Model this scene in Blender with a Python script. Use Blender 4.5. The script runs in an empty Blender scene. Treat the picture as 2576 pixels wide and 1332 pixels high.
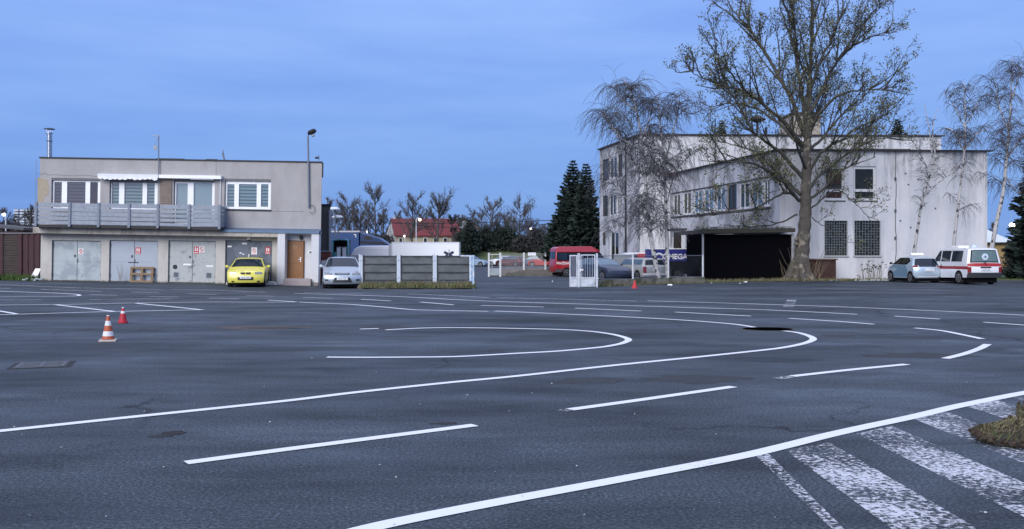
import bpy, math, random
from mathutils import Matrix, Vector
R = math.radians
PI = math.pi
C = bpy.context.scene.collection
S = bpy.context.scene

# ------------------------------------------------------------------ camera, sky, sun, exposure
F = 2313.0; HX = 1288.0; HY = 636.0; EYE = 1.6       # focal length and horizon in picture units, eye height in metres
cam_d = bpy.data.cameras.new('camera'); cam = bpy.data.objects.new('camera', cam_d); C.objects.link(cam)
cam.location = (0, 0, EYE); cam.rotation_euler = (R(90), 0, 0)
cam_d.sensor_width = 36; cam_d.lens = 36 * F / 2576; cam_d.shift_y = -(666 - HY) / 2576
cam_d.clip_start = 0.1; cam_d.clip_end = 3000
S.camera = cam

SUN_EL = R(7); SUN_AZ = R(205)      # low sun behind cloud at the photographer's back
W = bpy.data.worlds.new('World'); S.world = W; W.use_nodes = True
nt = W.node_tree; nt.nodes.clear()
def wn(t, **k):
    n = nt.nodes.new(t)
    for a, b in k.items(): setattr(n, a, b)
    return n
out = wn('ShaderNodeOutputWorld'); bg = wn('ShaderNodeBackground'); bg.inputs[1].default_value = 1.0
sky = wn('ShaderNodeTexSky', sky_type='NISHITA', sun_disc=False)
sky.sun_elevation = SUN_EL; sky.sun_rotation = SUN_AZ; sky.altitude = 200; sky.air_density = 1.3; sky.dust_density = 0.6; sky.ozone_density = 3.0
tc = wn('ShaderNodeTexCoord'); sep = wn('ShaderNodeSeparateXYZ'); nt.links.new(tc.outputs['Generated'], sep.inputs[0])
# dusk blue by elevation
rz = wn('ShaderNodeValToRGB'); e = rz.color_ramp.elements
e[0].position = 0.0; e[0].color = (0.112, 0.25, 0.60, 1)
e[1].position = 1.0; e[1].color = (0.70, 0.76, 1.0, 1)
for p, c in ((0.05, (0.125, 0.268, 0.64, 1)), (0.12, (0.168, 0.315, 0.70, 1)), (0.28, (0.22, 0.365, 0.78, 1)), (0.5, (0.46, 0.54, 0.86, 1))):
    k = rz.color_ramp.elements.new(p); k.color = c
nt.links.new(sep.outputs['Z'], rz.inputs[0])
# thin high cloud, stretched sideways, lighter and darker streaks
mp = wn('ShaderNodeMapping'); mp.inputs['Scale'].default_value = (1.6, 1.6, 11.0)
nt.links.new(tc.outputs['Generated'], mp.inputs[0])
nz = wn('ShaderNodeTexNoise'); nz.inputs['Scale'].default_value = 2.2; nz.inputs['Detail'].default_value = 5; nz.inputs['Roughness'].default_value = 0.55
nt.links.new(mp.outputs[0], nz.inputs['Vector'])
cr = wn('ShaderNodeValToRGB'); e = cr.color_ramp.elements
e[0].position = 0.30; e[0].color = (0.78, 0.80, 0.86, 1); e[1].position = 0.72; e[1].color = (1.06, 1.0, .93, 1)
nt.links.new(nz.outputs[0], cr.inputs[0])
mul = wn('ShaderNodeMix', data_type='RGBA', blend_type='MULTIPLY'); mul.inputs[0].default_value = 1.0
nt.links.new(rz.outputs[0], mul.inputs[6]); nt.links.new(cr.outputs[0], mul.inputs[7])
# the physical sky adds the paler glow on the sun's side of the dome
sc_ = wn('ShaderNodeMix', data_type='RGBA', blend_type='MULTIPLY'); sc_.inputs[0].default_value = 1.0
sc_.inputs[7].default_value = (0.10, 0.10, 0.10, 1)
nt.links.new(sky.outputs[0], sc_.inputs[6])
add = wn('ShaderNodeMix', data_type='RGBA', blend_type='ADD'); add.inputs[0].default_value = 0.12
nt.links.new(mul.outputs[2], add.inputs[6]); nt.links.new(sc_.outputs[2], add.inputs[7])
nt.links.new(add.outputs[2], bg.inputs[0]); nt.links.new(bg.outputs[0], out.inputs[0])

sl = bpy.data.lights.new('sun', 'SUN'); sl.energy = 2.3; sl.angle = R(40); sl.color = (1.0, 0.98, 0.95)
so = bpy.data.objects.new('sun', sl); C.objects.link(so)
_el = R(28)
_d = Vector((math.sin(SUN_AZ) * math.cos(_el), math.cos(SUN_AZ) * math.cos(_el), math.sin(_el)))
so.rotation_euler = (-_d).to_track_quat('-Z', 'Y').to_euler(); so.location = (0, -20, 30)

S.view_settings.view_transform = 'Standard'; S.view_settings.look = 'None'
S.view_settings.exposure = 0.40; S.view_settings.gamma = 1.0

# ------------------------------------------------------------------ terrain and picture-to-place helpers
def sm(t):
    t = max(0.0, min(1.0, t)); return t * t * (3 - 2 * t)
def G(x, y):
    left = 0.25 * max(0.0, min(1.35, (-9.7 - x) / 14.5))
    return sm((y - 34) / 8) * (-0.08 + left) - 0.27 * sm((y - 52) / 20)
def at(px, py, Y):
    return Vector(((px - HX) * Y / F, Y, EYE + (HY - py) * Y / F))
def X_(px, Y): return (px - HX) * Y / F
def Z_(py, Y): return EYE + (HY - py) * Y / F
def ongr(px, py):
    z = 0.0
    for _ in range(12):
        Y = (EYE - z) * F / (py - HY); X = (px - HX) * Y / F; z = 0.5 * z + 0.5 * G(X, Y)
    return Vector((X, Y, G(X, Y)))

# ------------------------------------------------------------------ materials
MATS = {}
def mat(name, col, rough=0.7, metal=0.0, var=0.12, scale=4.0, bump=0.0, bscale=40.0, coat=0.0, spec=0.5, stain=None, emit=None, two=None, sc3=None, ztop=None):
    """two=(colour, scale, lo, hi): second colour in noise patches; stain=(colour, amount, width, length): drips running down."""
    if name in MATS: return MATS[name]
    m = bpy.data.materials.new(name); m.use_nodes = True; MATS[name] = m
    t = m.node_tree; b = t.nodes['Principled BSDF']; L = t.links.new
    b.inputs['Roughness'].default_value = rough; b.inputs['Metallic'].default_value = metal
    b.inputs['Coat Weight'].default_value = coat; b.inputs['Coat Roughness'].default_value = 0.06
    b.inputs['Specular IOR Level'].default_value = spec
    g = t.nodes.new('ShaderNodeNewGeometry') if (stain or sc3 == 'world') else None
    tcn = t.nodes.new('ShaderNodeTexCoord')
    src = g.outputs['Position'] if g else tcn.outputs['Object']
    def noise(s, sv=(1, 1, 1), det=4, ro=0.6):
        mpn = t.nodes.new('ShaderNodeMapping'); mpn.inputs['Scale'].default_value = sv; L(src, mpn.inputs[0])
        n = t.nodes.new('ShaderNodeTexNoise'); n.inputs['Scale'].default_value = s; n.inputs['Detail'].default_value = det; n.inputs['Roughness'].default_value = ro
        L(mpn.outputs[0], n.inputs['Vector']); return n.outputs[0]
    def ramp(x, lo, hi, c0, c1):
        r = t.nodes.new('ShaderNodeValToRGB'); r.color_ramp.elements[0].position = lo; r.color_ramp.elements[1].position = hi
        r.color_ramp.elements[0].color = (*c0, 1); r.color_ramp.elements[1].color = (*c1, 1); L(x, r.inputs[0]); return r.outputs[0]
    def mix(fac, a, c, bt='MIX'):
        x = t.nodes.new('ShaderNodeMix'); x.data_type = 'RGBA'; x.blend_type = bt
        for i, q in ((0, fac), (6, a), (7, c)):
            if hasattr(q, 'links'): L(q, x.inputs[i])
            else: x.inputs[i].default_value = q if i == 0 else (*q, 1)
        return x.outputs[2]
    lo = tuple(c * (1 - var) for c in col); hi = tuple(min(1, c * (1 + var)) for c in col)
    o = ramp(noise(scale), 0.3, 0.7, lo, hi)
    if var > 0.02: o = mix(0.35, o, ramp(noise(scale * 9, det=6), 0.3, 0.7, lo, hi))
    if two:
        o = mix(ramp(noise(two[1]), two[2], two[3], (0, 0, 0), (1, 1, 1)), o, two[0])
    if stain:
        k = ramp(noise(stain[2], (1, 1, stain[3]), 6, 0.7), 0.47, 0.68, (0, 0, 0), (1, 1, 1))
        k2 = ramp(noise(0.35), 0.35, 0.62, (0.15,) * 3, (1, 1, 1))
        kk = mix(1.0, k, k2, 'MULTIPLY'); kk = mix(1.0, kk, (stain[1],) * 3, 'MULTIPLY')
        if ztop:
            sp_ = t.nodes.new('ShaderNodeSeparateXYZ'); L(g.outputs['Position'], sp_.inputs[0]); mr = t.nodes.new('ShaderNodeMapRange'); mr.inputs[1].default_value = ztop - 3.2; mr.inputs[2].default_value = ztop; mr.inputs[3].default_value = .42; mr.inputs[4].default_value = 1.15; L(sp_.outputs['Z'], mr.inputs[0])
            kk = mix(1.0, kk, mr.outputs[0], 'MULTIPLY'); k3_ = ramp(noise(1.4, (1, 1, .45), 5, .65), .52, .66, (0, 0, 0), (.75,) * 3); m2 = t.nodes.new('ShaderNodeMapRange'); m2.inputs[1].default_value = ztop - 2.0; m2.inputs[2].default_value = ztop; L(sp_.outputs['Z'], m2.inputs[0]); k3_ = mix(1.0, k3_, m2.outputs[0], 'MULTIPLY'); kk = mix(1.0, kk, k3_, 'ADD')
        o = mix(kk, o, stain[0])
    L(o, b.inputs['Base Color'])
    if bump:
        bn = t.nodes.new('ShaderNodeBump'); bn.inputs['Strength'].default_value = bump; bn.inputs['Distance'].default_value = 0.02
        L(noise(bscale, det=3), bn.inputs['Height']); L(bn.outputs[0], b.inputs['Normal'])
    if emit:
        b.inputs['Emission Color'].default_value = (*emit[0], 1); b.inputs['Emission Strength'].default_value = emit[1]
    return m
def paint(name, col, rough=0.28, metal=0.0): return mat(name, col, rough, metal, var=0.06, scale=1.5, coat=0.6)
def clear_glass(name='clear_glass', tint=(0.75, 0.82, 0.85), fac=0.22):
    if name in MATS: return MATS[name]
    m = bpy.data.materials.new(name); m.use_nodes = True; MATS[name] = m; t = m.node_tree; t.nodes.clear()
    o = t.nodes.new('ShaderNodeOutputMaterial'); mx = t.nodes.new('ShaderNodeMixShader'); tr = t.nodes.new('ShaderNodeBsdfTransparent'); gl = t.nodes.new('ShaderNodeBsdfGlossy')
    tr.inputs[0].default_value = (*tint, 1); gl.inputs[1].default_value = 0.03; mx.inputs[0].default_value = fac
    t.links.new(tr.outputs[0], mx.inputs[1]); t.links.new(gl.outputs[0], mx.inputs[2]); t.links.new(mx.outputs[0], o.inputs[0]); return m

# ------------------------------------------------------------------ mesh builder
class MB:
    def __init__(s, M=None): s.v = []; s.f = []; s.mi = []; s.M = M
    def add(s, vs, fs, mi=0):
        o = len(s.v)
        if s.M is not None: vs = [s.M @ Vector(p) for p in vs]
        s.v.extend([tuple(p) for p in vs]); s.f.extend([tuple(i + o for i in f) for f in fs]); s.mi.extend([mi] * len(fs))
    def box(s, x0, x1, y0, y1, z0, z1, mi=0):
        s.add([(x0, y0, z0), (x1, y0, z0), (x1, y1, z0), (x0, y1, z0), (x0, y0, z1), (x1, y0, z1), (x1, y1, z1), (x0, y1, z1)],
              [(0, 3, 2, 1), (4, 5, 6, 7), (0, 1, 5, 4), (1, 2, 6, 5), (2, 3, 7, 6), (3, 0, 4, 7)], mi)
    def beam(s, a, b, w, h, mi=0):
        a = Vector(a); b = Vector(b); d = (b - a).normalized(); up = Vector((0, 0, 1)) if abs(d.z) < 0.95 else Vector((0, 1, 0))
        r = d.cross(up).normalized() * w / 2; u = r.cross(d).normalized() * h / 2
        s.add([a - r - u, a + r - u, a + r + u, a - r + u, b - r - u, b + r - u, b + r + u, b - r + u],
              [(0, 3, 2, 1), (4, 5, 6, 7), (0, 1, 5, 4), (1, 2, 6, 5), (2, 3, 7, 6), (3, 0, 4, 7)], mi)
    def prism(s, poly, a, b, axis='y', mi=0):
        n = len(poly)
        def P(p, t): return (p[0], t, p[1]) if axis == 'y' else ((t, p[0], p[1]) if axis == 'x' else (p[0], p[1], t))
        s.add([P(p, a) for p in poly] + [P(p, b) for p in poly],
              [tuple(range(n))[::-1], tuple(range(n, 2 * n))] + [(i, (i + 1) % n, n + (i + 1) % n, n + i) for i in range(n)], mi)
    def tube(s, pts, rs, n=6, mi=0, cap=True):
        pts = [Vector(p) for p in pts]
        if not hasattr(rs, '__len__'): rs = [rs] * len(pts)
        vs = []; fs = []; ref = None
        for i, p in enumerate(pts):
            d = (pts[min(i + 1, len(pts) - 1)] - pts[max(i - 1, 0)])
            if d.length < 1e-9: d = Vector((0, 0, 1))
            d.normalize()
            if ref is None: ref = Vector((1, 0, 0)) if abs(d.x) < 0.8 else Vector((0, 1, 0))
            u = d.cross(ref); 
            if u.length < 1e-4: u = d.cross(Vector((0.3, 0.9, 0.2)))
            u.normalize(); w = d.cross(u)
            for k in range(n):
                a = 2 * PI * k / n; vs.append(p + (u * math.cos(a) + w * math.sin(a)) * rs[i])
        for i in range(len(pts) - 1):
            for k in range(n): fs.append((i * n + k, i * n + (k + 1) % n, (i + 1) * n + (k + 1) % n, (i + 1) * n + k))
        if cap: fs.append(tuple(range(n))[::-1]); fs.append(tuple(range((len(pts) - 1) * n, len(pts) * n)))
        s.add(vs, fs, mi)
    def lathe(s, prof, n=20, c=(0, 0), mi=0):
        vs = []; fs = []
        for r, z in prof:
            for k in range(n):
                a = 2 * PI * k / n; vs.append((c[0] + r * math.cos(a), c[1] + r * math.sin(a), z))
        for i in range(len(prof) - 1):
            for k in range(n): fs.append((i * n + k, i * n + (k + 1) % n, (i + 1) * n + (k + 1) % n, (i + 1) * n + k))
        fs.append(tuple(range(n))[::-1]); fs.append(tuple(range((len(prof) - 1) * n, len(prof) * n)))
        s.add(vs, fs, mi)
    def wall(s, x0, x1, z0, z1, holes, y=0.0, depth=0.2, mi=0):
        """front face at y (outward -y) with real openings and reveals running back by depth"""
        xs = sorted({x0, x1, *[h[0] for h in holes], *[h[1] for h in holes]}); zs = sorted({z0, z1, *[h[2] for h in holes], *[h[3] for h in holes]})
        xs = [a for a in xs if x0 <= a <= x1]; zs = [a for a in zs if z0 <= a <= z1]
        for i in range(len(xs) - 1):
            for j in range(len(zs) - 1):
                cx = (xs[i] + xs[i + 1]) / 2; cz = (zs[j] + zs[j + 1]) / 2
                if any(h[0] < cx < h[1] and h[2] < cz < h[3] for h in holes): continue
                s.add([(xs[i], y, zs[j]), (xs[i + 1], y, zs[j]), (xs[i + 1], y, zs[j + 1]), (xs[i], y, zs[j + 1])], [(0, 1, 2, 3)], mi)
        for a, b, c, d in holes:
            q = [(a, c), (b, c), (b, d), (a, d)]
            for k in range(4):
                p, r = q[k], q[(k + 1) % 4]
                s.add([(p[0], y, p[1]), (p[0], y + depth, p[1]), (r[0], y + depth, r[1]), (r[0], y, r[1])], [(0, 1, 2, 3)], mi)
    def build_each(s, name, mats, parent=None, per=6, **kw):
        for k in range(0, len(s.f), per):          # one object per box
            q = MB(); fs = s.f[k:k + per]; lo = min(min(f) for f in fs); hi = max(max(f) for f in fs); q.v = s.v[lo:hi + 1]; q.f = [tuple(i - lo for i in f) for f in fs]; q.mi = s.mi[k:k + per]; q.build(name, mats, parent, **kw)
    def build(s, name, mats, parent=None, smooth=False, bevel=0.0, angle=40):
        me = bpy.data.meshes.new(name); me.from_pydata(s.v, [], s.f)
        if not isinstance(mats, (list, tuple)): mats = [mats]
        for m in mats: me.materials.append(m)
        if len(mats) > 1: me.polygons.foreach_set('material_index', s.mi)
        if smooth:
            me.polygons.foreach_set('use_smooth', [True] * len(me.polygons))
            try: me.set_sharp_from_angle(angle=R(angle))
            except Exception: pass
        me.update(); o = bpy.data.objects.new(name, me); C.objects.link(o)
        if parent: o.parent = parent
        if bevel:
            b = o.modifiers.new('bevel', 'BEVEL'); b.width = bevel; b.segments = 2; b.limit_method = 'ANGLE'; b.angle_limit = R(35)
        return o
def tag(o, label=None, cat=None, group=None, kind=None):
    for k, v in (('label', label), ('category', cat), ('group', group), ('kind', kind)):
        if v: o[k] = v
    return o
def thing(name, label, cat, loc=(0, 0, 0), rz=0.0, group=None, rot=None):
    o = bpy.data.objects.new(name, None); o.empty_display_size = 0.3; C.objects.link(o)
    o.location = loc; o.rotation_euler = rot if rot else (0, 0, rz)
    return tag(o, label, cat, group)
def text_mesh(name, body, size, M, m, parent, depth=0.004, bold=0.0):
    cu = bpy.data.curves.new(name, 'FONT'); cu.body = body; cu.size = size; cu.extrude = depth; cu.offset = bold; cu.align_x = 'CENTER'
    t = bpy.data.objects.new('tmp', cu); C.objects.link(t)
    me = bpy.data.meshes.new_from_object(t.evaluated_get(bpy.context.evaluated_depsgraph_get())); bpy.data.objects.remove(t)
    me.transform(M); me.materials.clear(); me.materials.append(m); o = bpy.data.objects.new(name, me); C.objects.link(o); o.parent = parent; return o
def facing(x, y, z, rz=0.0): # text plane standing upright facing local -y
    return Matrix.Translation((x, y, z)) @ Matrix.Rotation(rz, 4, 'Z') @ Matrix.Rotation(R(90), 4, 'X')
rnd = random.Random(7)

# ------------------------------------------------------------------ ground, asphalt, markings
def draped(name, x0, x1, y0, y1, step, off, m, kind='structure'):
    nx = max(1, int((x1 - x0) / step)); ny = max(1, int((y1 - y0) / step)); b = MB()
    vs = [(x0 + (x1 - x0) * i / nx, y0 + (y1 - y0) * j / ny) for j in range(ny + 1) for i in range(nx + 1)]
    b.add([(x, y, G(x, y) + off) for x, y in vs], [(j * (nx + 1) + i, j * (nx + 1) + i + 1, (j + 1) * (nx + 1) + i + 1, (j + 1) * (nx + 1) + i) for j in range(ny) for i in range(nx)])
    o = b.build(name, m, smooth=True, angle=80); tag(o, kind=kind); return o
m_earth = mat('rough_grass_ground', (0.06, 0.075, 0.035), 0.95, var=0.35, scale=0.6, bump=0.4, two=((0.10, 0.085, 0.055), 0.9, 0.5, 0.62))
_xs = [-900, -600, -400, -250, -150, -100, -80] + [-60 + 2.5 * i for i in range(49)] + [80, 100, 150, 250, 400, 600, 900]
_ys = [-80, -50, -30, -15] + [2.5 * i for i in range(65)] + [180, 220, 300, 400, 600, 900, 1500, 2200]
b = MB(); n_ = len(_xs)
b.add([(x, y, G(x, y) - 0.06) for y in _ys for x in _xs], [(j * n_ + i, j * n_ + i + 1, (j + 1) * n_ + i + 1, (j + 1) * n_ + i) for j in range(len(_ys) - 1) for i in range(n_ - 1)])
tag(b.build('ground', m_earth, smooth=True, angle=80), kind='structure')

def asphalt_mat():
    m = bpy.data.materials.new('worn_asphalt'); m.use_nodes = True; t = m.node_tree; b = t.nodes['Principled BSDF']; L = t.links.new
    g = t.nodes.new('ShaderNodeNewGeometry')
    def noise(s, sv=(1, 1, 1), det=5, ro=0.6, rot=0.0):
        mpn = t.nodes.new('ShaderNodeMapping'); mpn.inputs['Scale'].default_value = sv; mpn.inputs['Rotation'].default_value = (0, 0, rot); L(g.outputs['Position'], mpn.inputs[0])
        n = t.nodes.new('ShaderNodeTexNoise'); n.inputs['Scale'].default_value = s; n.inputs['Detail'].default_value = det; n.inputs['Roughness'].default_value = ro
        L(mpn.outputs[0], n.inputs['Vector']); return n.outputs[0]
    def ramp(x, stops):
        r = t.nodes.new('ShaderNodeValToRGB'); el = r.color_ramp.elements
        el[0].position = stops[0][0]; el[0].color = (*(stops[0][1],) * 3, 1); el[1].position = stops[-1][0]; el[1].color = (*(stops[-1][1],) * 3, 1)
        for p, v in stops[1:-1]: k = el.new(p); k.color = (v, v, v, 1)
        L(x, r.inputs[0]); return r.outputs[0]
    def mul(a, c):
        x = t.nodes.new('ShaderNodeMix'); x.data_type = 'RGBA'; x.blend_type = 'MULTIPLY'; x.inputs[0].default_value = 1
        L(a, x.inputs[6])
        if hasattr(c, 'links'): L(c, x.inputs[7])
        else: x.inputs[7].default_value = (*c, 1)
        return x.outputs[2]
    a = ramp(noise(0.16, (1.0, 2.2, 1), 5, 0.55, R(-12)), [(0.35, 0.52), (0.43, 0.90), (0.52, 1.0), (0.56, 1.22), (0.66, 1.55)])     # large worn and patched zones
    c = ramp(noise(0.9, (0.45, 1.5, 1), 4, 0.6, R(-22)), [(0.32, 0.62), (0.48, 1.0), (0.68, 1.36)])                      # tyre-polished streaks
    d = ramp(noise(38, det=3, ro=0.75), [(0.36, 0.45), (0.52, 1.0), (0.66, 2.0)])                          # stone aggregate
    d2 = ramp(noise(110, det=2, ro=0.7), [(0.40, 0.65), (0.60, 1.45)])
    v = t.nodes.new('ShaderNodeTexVoronoi'); v.inputs['Scale'].default_value = 5.5; L(g.outputs['Position'], v.inputs['Vector'])
    sp = ramp(v.outputs['Distance'], [(0.02, 2.2), (0.05, 1.0)])                                        # pale chips
    f1 = ramp(noise(0.42, (1.0, 1.25, 1), 6, 0.68, R(25)), [(0.30, 0.48), (0.40, 0.93), (0.58, 1.0), (0.68, 1.30)])     # oil and damp patches
    # fine meandering cracks, only in some areas
    nv = t.nodes.new('ShaderNodeTexNoise'); nv.inputs['Scale'].default_value = 1.2; nv.inputs['Detail'].default_value = 5; L(g.outputs['Position'], nv.inputs['Vector'])
    va = t.nodes.new('ShaderNodeVectorMath'); va.operation = 'MULTIPLY_ADD'; va.inputs[1].default_value = (1.5, 1.5, 0); L(nv.outputs['Color'], va.inputs[0]); L(g.outputs['Position'], va.inputs[2])
    ve = t.nodes.new('ShaderNodeTexVoronoi'); ve.feature = 'DISTANCE_TO_EDGE'; ve.inputs['Scale'].default_value = 0.19; L(va.outputs[0], ve.inputs['Vector'])
    ck = ramp(ve.outputs['Distance'], [(0.0, 0.30), (0.0035, 0.55), (0.007, 1.0)])
    cm = ramp(noise(0.13, det=2), [(0.47, 0.0), (0.55, 1.0)])
    mxc = t.nodes.new('ShaderNodeMix'); mxc.data_type = 'RGBA'; L(cm, mxc.inputs[0]); mxc.inputs[6].default_value = (1, 1, 1, 1); L(ck, mxc.inputs[7])
    x = mul(mul(mul(mul(mul(mul(mul(a, c), d), d2), sp), f1), mxc.outputs[2]), (0.044, 0.056, 0.070))
    L(x, b.inputs['Base Color'])
    rr = ramp(noise(0.5, (0.6, 1.6, 1)), [(0.3, 0.55), (0.7, 0.85)]); L(rr, b.inputs['Roughness']); b.inputs['Specular IOR Level'].default_value = 0.22
    bn = t.nodes.new('ShaderNodeBump'); bn.inputs['Strength'].default_value = 0.5; bn.inputs['Distance'].default_value = 0.006
    L(noise(60, det=2), bn.inputs['Height']); L(bn.outputs[0], b.inputs['Normal']); return m
m_asph = asphalt_mat()
draped('asphalt_yard', -60, 60, -30, 56, 1.0, 0.0, m_asph)
draped('yard_road', -9, 22, 55.999, 150, 2.0, 0.002, m_asph)

def worn_paint(name, lo, hi, s=(1, 1, 1), scale=14.0):
    m = bpy.data.materials.new(name); m.use_nodes = True; t = m.node_tree; L = t.links.new; b = t.nodes['Principled BSDF']; o = t.nodes['Material Output']
    b.inputs['Base Color'].default_value = (0.55, 0.57, 0.62, 1); b.inputs['Roughness'].default_value = 0.7
    g = t.nodes.new('ShaderNodeNewGeometry'); mpn = t.nodes.new('ShaderNodeMapping'); mpn.inputs['Scale'].default_value = s; L(g.outputs['Position'], mpn.inputs[0])
    n = t.nodes.new('ShaderNodeTexNoise'); n.inputs['Scale'].default_value = scale; n.inputs['Detail'].default_value = 8; n.inputs['Roughness'].default_value = 0.75; L(mpn.outputs[0], n.inputs['Vector'])
    n2 = t.nodes.new('ShaderNodeTexNoise'); n2.inputs['Scale'].default_value = 1.1; n2.inputs['Detail'].default_value = 3; L(g.outputs['Position'], n2.inputs['Vector'])
    ad = t.nodes.new('ShaderNodeMath'); ad.operation = 'MULTIPLY_ADD'; ad.inputs[1].default_value = 0.5 if name == 'road_paint_worn_away' else 0.35; L(n2.outputs[0], ad.inputs[0]); L(n.outputs[0], ad.inputs[2])
    r = t.nodes.new('ShaderNodeValToRGB'); r.color_ramp.elements[0].position = lo; r.color_ramp.elements[1].position = hi; L(ad.outputs[0], r.inputs[0])
    tr = t.nodes.new('ShaderNodeBsdfTransparent'); mx = t.nodes.new('ShaderNodeMixShader'); L(r.outputs[0], mx.inputs[0]); L(tr.outputs[0], mx.inputs[1]); L(b.outputs[0], mx.inputs[2]); L(mx.outputs[0], o.inputs[0]); return m
m_worn = worn_paint('road_paint_worn_away', 0.735, 0.83, scale=22)
m_line = worn_paint('road_paint_white', 0.475, 0.535, scale=34); m_line.node_tree.nodes['Principled BSDF'].inputs['Base Color'].default_value = (.74, .76, .80, 1)
m_far = worn_paint('road_paint_thin_coat', 0.52, 0.66, scale=10)

def rA(x, y): return (x / 3.959, 708.5 + y / 3.959)
def rB(x, y): return (650.7 + x / 3.959, 708.5 + y / 3.959)
def rC(x, y): return (1301.4 + x / 3.959, 708.5 + y / 3.959)
def rD(x, y): return (1925.3 + x / 3.959, 708.5 + y / 3.959)
def rE(x, y): return (1853 + x / 3.563, 968.8 + y / 3.563)
def rF(x, y): return (x / 2.7407, 939.9 + y / 2.7407)
def catmull(P, n=10):
    if len(P) < 3: return P
    Q = [2 * P[0] - P[1]] + P + [2 * P[-1] - P[-2]]; o = []
    for i in range(1, len(Q) - 2):
        for k in range(n):
            t = k / n; a, b, c, d = Q[i - 1], Q[i], Q[i + 1], Q[i + 2]
            o.append(0.5 * ((2 * b) + (c - a) * t + (2 * a - 5 * b + 4 * c - d) * t * t + (3 * b - a - 3 * c + d) * t ** 3))
    o.append(P[-1]); return o
nline = [0]
def line(pts, w=0.125, m=None, off=0.006, sub=0.6):
    P = catmull([ongr(*p) for p in pts]); Q = [P[0]]
    for a, b in zip(P, P[1:]):
        n = max(1, int((b - a).length / sub))
        for k in range(1, n + 1): Q.append(a.lerp(b, k / n))
    b = MB(); vs = []
    for i, p in enumerate(Q):
        d = (Q[min(i + 1, len(Q) - 1)] - Q[max(0, i - 1)]); d.z = 0; d.normalize(); nn = Vector((-d.y, d.x, 0)) * w / 2
        for q in (p + nn, p - nn): vs.append((q.x, q.y, G(q.x, q.y) + off))
    b.add(vs, [(2 * i, 2 * i + 1, 2 * i + 3, 2 * i + 2) for i in range(len(Q) - 1)])
    nline[0] += 1
    return tag(b.build('road_marking', m or m_line), kind='structure', group='painted lines on the practice yard')
LN = [ # far and middle lines
 ([rA(0, 34), rA(60, 35), rA(720, 62), rA(1650, 82)], 1), ([rA(-200, 69), rA(105, 70)], 1), ([rA(410, 80), rA(1010, 100)], 1),
 ([rA(-300, 93), rA(0, 100), rA(400, 112), rA(640, 122), rA(760, 130), rA(792, 138), rA(760, 146), rA(640, 151), rA(400, 154), rA(-300, 156)], 0),
 ([rA(-300, 189), rA(0, 187), rA(405, 184)], 1), ([rA(895, 132), rA(1165, 139)], 1), ([rA(890, 182), rA(1300, 177), rA(1715, 172)], 1),
 ([rA(1310, 107), rA(1585, 115)], 1), ([rA(1465, 150), rA(1780, 158)], 1), ([rA(1870, 124), rA(2155, 133)], 1), ([rA(2080, 167), rA(2385, 176)], 1),
 ([rA(2450, 142), rB(150, 148)], 1), ([rA(-300, 238), rA(0, 237), rA(700, 230), rA(1300, 217), rA(2050, 207), rA(2576, 208), rB(410, 206)], 0),
 ([rA(-300, 341), rA(0, 333), rA(1200, 300), rA(2020, 285)], 0), ([rA(520, 230), rA(1130, 300)], 0), ([rA(1330, 216), rA(2020, 285)], 0), ([rA(-200, 270), rA(0, 298), rA(165, 325)], 0),
 ([rA(1700, 80), rA(2100, 87), rB(60, 108)], 1), ([rB(360, 120), rB(900, 137), rB(1450, 155), rB(2000, 185), rC(0, 208), rC(800, 232), rC(1700, 262), rD(0, 285), rD(915, 329)], 0),
 ([rB(440, 160), rB(740, 170)], 1), ([rB(1020, 180), rB(1320, 196)], 0), ([rB(1610, 207), rB(1940, 235)], 0),
 ([rB(95, 188), rB(500, 212), rB(900, 230), rB(1200, 253), rB(1500, 280), rB(1700, 288), rB(2285, 300)], 0), ([rB(450, 112), rB(1040, 125)], 1), ([rB(1480, 125), rB(2300, 163)], 1),
 ([rB(2370, 165), rC(0, 168), rC(600, 182), rC(1190, 198)], 1), ([rB(2215, 241), rC(265, 257)], 0), ([rC(1300, 195), rC(1900, 212), rD(0, 230), rD(800, 257), rD(1700, 295), rD(2576, 338), rD(3000, 362)], 0),
 ([rC(575, 268), rC(1235, 297)], 0), ([rC(1570, 307), rC(2325, 347)], 0), ([rD(235, 370), rD(650, 395), rD(1080, 428)], 0), ([rD(1285, 348), rD(1740, 377)], 0), ([rD(2175, 408), rD(2576, 437), rD(2800, 455)], 0),
 ([rD(1490, 466), rD(1750, 492), rD(1950, 530), rD(2160, 575)], 0), ([rD(2215, 628), rD(2130, 672), rD(1980, 724), rD(1790, 771)], 0), ([rB(1010, 477), rB(1195, 471)], 0),
 # the two hairpins
 ([rB(1265, 485), rB(1600, 468), rB(1900, 463), rB(2300, 466), rC(0, 471), rC(400, 480), rC(700, 497), rC(900, 521), rC(1040, 551), rC(1108, 583), rC(1050, 616), rC(950, 639), rC(800, 661), rC(400, 697), rC(0, 719), rB(2000, 750), rB(1500, 757), rB(1000, 759), rB(680, 757)], 0),
 ([rB(2350, 297), rC(0, 306), rC(700, 337), rC(1500, 378), rC(2100, 422), rC(2390, 462), rD(180, 494), rD(320, 512), rD(430, 543), rD(478, 575), rD(430, 605), rD(330, 633), rD(180, 661), rD(0, 684), rC(1800, 755), rC(1000, 835), rC(0, 945), rB(1900, 1010), rB(1000, 1105), rB(200, 1201), rF(800, 315), rF(0, 400), rF(-500, 447)], 0),
 ([(1433, 1032), (1600, 1009), (1845, 974)], 0), ([(468, 1166), (760, 1127), (1195, 1071)], 0), ([rD(265, 948), rD(830, 885), rD(1410, 828)], 0),
 ([(700, 1404), (905, 1337), (1190, 1277), (1580, 1204), rE(0, 652), rE(400, 560), rE(800, 460), rE(1200, 370), rE(1600, 285), rE(2000, 190), rE(2576, 75), rE(3000, 5)], 2)]
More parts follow.
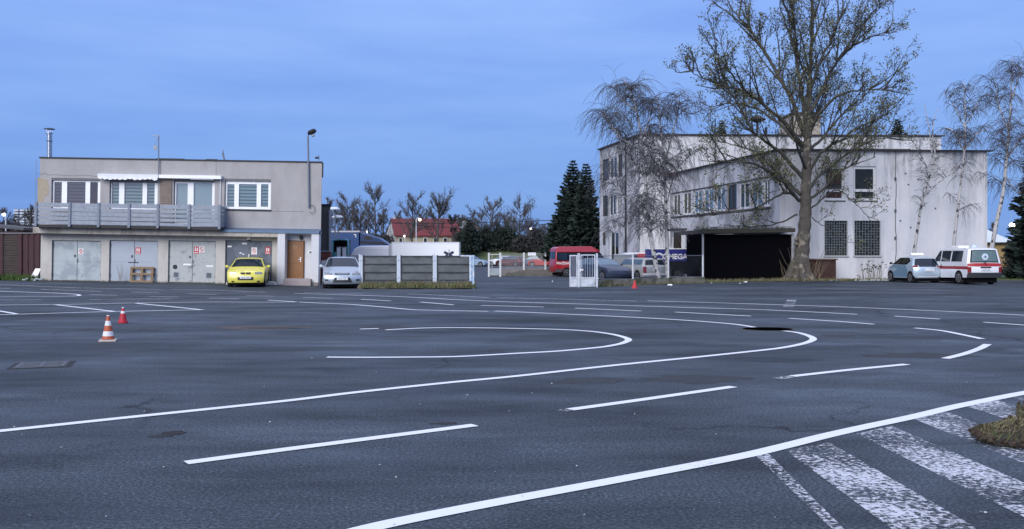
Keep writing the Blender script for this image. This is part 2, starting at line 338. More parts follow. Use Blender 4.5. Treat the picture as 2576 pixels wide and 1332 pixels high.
for pts, k in LN: line(pts, (0.13, 0.12, 0.145)[k], (m_line, m_far, m_line)[k])
line([rD(120, 972), rD(265, 953)], 0.16, m_worn, 0.007)
line([(1410, 1036), (1440, 1031)], 0.12, m_worn, 0.007)
line([rD(225, 262), rD(265, 182)], 0.3, m_worn, 0.008)
def patch(name, poly, m, off, kind='structure', n=14):
    A = [ongr(*p) for p in poly]; b = MB(); vs = []
    for j in range(n + 1):
        for i in range(3):
            u = i / 2; v = j / n; p = A[0].lerp(A[1], u).lerp(A[3].lerp(A[2], u), v); vs.append((p.x, p.y, G(p.x, p.y) + off))
    b.add(vs, [(3 * j + i, 3 * j + i + 1, 3 * j + i + 4, 3 * j + i + 3) for j in range(n) for i in range(2)]); return tag(b.build(name, m), kind=kind)
# worn pedestrian hatching in the near right corner
for q in ([rE(175, 640), rE(285, 620), rE(1010, 1340), rE(900, 1340)], [rE(440, 590), rE(830, 520), rE(2280, 1360), rE(1480, 1360)],
          [rE(1070, 440), rE(1390, 372), rE(3300, 1190), rE(2960, 1380)], [rE(1590, 310), rE(1880, 240), rE(3400, 850), rE(3300, 1000)],
          [rE(2060, 195), rE(2340, 140), rE(3600, 560), rE(3600, 680)], [rE(2450, 112), rE(2640, 75), rE(3500, 260), rE(3500, 380)]):
    patch('worn_hatching', q, m_worn, 0.004)
def disc(name, label, cat, c, r, m, h=0.012, n=28, sq=1.0, kind=None, jit=0.0, parent=None):
    b = MB(); vs = [(0, 0, h)]; rr = random.Random(int(c.x * 100))
    for k in range(n):
        a = 2 * PI * k / n; q = r * (1 + rr.uniform(-jit, jit)); vs.append((q * math.cos(a), q * math.sin(a) * sq, h))
    for k in range(n): x, y, z = vs[1 + k]; vs.append((x, y, -0.02))
    b.add(vs, [(0, 1 + k, 1 + (k + 1) % n) for k in range(n)] + [(1 + k, 1 + n + k, 1 + n + (k + 1) % n, 1 + (k + 1) % n) for k in range(n)])
    o = b.build(name, m); o.location = (c.x, c.y, G(c.x, c.y)); return tag(o, label, cat, kind=kind)
m_rst0 = mat('rim_silt', (0.05, 0.045, 0.042), 0.9, var=0.4, scale=9)
m_blk = mat('black_pitch', (0.002, 0.002, 0.002), 1.0, var=0.1, spec=0.0)
disc('manhole_rim_stain', None, None, ongr(1931, 829), 0.57, m_rst0, 0.008, sq=.85, kind='structure', jit=.04)
disc('manhole_cover', 'large black round manhole cover lying across the outer white hairpin line', 'manhole cover', ongr(1931, 829), 0.51, m_blk, 0.012, sq=.8)
m_dk = mat('damp_dark_asphalt', (0.010, 0.011, 0.013), 0.8, var=0.3, scale=9)
m_rst = mat('rusty_silt', (0.085, 0.06, 0.045), 0.9, var=0.3, scale=9)
disc('rusty_puddle_stain', None, None, ongr(660, 825), 1.0, m_rst, 0.003, sq=0.35, kind='structure', jit=0.15)
disc('dark_puddle_stain', None, None, ongr(690, 826), 0.62, m_dk, 0.0055, sq=0.25, kind='structure', jit=0.2)
disc('pothole_stain', None, None, ongr(437, 1091), 0.10, mat('pothole_black', (0.012, 0.010, 0.009), 0.9), 0.004, sq=0.9, kind='structure', jit=0.3, n=16)
for px, py, r in ((405, 1098, .1), (1116, 1066, .12), (1490, 958, .45), (1750, 955, .6), (2320, 895, .75), (2110, 845, .35), (975, 825, .5)):
    disc('asphalt_stain', None, None, ongr(px, py), r, m_dk if r < .2 else mat('darker_asphalt_patch', (0.024, 0.029, 0.035), 0.9, var=0.4, scale=6, bump=0.3), 0.003, sq=0.55, kind='structure', jit=0.35, n=18)
c = ongr(107, 919); t = thing('drain_grate', 'square iron drain grate sunk in the asphalt in front of the striped cone', 'drain grate', (c.x, c.y, 0), R(20))
b = MB(); b.box(-.40, .40, -.40, .40, -.05, .004); b.build('frame', m_dk, t)
m_iron = mat('worn_iron', (0.10, 0.11, 0.125), 0.6, 0.3, var=0.3, scale=20)
b = MB()
for i in range(9): b.box(-.33, .33, -.33 + i * .078, -.295 + i * .078, 0.005, .014)
for i in range(3): b.box(-.30 + i * .28, -.26 + i * .28, -.33, .33, 0.0052, .0155)
b.build('grating', m_iron, t)

# ------------------------------------------------------------------ left building: garages below, flat above
m_up = mat('grey_stucco', (0.36, 0.345, 0.345), 0.9, var=0.10, scale=1.3, bump=0.5, bscale=45, stain=((0.20, 0.19, 0.19), 0.35, 1.6, 0.25))
m_lo = mat('pale_stucco', (0.50, 0.475, 0.44), 0.9, var=0.10, scale=2.0, bump=0.5, bscale=45, stain=((0.30, 0.27, 0.23), 0.5, 2.2, 0.2))
m_ledge = mat('stained_concrete', (0.42, 0.39, 0.35), 0.9, var=0.15, scale=3, bump=0.4, stain=((0.13, 0.11, 0.09), 0.85, 3.0, 0.4))
m_porch = mat('pale_grey_plaster', (0.58, 0.58, 0.60), 0.9, var=0.06, scale=2.0, bump=0.3)
m_peel = mat('bare_beige_render', (0.36, 0.31, 0.23), 0.95, var=0.12, scale=5, bump=0.4)
m_pvc = mat('white_pvc', (0.80, 0.81, 0.83), 0.35, var=0.02)
m_glass = mat('painted_reflection_glass', (0.020, 0.022, 0.018), 0.08, var=0.5, scale=3, spec=0.35, coat=0.0)  # mottled green-brown base colour paints in the reflection of trees
m_blind_g = mat('green_grey_blind', (0.30, 0.40, 0.39), 0.7, var=0.06, scale=8)
m_blind_d = mat('dark_blind', (0.075, 0.07, 0.08), 0.7, var=0.1, scale=8)
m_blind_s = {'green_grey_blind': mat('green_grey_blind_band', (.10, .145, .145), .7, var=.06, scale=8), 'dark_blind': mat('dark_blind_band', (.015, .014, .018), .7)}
m_bwhite = mat('pale_blind', (0.42, 0.50, 0.50), 0.7, var=0.05)
m_rail = mat('weathered_board', (0.27, 0.30, 0.35), 0.8, var=0.22, scale=6, bump=0.4)
m_black = mat('black_trim', (0.012, 0.012, 0.014), 0.6, var=0.1)
m_blue = mat('blue_grey_flashing', (0.10, 0.16, 0.25), 0.4, 0.3, var=0.15)
m_steel = mat('stainless_flue', (0.45, 0.47, 0.50), 0.25, 0.9, var=0.08)
m_pole = mat('grey_pole', (0.20, 0.22, 0.26), 0.5, 0.4, var=0.2, scale=6)
m_wood = mat('brown_door_wood', (0.24, 0.105, 0.035), 0.45, var=0.2, scale=5, coat=0.2)
m_red = mat('red_sign', (0.50, 0.02, 0.03), 0.5, var=0.03)
m_white = mat('white_enamel', (0.80, 0.80, 0.80), 0.5, var=0.02)
cg = clear_glass()
TILT = R(0.96); OX = X_(97, 47); OZ = Z_(706, 47)
bl = thing('garage_building', 'two storey flat roofed grey building with four garage doors below and a timber balcony above', 'building', (OX, 47, OZ), rot=(0, TILT, 0))
def Lb(px, py, y=0.0):
    Y = 47 + y; dx = X_(px, Y) - OX; dz = Z_(py, Y) - OZ
    return (dx * math.cos(TILT) - dz * math.sin(TILT), dx * math.sin(TILT) + dz * math.cos(TILT))
def rect(x0, y0, x1, y1, y=0.0):
    a = Lb(x0, y1, y); b_ = Lb(x1, y0, y); return (a[0], b_[0], a[1], b_[1])
HT = Lb(95, 398)[1]; WD = Lb(810, 410)[0]
w1 = rect(128.4, 450, 252.7, 529); w2 = rect(274.7, 455, 397, 529); w3 = rect(435.3, 454, 540.5, 566); w4 = rect(564, 452, 682, 528.5)
ZL = Lb(200, 574)[1]      # top of the ledge
b = MB(); b.wall(-.03, WD, ZL, HT, [w1, w2, w3, w4], 0, .22)
BK = -.207 * 9.6
b.add([(BK, 9.6, -.3), (WD + BK, 9.6, -.6), (WD + BK, 9.6, HT), (BK, 9.6, HT)], [(3, 2, 1, 0)])
b.add([(-.03, 0, ZL), (BK - .03, 9.6, ZL), (BK - .03, 9.6, HT), (-.03, 0, HT)], [(0, 1, 2, 3)]); b.add([(WD, 0, -.6), (WD + BK, 9.6, -.6), (WD + BK, 9.6, HT), (WD, 0, HT)], [(0, 1, 2, 3)])
b.add([(-.03, 0, HT), (WD, 0, HT), (WD + BK, 9.6, HT), (BK - .03, 9.6, HT)], [(0, 1, 2, 3)])
b.build('upper_wall', m_up, bl)
GY = .12
gd = [rect(129, 606.5, 254.6, 706, GY), rect(273.6, 606.5, 397.8, 706, GY), rect(422, 607, 542.8, 706, GY), rect(565.2, 606.5, 685, 708, GY)]
gd = [(a, b_, -.12, d) for a, b_, c_, d in gd]
px0 = rect(696.3, 576, 802.7, 722, -.5); xP = px0[0]
b = MB(); b.wall(.02, xP, -.12, ZL - .02, gd, GY, .12)
b.add([(.02, GY, -.6), (BK, 9.6, -.6), (BK, 9.6, ZL), (.02, GY, ZL)], [(0, 1, 2, 3)]); b.add([(.02, GY, -.6), (xP, GY, -.6), (xP, GY, -.12), (.02, GY, -.12)], [(0, 1, 2, 3)])
b.build('lower_wall', m_lo, bl)
# ledge over the garages, blue flashing on its right half
zl0 = Lb(200, 589, -.5)[1]
b = MB(); b.box(-.08, xP - .003, -.5, GY - .003, zl0, ZL); b.build('ledge', m_ledge, bl, bevel=.015)
fx0, fx1 = Lb(557, 572, -.5)[0], Lb(805, 572, -.5)[0]
b = MB(); b.add([(fx0, -.56, ZL + .02), (fx1, -.56, ZL + .02), (fx1, -.003, ZL + .14), (fx0, -.003, ZL + .14), (fx0, -.56, ZL - .10), (fx1, -.56, ZL - .10)], [(0, 1, 2, 3), (4, 5, 1, 0)])
b.box(fx1 - .03, fx1, -.56, -.003, ZL - .1, ZL + .03); b.build('flashing', m_blue, bl)
# porch with recessed door
op = rect(715.3, 589.4, 783.7, 704, -.5)
b = MB(); b.wall(px0[0], px0[1], -.35, ZL - .02, [(op[0], op[1], -.34, op[3])], -.5, .62)
b.add([(px0[0], -.5, -.5), (px0[0], GY, -.5), (px0[0], GY, ZL - .02), (px0[0], -.5, ZL - .02)], [(0, 1, 2, 3)]); b.add([(px0[1], -.5, -.6), (px0[1], .0, -.6), (px0[1], 0, ZL - .02), (px0[1], -.5, ZL - .02)], [(0, 1, 2, 3)])
b.add([(px0[0], -.5, ZL - .02), (px0[1], -.5, ZL - .02), (px0[1], 0, ZL - .02), (px0[0], 0, ZL - .02)], [(0, 1, 2, 3)])
b.box(op[0], op[1], .12, .3, -.34, op[3]); b.build('porch', m_porch, bl)
m_stone = mat('broken_plinth_stone', (0.22, 0.20, 0.19), 0.95, var=0.4, scale=7, bump=1.0, bscale=12)
b = MB(); b.box(px0[0] - .015, op[0] - .02, -.518, -.3, -.6, .02); b.box(op[1] + .02, px0[1] + .02, -.52, -.3, -.6, .16); b.build_each('plinth', m_stone, bl, bevel=.03)
dr = rect(721.4, 608.4, 764, 700.7, .1)
b = MB(); b.box(dr[0] - .05, dr[1] + .05, .06, .118, dr[2], dr[3] + .05); b.build('door_frame', mat('door_frame_brown', (0.12, 0.055, 0.025), .6), bl)
b = MB(); b.box(dr[0], dr[1], .03, .115, dr[2], dr[3])
dw = dr[1] - dr[0]; dh = dr[3] - dr[2]
for z0, z1 in ((.08, .42), (.48, .56), (.62, .93)):
    for k, (a, c_) in enumerate(((.12, .16), (.84, .88))): b.box(dr[0] + a * dw, dr[0] + c_ * dw, .018, .03, dr[2] + z0 * dh, dr[2] + z1 * dh)
    b.box(dr[0] + .12 * dw, dr[0] + .88 * dw, .014, .03, dr[2] + z1 * dh - .02, dr[2] + z1 * dh + .01)
do = b.build('door', m_wood, bl)
b = MB(); b.tube([(dr[1] - .12, .01, dr[2] + .95), (dr[1] - .12, -.03, dr[2] + .95)], .02, 8); b.box(dr[1] - .15, dr[1] - .10, .012, .03, dr[2] + .85, dr[2] + 1.1); b.tube([(dr[1] - .12, -.03, dr[2] + .98), (dr[1] - .23, -.03, dr[2] + .98)], .014, 8); b.build('handle', m_white, do)
b = MB(); b.tube([((dr[0] + dr[1]) / 2, .012, dr[3] - .32 + 0), ((dr[0] + dr[1]) / 2, .03, dr[3] - .32)], .10, 14); b.tube([((dr[0] + dr[1]) / 2, .006, dr[3] - .32), ((dr[0] + dr[1]) / 2, .03, dr[3] - .32)], .065, 14, 1); b.build('number_disc', [mat('brass_ring', (.35, .22, .12), .4), m_wood], do)
st = rect(715.8, 701.2, 784, 719, -.5)
m_slab = mat('pinkish_step_tiles', (0.36, 0.31, 0.31), 0.8, var=0.1, scale=6)
b = MB(); b.box(st[0], st[1], -.75, .115, -.6, st[3] - .02); b.build('step', m_slab, bl, bevel=.01)
b = MB(); b.box(op[1] - .28, op[1] - .06, .10, .118, dr[2] + 1.28, dr[2] + 1.42); b.box(op[1] - .22, op[1] - .10, .085, .1, dr[2] + 1.31, dr[2] + 1.40, 1); b.build('intercom', [m_pvc, m_black], bl)
b = MB(); b.box((op[0] + op[1]) / 2 - .06, (op[0] + op[1]) / 2 + .1, -.02, .118, op[3] - .28, op[3] - .08); b.build('porch_light', m_black, bl, bevel=.02)
# garage doors
m_gal = [mat('galvanised_door', (0.36, 0.40, 0.42), .55, .25, var=.10, scale=2.5, two=((0.27, 0.31, 0.34), 1.4, .48, .6), bump=.2, bscale=6),
         mat('bluish_steel_door', (0.33, 0.37, 0.43), .5, .25, var=.05, scale=2),
         mat('stained_door', (0.40, 0.42, 0.42), .6, .2, var=.12, scale=3, two=((0.17, 0.18, 0.20), 3.0, .55, .70), bump=.2, bscale=6),
         mat('dark_grey_door', (0.115, 0.135, 0.17), .5, .2, var=.10, scale=2, two=((0.08, 0.095, 0.125), .9, .5, .53))]
def sign(par, x, z, w, h, kind, y):
    b = MB(); b.box(x, x + w, y - .012, y, z, z + h)
    o = b.build('sign', m_red if kind != 'ban' else m_white, par); b = MB(); q = y - .016
    if kind == 'red':
        for a in (.2, .58): b.box(x + a * w, x + (a + .22) * w, q, y - .0125, z + .38 * h, z + .85 * h)
        b.box(x + .26 * w, x + .36 * w, q, y - .0125, z + .85 * h, z + .93 * h); b.box(x + .1 * w, x + .9 * w, q, y - .0125, z + .1 * h, z + .2 * h); b.build('pictogram', m_white, o)
    elif kind == 'ban':
        cx = x + w / 2; cz = z + .58 * h; r = .32 * w
        for k in range(16):
            a = 2 * PI * k / 16; a2 = 2 * PI * (k + 1) / 16
            b.beam((cx + r * math.cos(a), q, cz + r * math.sin(a)), (cx + r * math.cos(a2), q, cz + r * math.sin(a2)), .006, .03)
        b.beam((cx - r * .7, q, cz + r * .7), (cx + r * .7, q, cz - r * .7), .006, .03); b.box(x + .12 * w, x + .88 * w, q, y - .0125, z + .06 * h, z + .14 * h); b.build('pictogram', m_red, o)
    return o
for i, (x0, x1, z0, z1) in enumerate(gd):
    y = GY + .10; b = MB(); xm = (x0 + x1) / 2
    z0 = .02 if i < 3 else -.05
    zm = z0 + (z1 - z0) * .48
    for a, c_ in ((x0 + .03, xm - .012), (xm + .012, x1 - .03)):
        b.box(a, c_, y, y + .05, z0, zm - .006); b.box(a, c_, y, y + .05, zm + .006, z1 - .03)
        b.box(a, c_, y - .006, y + .04, zm - .006, zm + .006)
    g = b.build('garage_door', m_gal[i], bl, bevel=.004)
    b = MB(); b.box(x0, x0 + .03, y - .05, y + .06, z0, z1); b.box(x1 - .03, x1, y - .05, y + .06, z0, z1); b.box(x0 + .03, x1 - .03, y - .05, y + .06, z1 - .03, z1); b.box(xm - .012, xm + .012, y - .012, y + .02, z0, z1 - .03); b.build('frame', mat('steel_frame', (.14, .155, .17), .6, .3), g)
    b = MB(); b.box(xm - .16, xm - .08, y - .03, y, zm + .22, zm + .34); b.box(xm + .02, xm + .05, y - .03, y, zm - .05, zm + .12); b.build_each('lock', m_iron, g)
    b = MB()
    for zz in (z0 + .25, z1 - .3): b.tube([(x1 - .02, y - .07, zz), (x1 - .02, y - .07, zz + .12)], .02, 6); b.tube([(x0 + .02, y - .07, zz), (x0 + .02, y - .07, zz + .12)], .02, 6)
    b.build_each('hinge', m_iron, g, per=8)
    if i == 0: sign(g, xm + .06, zm + .36, .26, .30, 'ban', y)['label'] = 'small faded red and white sign'; 
    if i == 1:
        sign(g, xm + .06, zm + .40, .27, .34, 'red', y); b = MB(); b.box(xm - .30, xm + .22, y - .03, y, zm - .05, zm - .02); b.build('bolt', m_black, g)
    if i == 2:
        sign(g, xm + .08, zm + .45, .24, .36, 'red', y); sign(g, xm + .33, zm + .50, .28, .32, 'ban', y - .002)
        b = MB(); b.tube([(x0 + .33, y - .008, z0 + .78), (x0 + .33, y, z0 + .78)], .12, 14); b.build('round_hole', m_black, g)
        for xx in (x0 + .22, x1 - .52):
            b = MB(); b.box(xx, xx + .34, y - .012, y, z0 + .22, z0 + .54); b.box(xx + .05, xx + .29, y - .018, y - .012, z0 + .26, z0 + .50, 1); b.build('vent', [m_gal[0], m_iron], g)
        b = MB(); b.box(x0 + .75, xm - .06, y - .006, y, zm - .16, zm - .07); b.box(x1 - .5, x1 - .15, y - .006, y, zm - .22, zm - .14); b.build_each('paint_patch', m_white, g)
    if i == 3:
        sign(g, xm + .12, zm + .45, .28, .38, 'ban', y); sign(g, x1 - .38, zm + .50, .26, .36, 'red', y)
        b = MB(); b.box(x0 + .08, x0 + .30, y - .006, y, zm + .82, zm + .90); b.box(xm - .38, xm - .12, y - .006, y, zm + .98, zm + 1.06); b.box(xm - .5, xm - .38, y - .006, y, zm + .5, zm + .56); b.box(xm - .34, xm - .26, y - .006, y, zm + .44, zm + .5); b.build_each('paper_scrap', m_white, g)
        b = MB(); b.tube([(xm - .02, y - .03, zm + .30), (xm + .02, y - .03, zm + .48)], .035, 8); b.build('padlock', m_white, g)
lx, lz = Lb(626.5, 604, GY)
b = MB(); b.box(lx - .07, lx + .09, GY - .14, GY, lz, lz + .22); b.box(lx - .06, lx + .08, GY - .13, GY - .01, lz - .05, lz, 1); b.build('wall_lamp', [m_pvc, m_black], bl, bevel=.01)
# windows of the flat
def win(par, r, y, panes, blind, name='window', sill=True, slat=.17, fw=.07):
    x0, x1, z0, z1 = r; b = MB()
    b.wall(x0, x1, z0, z1, panes, y, .06); b.wall(x0, x1, z0, z1, panes, y + .06, .001)
    o = b.build(name, m_pvc, par)
    g = MB()
    for p in panes: g.add([(p[0], y + .03, p[2]), (p[1], y + .03, p[2]), (p[1], y + .03, p[3]), (p[0], y + .03, p[3])], [(0, 1, 2, 3)])
    g.build('pane', cg, o)
    for k, p in enumerate(panes):
        m = blind[k]
        if m is None:
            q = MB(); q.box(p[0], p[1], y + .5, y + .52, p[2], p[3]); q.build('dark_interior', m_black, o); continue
        q = MB(); z = p[3]
        if slat:
            while z > p[2]:
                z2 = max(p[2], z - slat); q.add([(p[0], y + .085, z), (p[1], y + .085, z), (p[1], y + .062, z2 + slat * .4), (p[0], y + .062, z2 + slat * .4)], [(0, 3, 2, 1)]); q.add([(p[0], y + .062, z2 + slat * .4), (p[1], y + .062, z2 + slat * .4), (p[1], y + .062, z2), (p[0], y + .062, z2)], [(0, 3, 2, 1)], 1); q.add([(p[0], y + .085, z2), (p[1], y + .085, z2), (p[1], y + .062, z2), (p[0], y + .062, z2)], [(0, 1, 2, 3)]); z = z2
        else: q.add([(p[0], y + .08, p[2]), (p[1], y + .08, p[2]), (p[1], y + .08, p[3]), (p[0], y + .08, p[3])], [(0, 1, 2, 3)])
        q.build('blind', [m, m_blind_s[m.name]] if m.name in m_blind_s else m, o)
    if sill: q = MB(); q.box(x0 - .05, x1 + .05, -.06, y, z0 - .05, z0 + .02); q.build('sill', m_black, o)
    return o
WY = .12
def pn(*a): return [rect(x0, y0, x1, y1, WY) for x0, y0, x1, y1 in a]
f = lambda r: (r[0] + .02, r[1] - .02, r[2] + .03, r[3] - .10)
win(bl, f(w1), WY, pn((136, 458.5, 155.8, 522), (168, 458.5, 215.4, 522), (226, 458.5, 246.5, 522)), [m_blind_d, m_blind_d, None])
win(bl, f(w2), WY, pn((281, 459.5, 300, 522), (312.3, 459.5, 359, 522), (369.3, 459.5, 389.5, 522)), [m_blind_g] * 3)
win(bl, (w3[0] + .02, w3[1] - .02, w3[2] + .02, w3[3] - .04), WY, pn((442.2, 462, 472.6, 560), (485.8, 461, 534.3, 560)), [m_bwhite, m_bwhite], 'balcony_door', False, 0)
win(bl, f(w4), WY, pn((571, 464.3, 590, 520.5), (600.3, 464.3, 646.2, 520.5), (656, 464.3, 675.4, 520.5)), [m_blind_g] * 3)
b = MB()
for r in (w1, w2, w3, w4): b.box(r[0], r[1], .02, .18, r[3] - .10, r[3] - .005)
b.build_each('shutter_box', mat('shutter_box_grey', (.14, .14, .15), .7), bl)
b = MB(); b.prism([(-.06, -.06), (WD + .05, -.06), (WD + .05 + BK, 9.7), (BK - .06, 9.7)], HT + .001, HT + .06, 'z'); b.build('roof_trim', m_black, bl)
b = MB(); b.box(WD - .02, WD + .06, 0.02, .09, HT - .7, HT); b.build('gutter_pipe', m_black, bl)
for px, w in ((420, .7), (525, .28)):
    x, _ = Lb(px, 410); b = MB(); b.box(x - w, x + w, .4, .9, HT + .06, HT + .13); b.build('roof_hatch', m_black, bl)
pp = [Lb(x, y) for x, y in ((94, 446), (118, 452), (124, 470), (121, 490), (112, 497), (106, 514), (94, 514))]
b = MB(); b.prism(pp, -.006, .0, 'y'); b.build('bare_render_patch', m_peel, bl)
cr_ = [Lb(x, y) for x, y in ((94, 437), (105, 439), (113, 436), (120, 441), (140, 440), (165, 442), (190, 443), (215, 441), (246, 445))]
b = MB()
for a, c_ in zip(cr_, cr_[1:]): b.beam((a[0], -.002, a[1]), (c_[0], -.002, c_[1]), .006, .02)
c2 = [Lb(x, y) for x, y in ((683, 532), (720, 532), (765, 532.5))]; b.beam((c2[0][0], -.002, c2[0][1]), (c2[2][0], -.002, c2[2][1]), .006, .014)
c2 = [Lb(x, y) for x, y in ((543.5, 405), (544, 444))]; b.beam((c2[0][0], -.002, c2[0][1]), (c2[1][0], -.002, c2[1][1]), .006, .02)
b.build('crack', m_iron, bl)
cl = rect(401, 447, 434, 522); b = MB(); z = cl[2]; rr = random.Random(3)
while z < cl[3]:
    b.box(cl[0] + .02, cl[1] - .02, -.05 + rr.uniform(-.01, .01), -.001, z, z + .085); z += .105
b.build('timber_cladding', mat('weathered_cladding', (.24, .19, .16), .85, var=.3, scale=5), bl)
# awnings
a1 = rect(248.9, 440.4, 400.8, 446, -.15); b = MB(); b.box(a1[0], a1[1], -.32, -.002, a1[2], a1[3])
n = 12
for k in range(n):
    x = a1[0] + .02 + (a1[1] - a1[0] - .04) * k / n; x2 = x + (a1[1] - a1[0] - .04) / n; xm = (x + x2) / 2; dz = rr.uniform(.10, .16)
    b.add([(x, -.34, a1[2] + .02), (x2, -.34, a1[2] + .02), (x2, -.35, a1[2] - dz + .04), (xm, -.37, a1[2] - dz), (x, -.35, a1[2] - dz + .05)], [(0, 1, 2, 3, 4)])
b.build('awning', mat('white_awning', (.70, .71, .74), .7, var=.08), bl)['label'] = 'rolled awning with scalloped white valance'
a2 = rect(402, 443, 558, 449, -.15); b = MB(); b.box(a2[0], a2[1], -.30, -.002, a2[2], a2[3]); b.box(a2[0] + 1.6, a2[1] - .4, -.22, -.05, a2[2] - .05, a2[2]); b.build('awning', m_pvc, bl)['label'] = 'closed white awning box'
x, z = Lb(555.5, 450); b = MB(); b.tube([(x, -.05, z), (x, -.05, ZL + .1)], .02, 6); b.build('downpipe', m_pvc, bl)
# balcony
by = -.95
bp = [Lb(p, 512, by)[0] for p in (91, 176, 249, 325.6, 397.8, 477, 553)]
zt = Lb(300, 513, by)[1]; zb = Lb(300, 567, by)[1]
b = MB(); b.box(bp[0] - .1, bp[-1] + .06, by + .03, -.003, zb - .16, zb - .03); ba = b.build('balcony', m_black, bl)
b = MB()
for x in bp: b.box(x - .06, x + .06, by - .06, by - .001, zb - .12, zt + .03)
b.box(bp[-1] - .06, bp[-1] + .05, -.12, -.004, zb, zt + .02); b.build_each('post', mat('balcony_post', (.20, .23, .28), .8, var=.2, scale=6), ba)
b = MB(); n = 5; h = (zt - zb) / n
for k in range(n):
    for s0, s1 in zip(bp, bp[1:]):
        g_ = (.06, .012, .03, .04, .07, .02)[bp.index(s0)] + rr.uniform(-.008, .012)
        if k == 4: g_ = .01
        z = zb + k * h + (.09 if k == 4 else 0) * 0
        j = rr.uniform(-.012, .012); b.add([(s0, by + .001, z + j), (s1, by + .001, z - j), (s1, by + .001, z + h - g_ - j), (s0, by + .001, z + h - g_ + j), (s0, by + .03, z + j), (s1, by + .03, z - j), (s1, by + .03, z + h - g_ - j), (s0, by + .03, z + h - g_ + j)],
                  [(0, 1, 2, 3), (7, 6, 5, 4), (3, 2, 6, 7), (1, 0, 4, 5), (0, 3, 7, 4), (2, 1, 5, 6)])
    b.box(bp[-1] - .03, bp[-1], by + .04, -.15, zb + k * h, zb + (k + 1) * h - .03)
b.build_each('railing_board', m_rail, ba)
# flue, antenna mast, small aerial, lamp and camera fixed to the building
def wb(px, py, y): return Vector((X_(px, 47 + y), 47 + y, Z_(py, 47 + y)))
p = wb(124.5, 399, 1.2); t = thing('flue_chimney', 'shiny steel flue with rain cap on the left end of the flat roof', 'chimney', p)
H = (399 - 323) / 48.0
b = MB(); b.lathe([(.125, -.2), (.125, H - .30)], 16); b.lathe([(.16, H - .32), (.16, H - .22)], 16)
for k in range(4): a = PI / 4 + k * PI / 2; b.tube([(.13 * math.cos(a), .13 * math.sin(a), H - .22), (.13 * math.cos(a), .13 * math.sin(a), H - .05)], .012, 5)
b.build('pipe', m_steel, t, True); b = MB(); b.lathe([(.27, H - .06), (.27, H - .03), (.02, H + .02)], 16); b.build('rain_cap', m_iron, t)
b = MB(); b.lathe([(.14, H * .55), (.14, H * .55 + .05)], 16); b.build('collar', m_iron, t)
p = wb(399, 443, -.1); t = thing('antenna_mast', 'tall thin antenna mast rising beside the timber cladding over the roof edge', 'antenna', p)
H = (443 - 342) / 49.3; b = MB(); b.tube([(0, 0, 0), (0, 0, H)], .03, 8); b.build('mast', m_pole, t)
b = MB(); b.box(-.30, .02, -.03, .03, H - .03, H + .02); b.tube([(-.05, 0, H - .1), (-.28, 0, H - .65), (-.05, 0, H - .8)], .015, 5); b.box(-.26, -.08, -.02, .02, H - .7, H - .5); b.build('aerial', mat('grey_plastic', (.3, .32, .35), .6), t)
p = wb(562, 407, .8); t = thing('roof_aerial', 'short leaning aerial stick near the middle of the left roof', 'antenna', p); b = MB(); b.tube([(.1, 0, -.1), (-.03, 0, .60)], .022, 6); b.tube([(.05, 0, .1), (-.05, 0, .45)], .04, 6); b.tube([(.1, 0, .05), (.3, 0, .0)], .015, 5); b.build('stick', m_pole, t)
p = wb(777, 612, -.03); t = thing('wall_street_lamp', 'curved black street lamp clamped to the right end of the garage building', 'street lamp', p)
def wl(px, py): return ((px - 777) / 49.2, -.05, (612 - py) / 49.2)
b = MB(); b.tube([wl(777.5, 523), wl(776, 380), wl(775, 345)], [.055, .05, .045], 8); b.tube([wl(775, 345), wl(776.5, 338), wl(780, 333), wl(783, 330)], .03, 8); b.build('pole', m_pole, t, True)
b = MB(); b.tube([wl(778, 520), wl(785, 516), wl(792, 522), wl(792, 533), wl(784, 538), wl(779, 533)], .012, 5); b.build('cable', m_black, t)
hx, _, hz = wl(786, 334); b = MB(MB().M); b.M = Matrix.Translation((hx, -.1, hz)) @ Matrix.Rotation(R(-25), 4, 'Y') @ Matrix.Diagonal((1.5, 1.5, .8, 1)); b.lathe([(.03, .17), (.12, .14), (.16, .03), (.15, -.06), (.08, -.12)], 14); b.build('lamp_head', m_black, t, True)
b = MB(); b.M = Matrix.Translation((hx + .05, -.1, hz - .12)); b.lathe([(.02, -.12), (.09, -.07), (.10, 0)], 12); b.build('lamp_glass', mat('pale_lens', (.55, .57, .6), .2), t, True)
p = wb(802.5, 406, .05); t = thing('roof_camera', 'small security camera on a hooked bracket at the right roof corner', 'camera', p)
b = MB(); b.tube([(0, 0, 0), (0, 0, .2), (-.02, 0, .32), (-.06, 0, .3)], .015, 6); b.build('bracket', m_pole, t); b = MB(); b.box(-.2, -.02, -.06, .06, .12, .22); b.build('body', m_black, t, bevel=.02)
p = wb(94, 575, 0.0); t = thing('lightning_cable', 'thin vertical cable standing off the left edge of the garage building', 'cable', p); b = MB(); b.tube([(0, -.1, 0), (-.06, -.1, 1.8), (0, -.1, 3.5)], .012, 5); b.build('cable', m_pole, t)
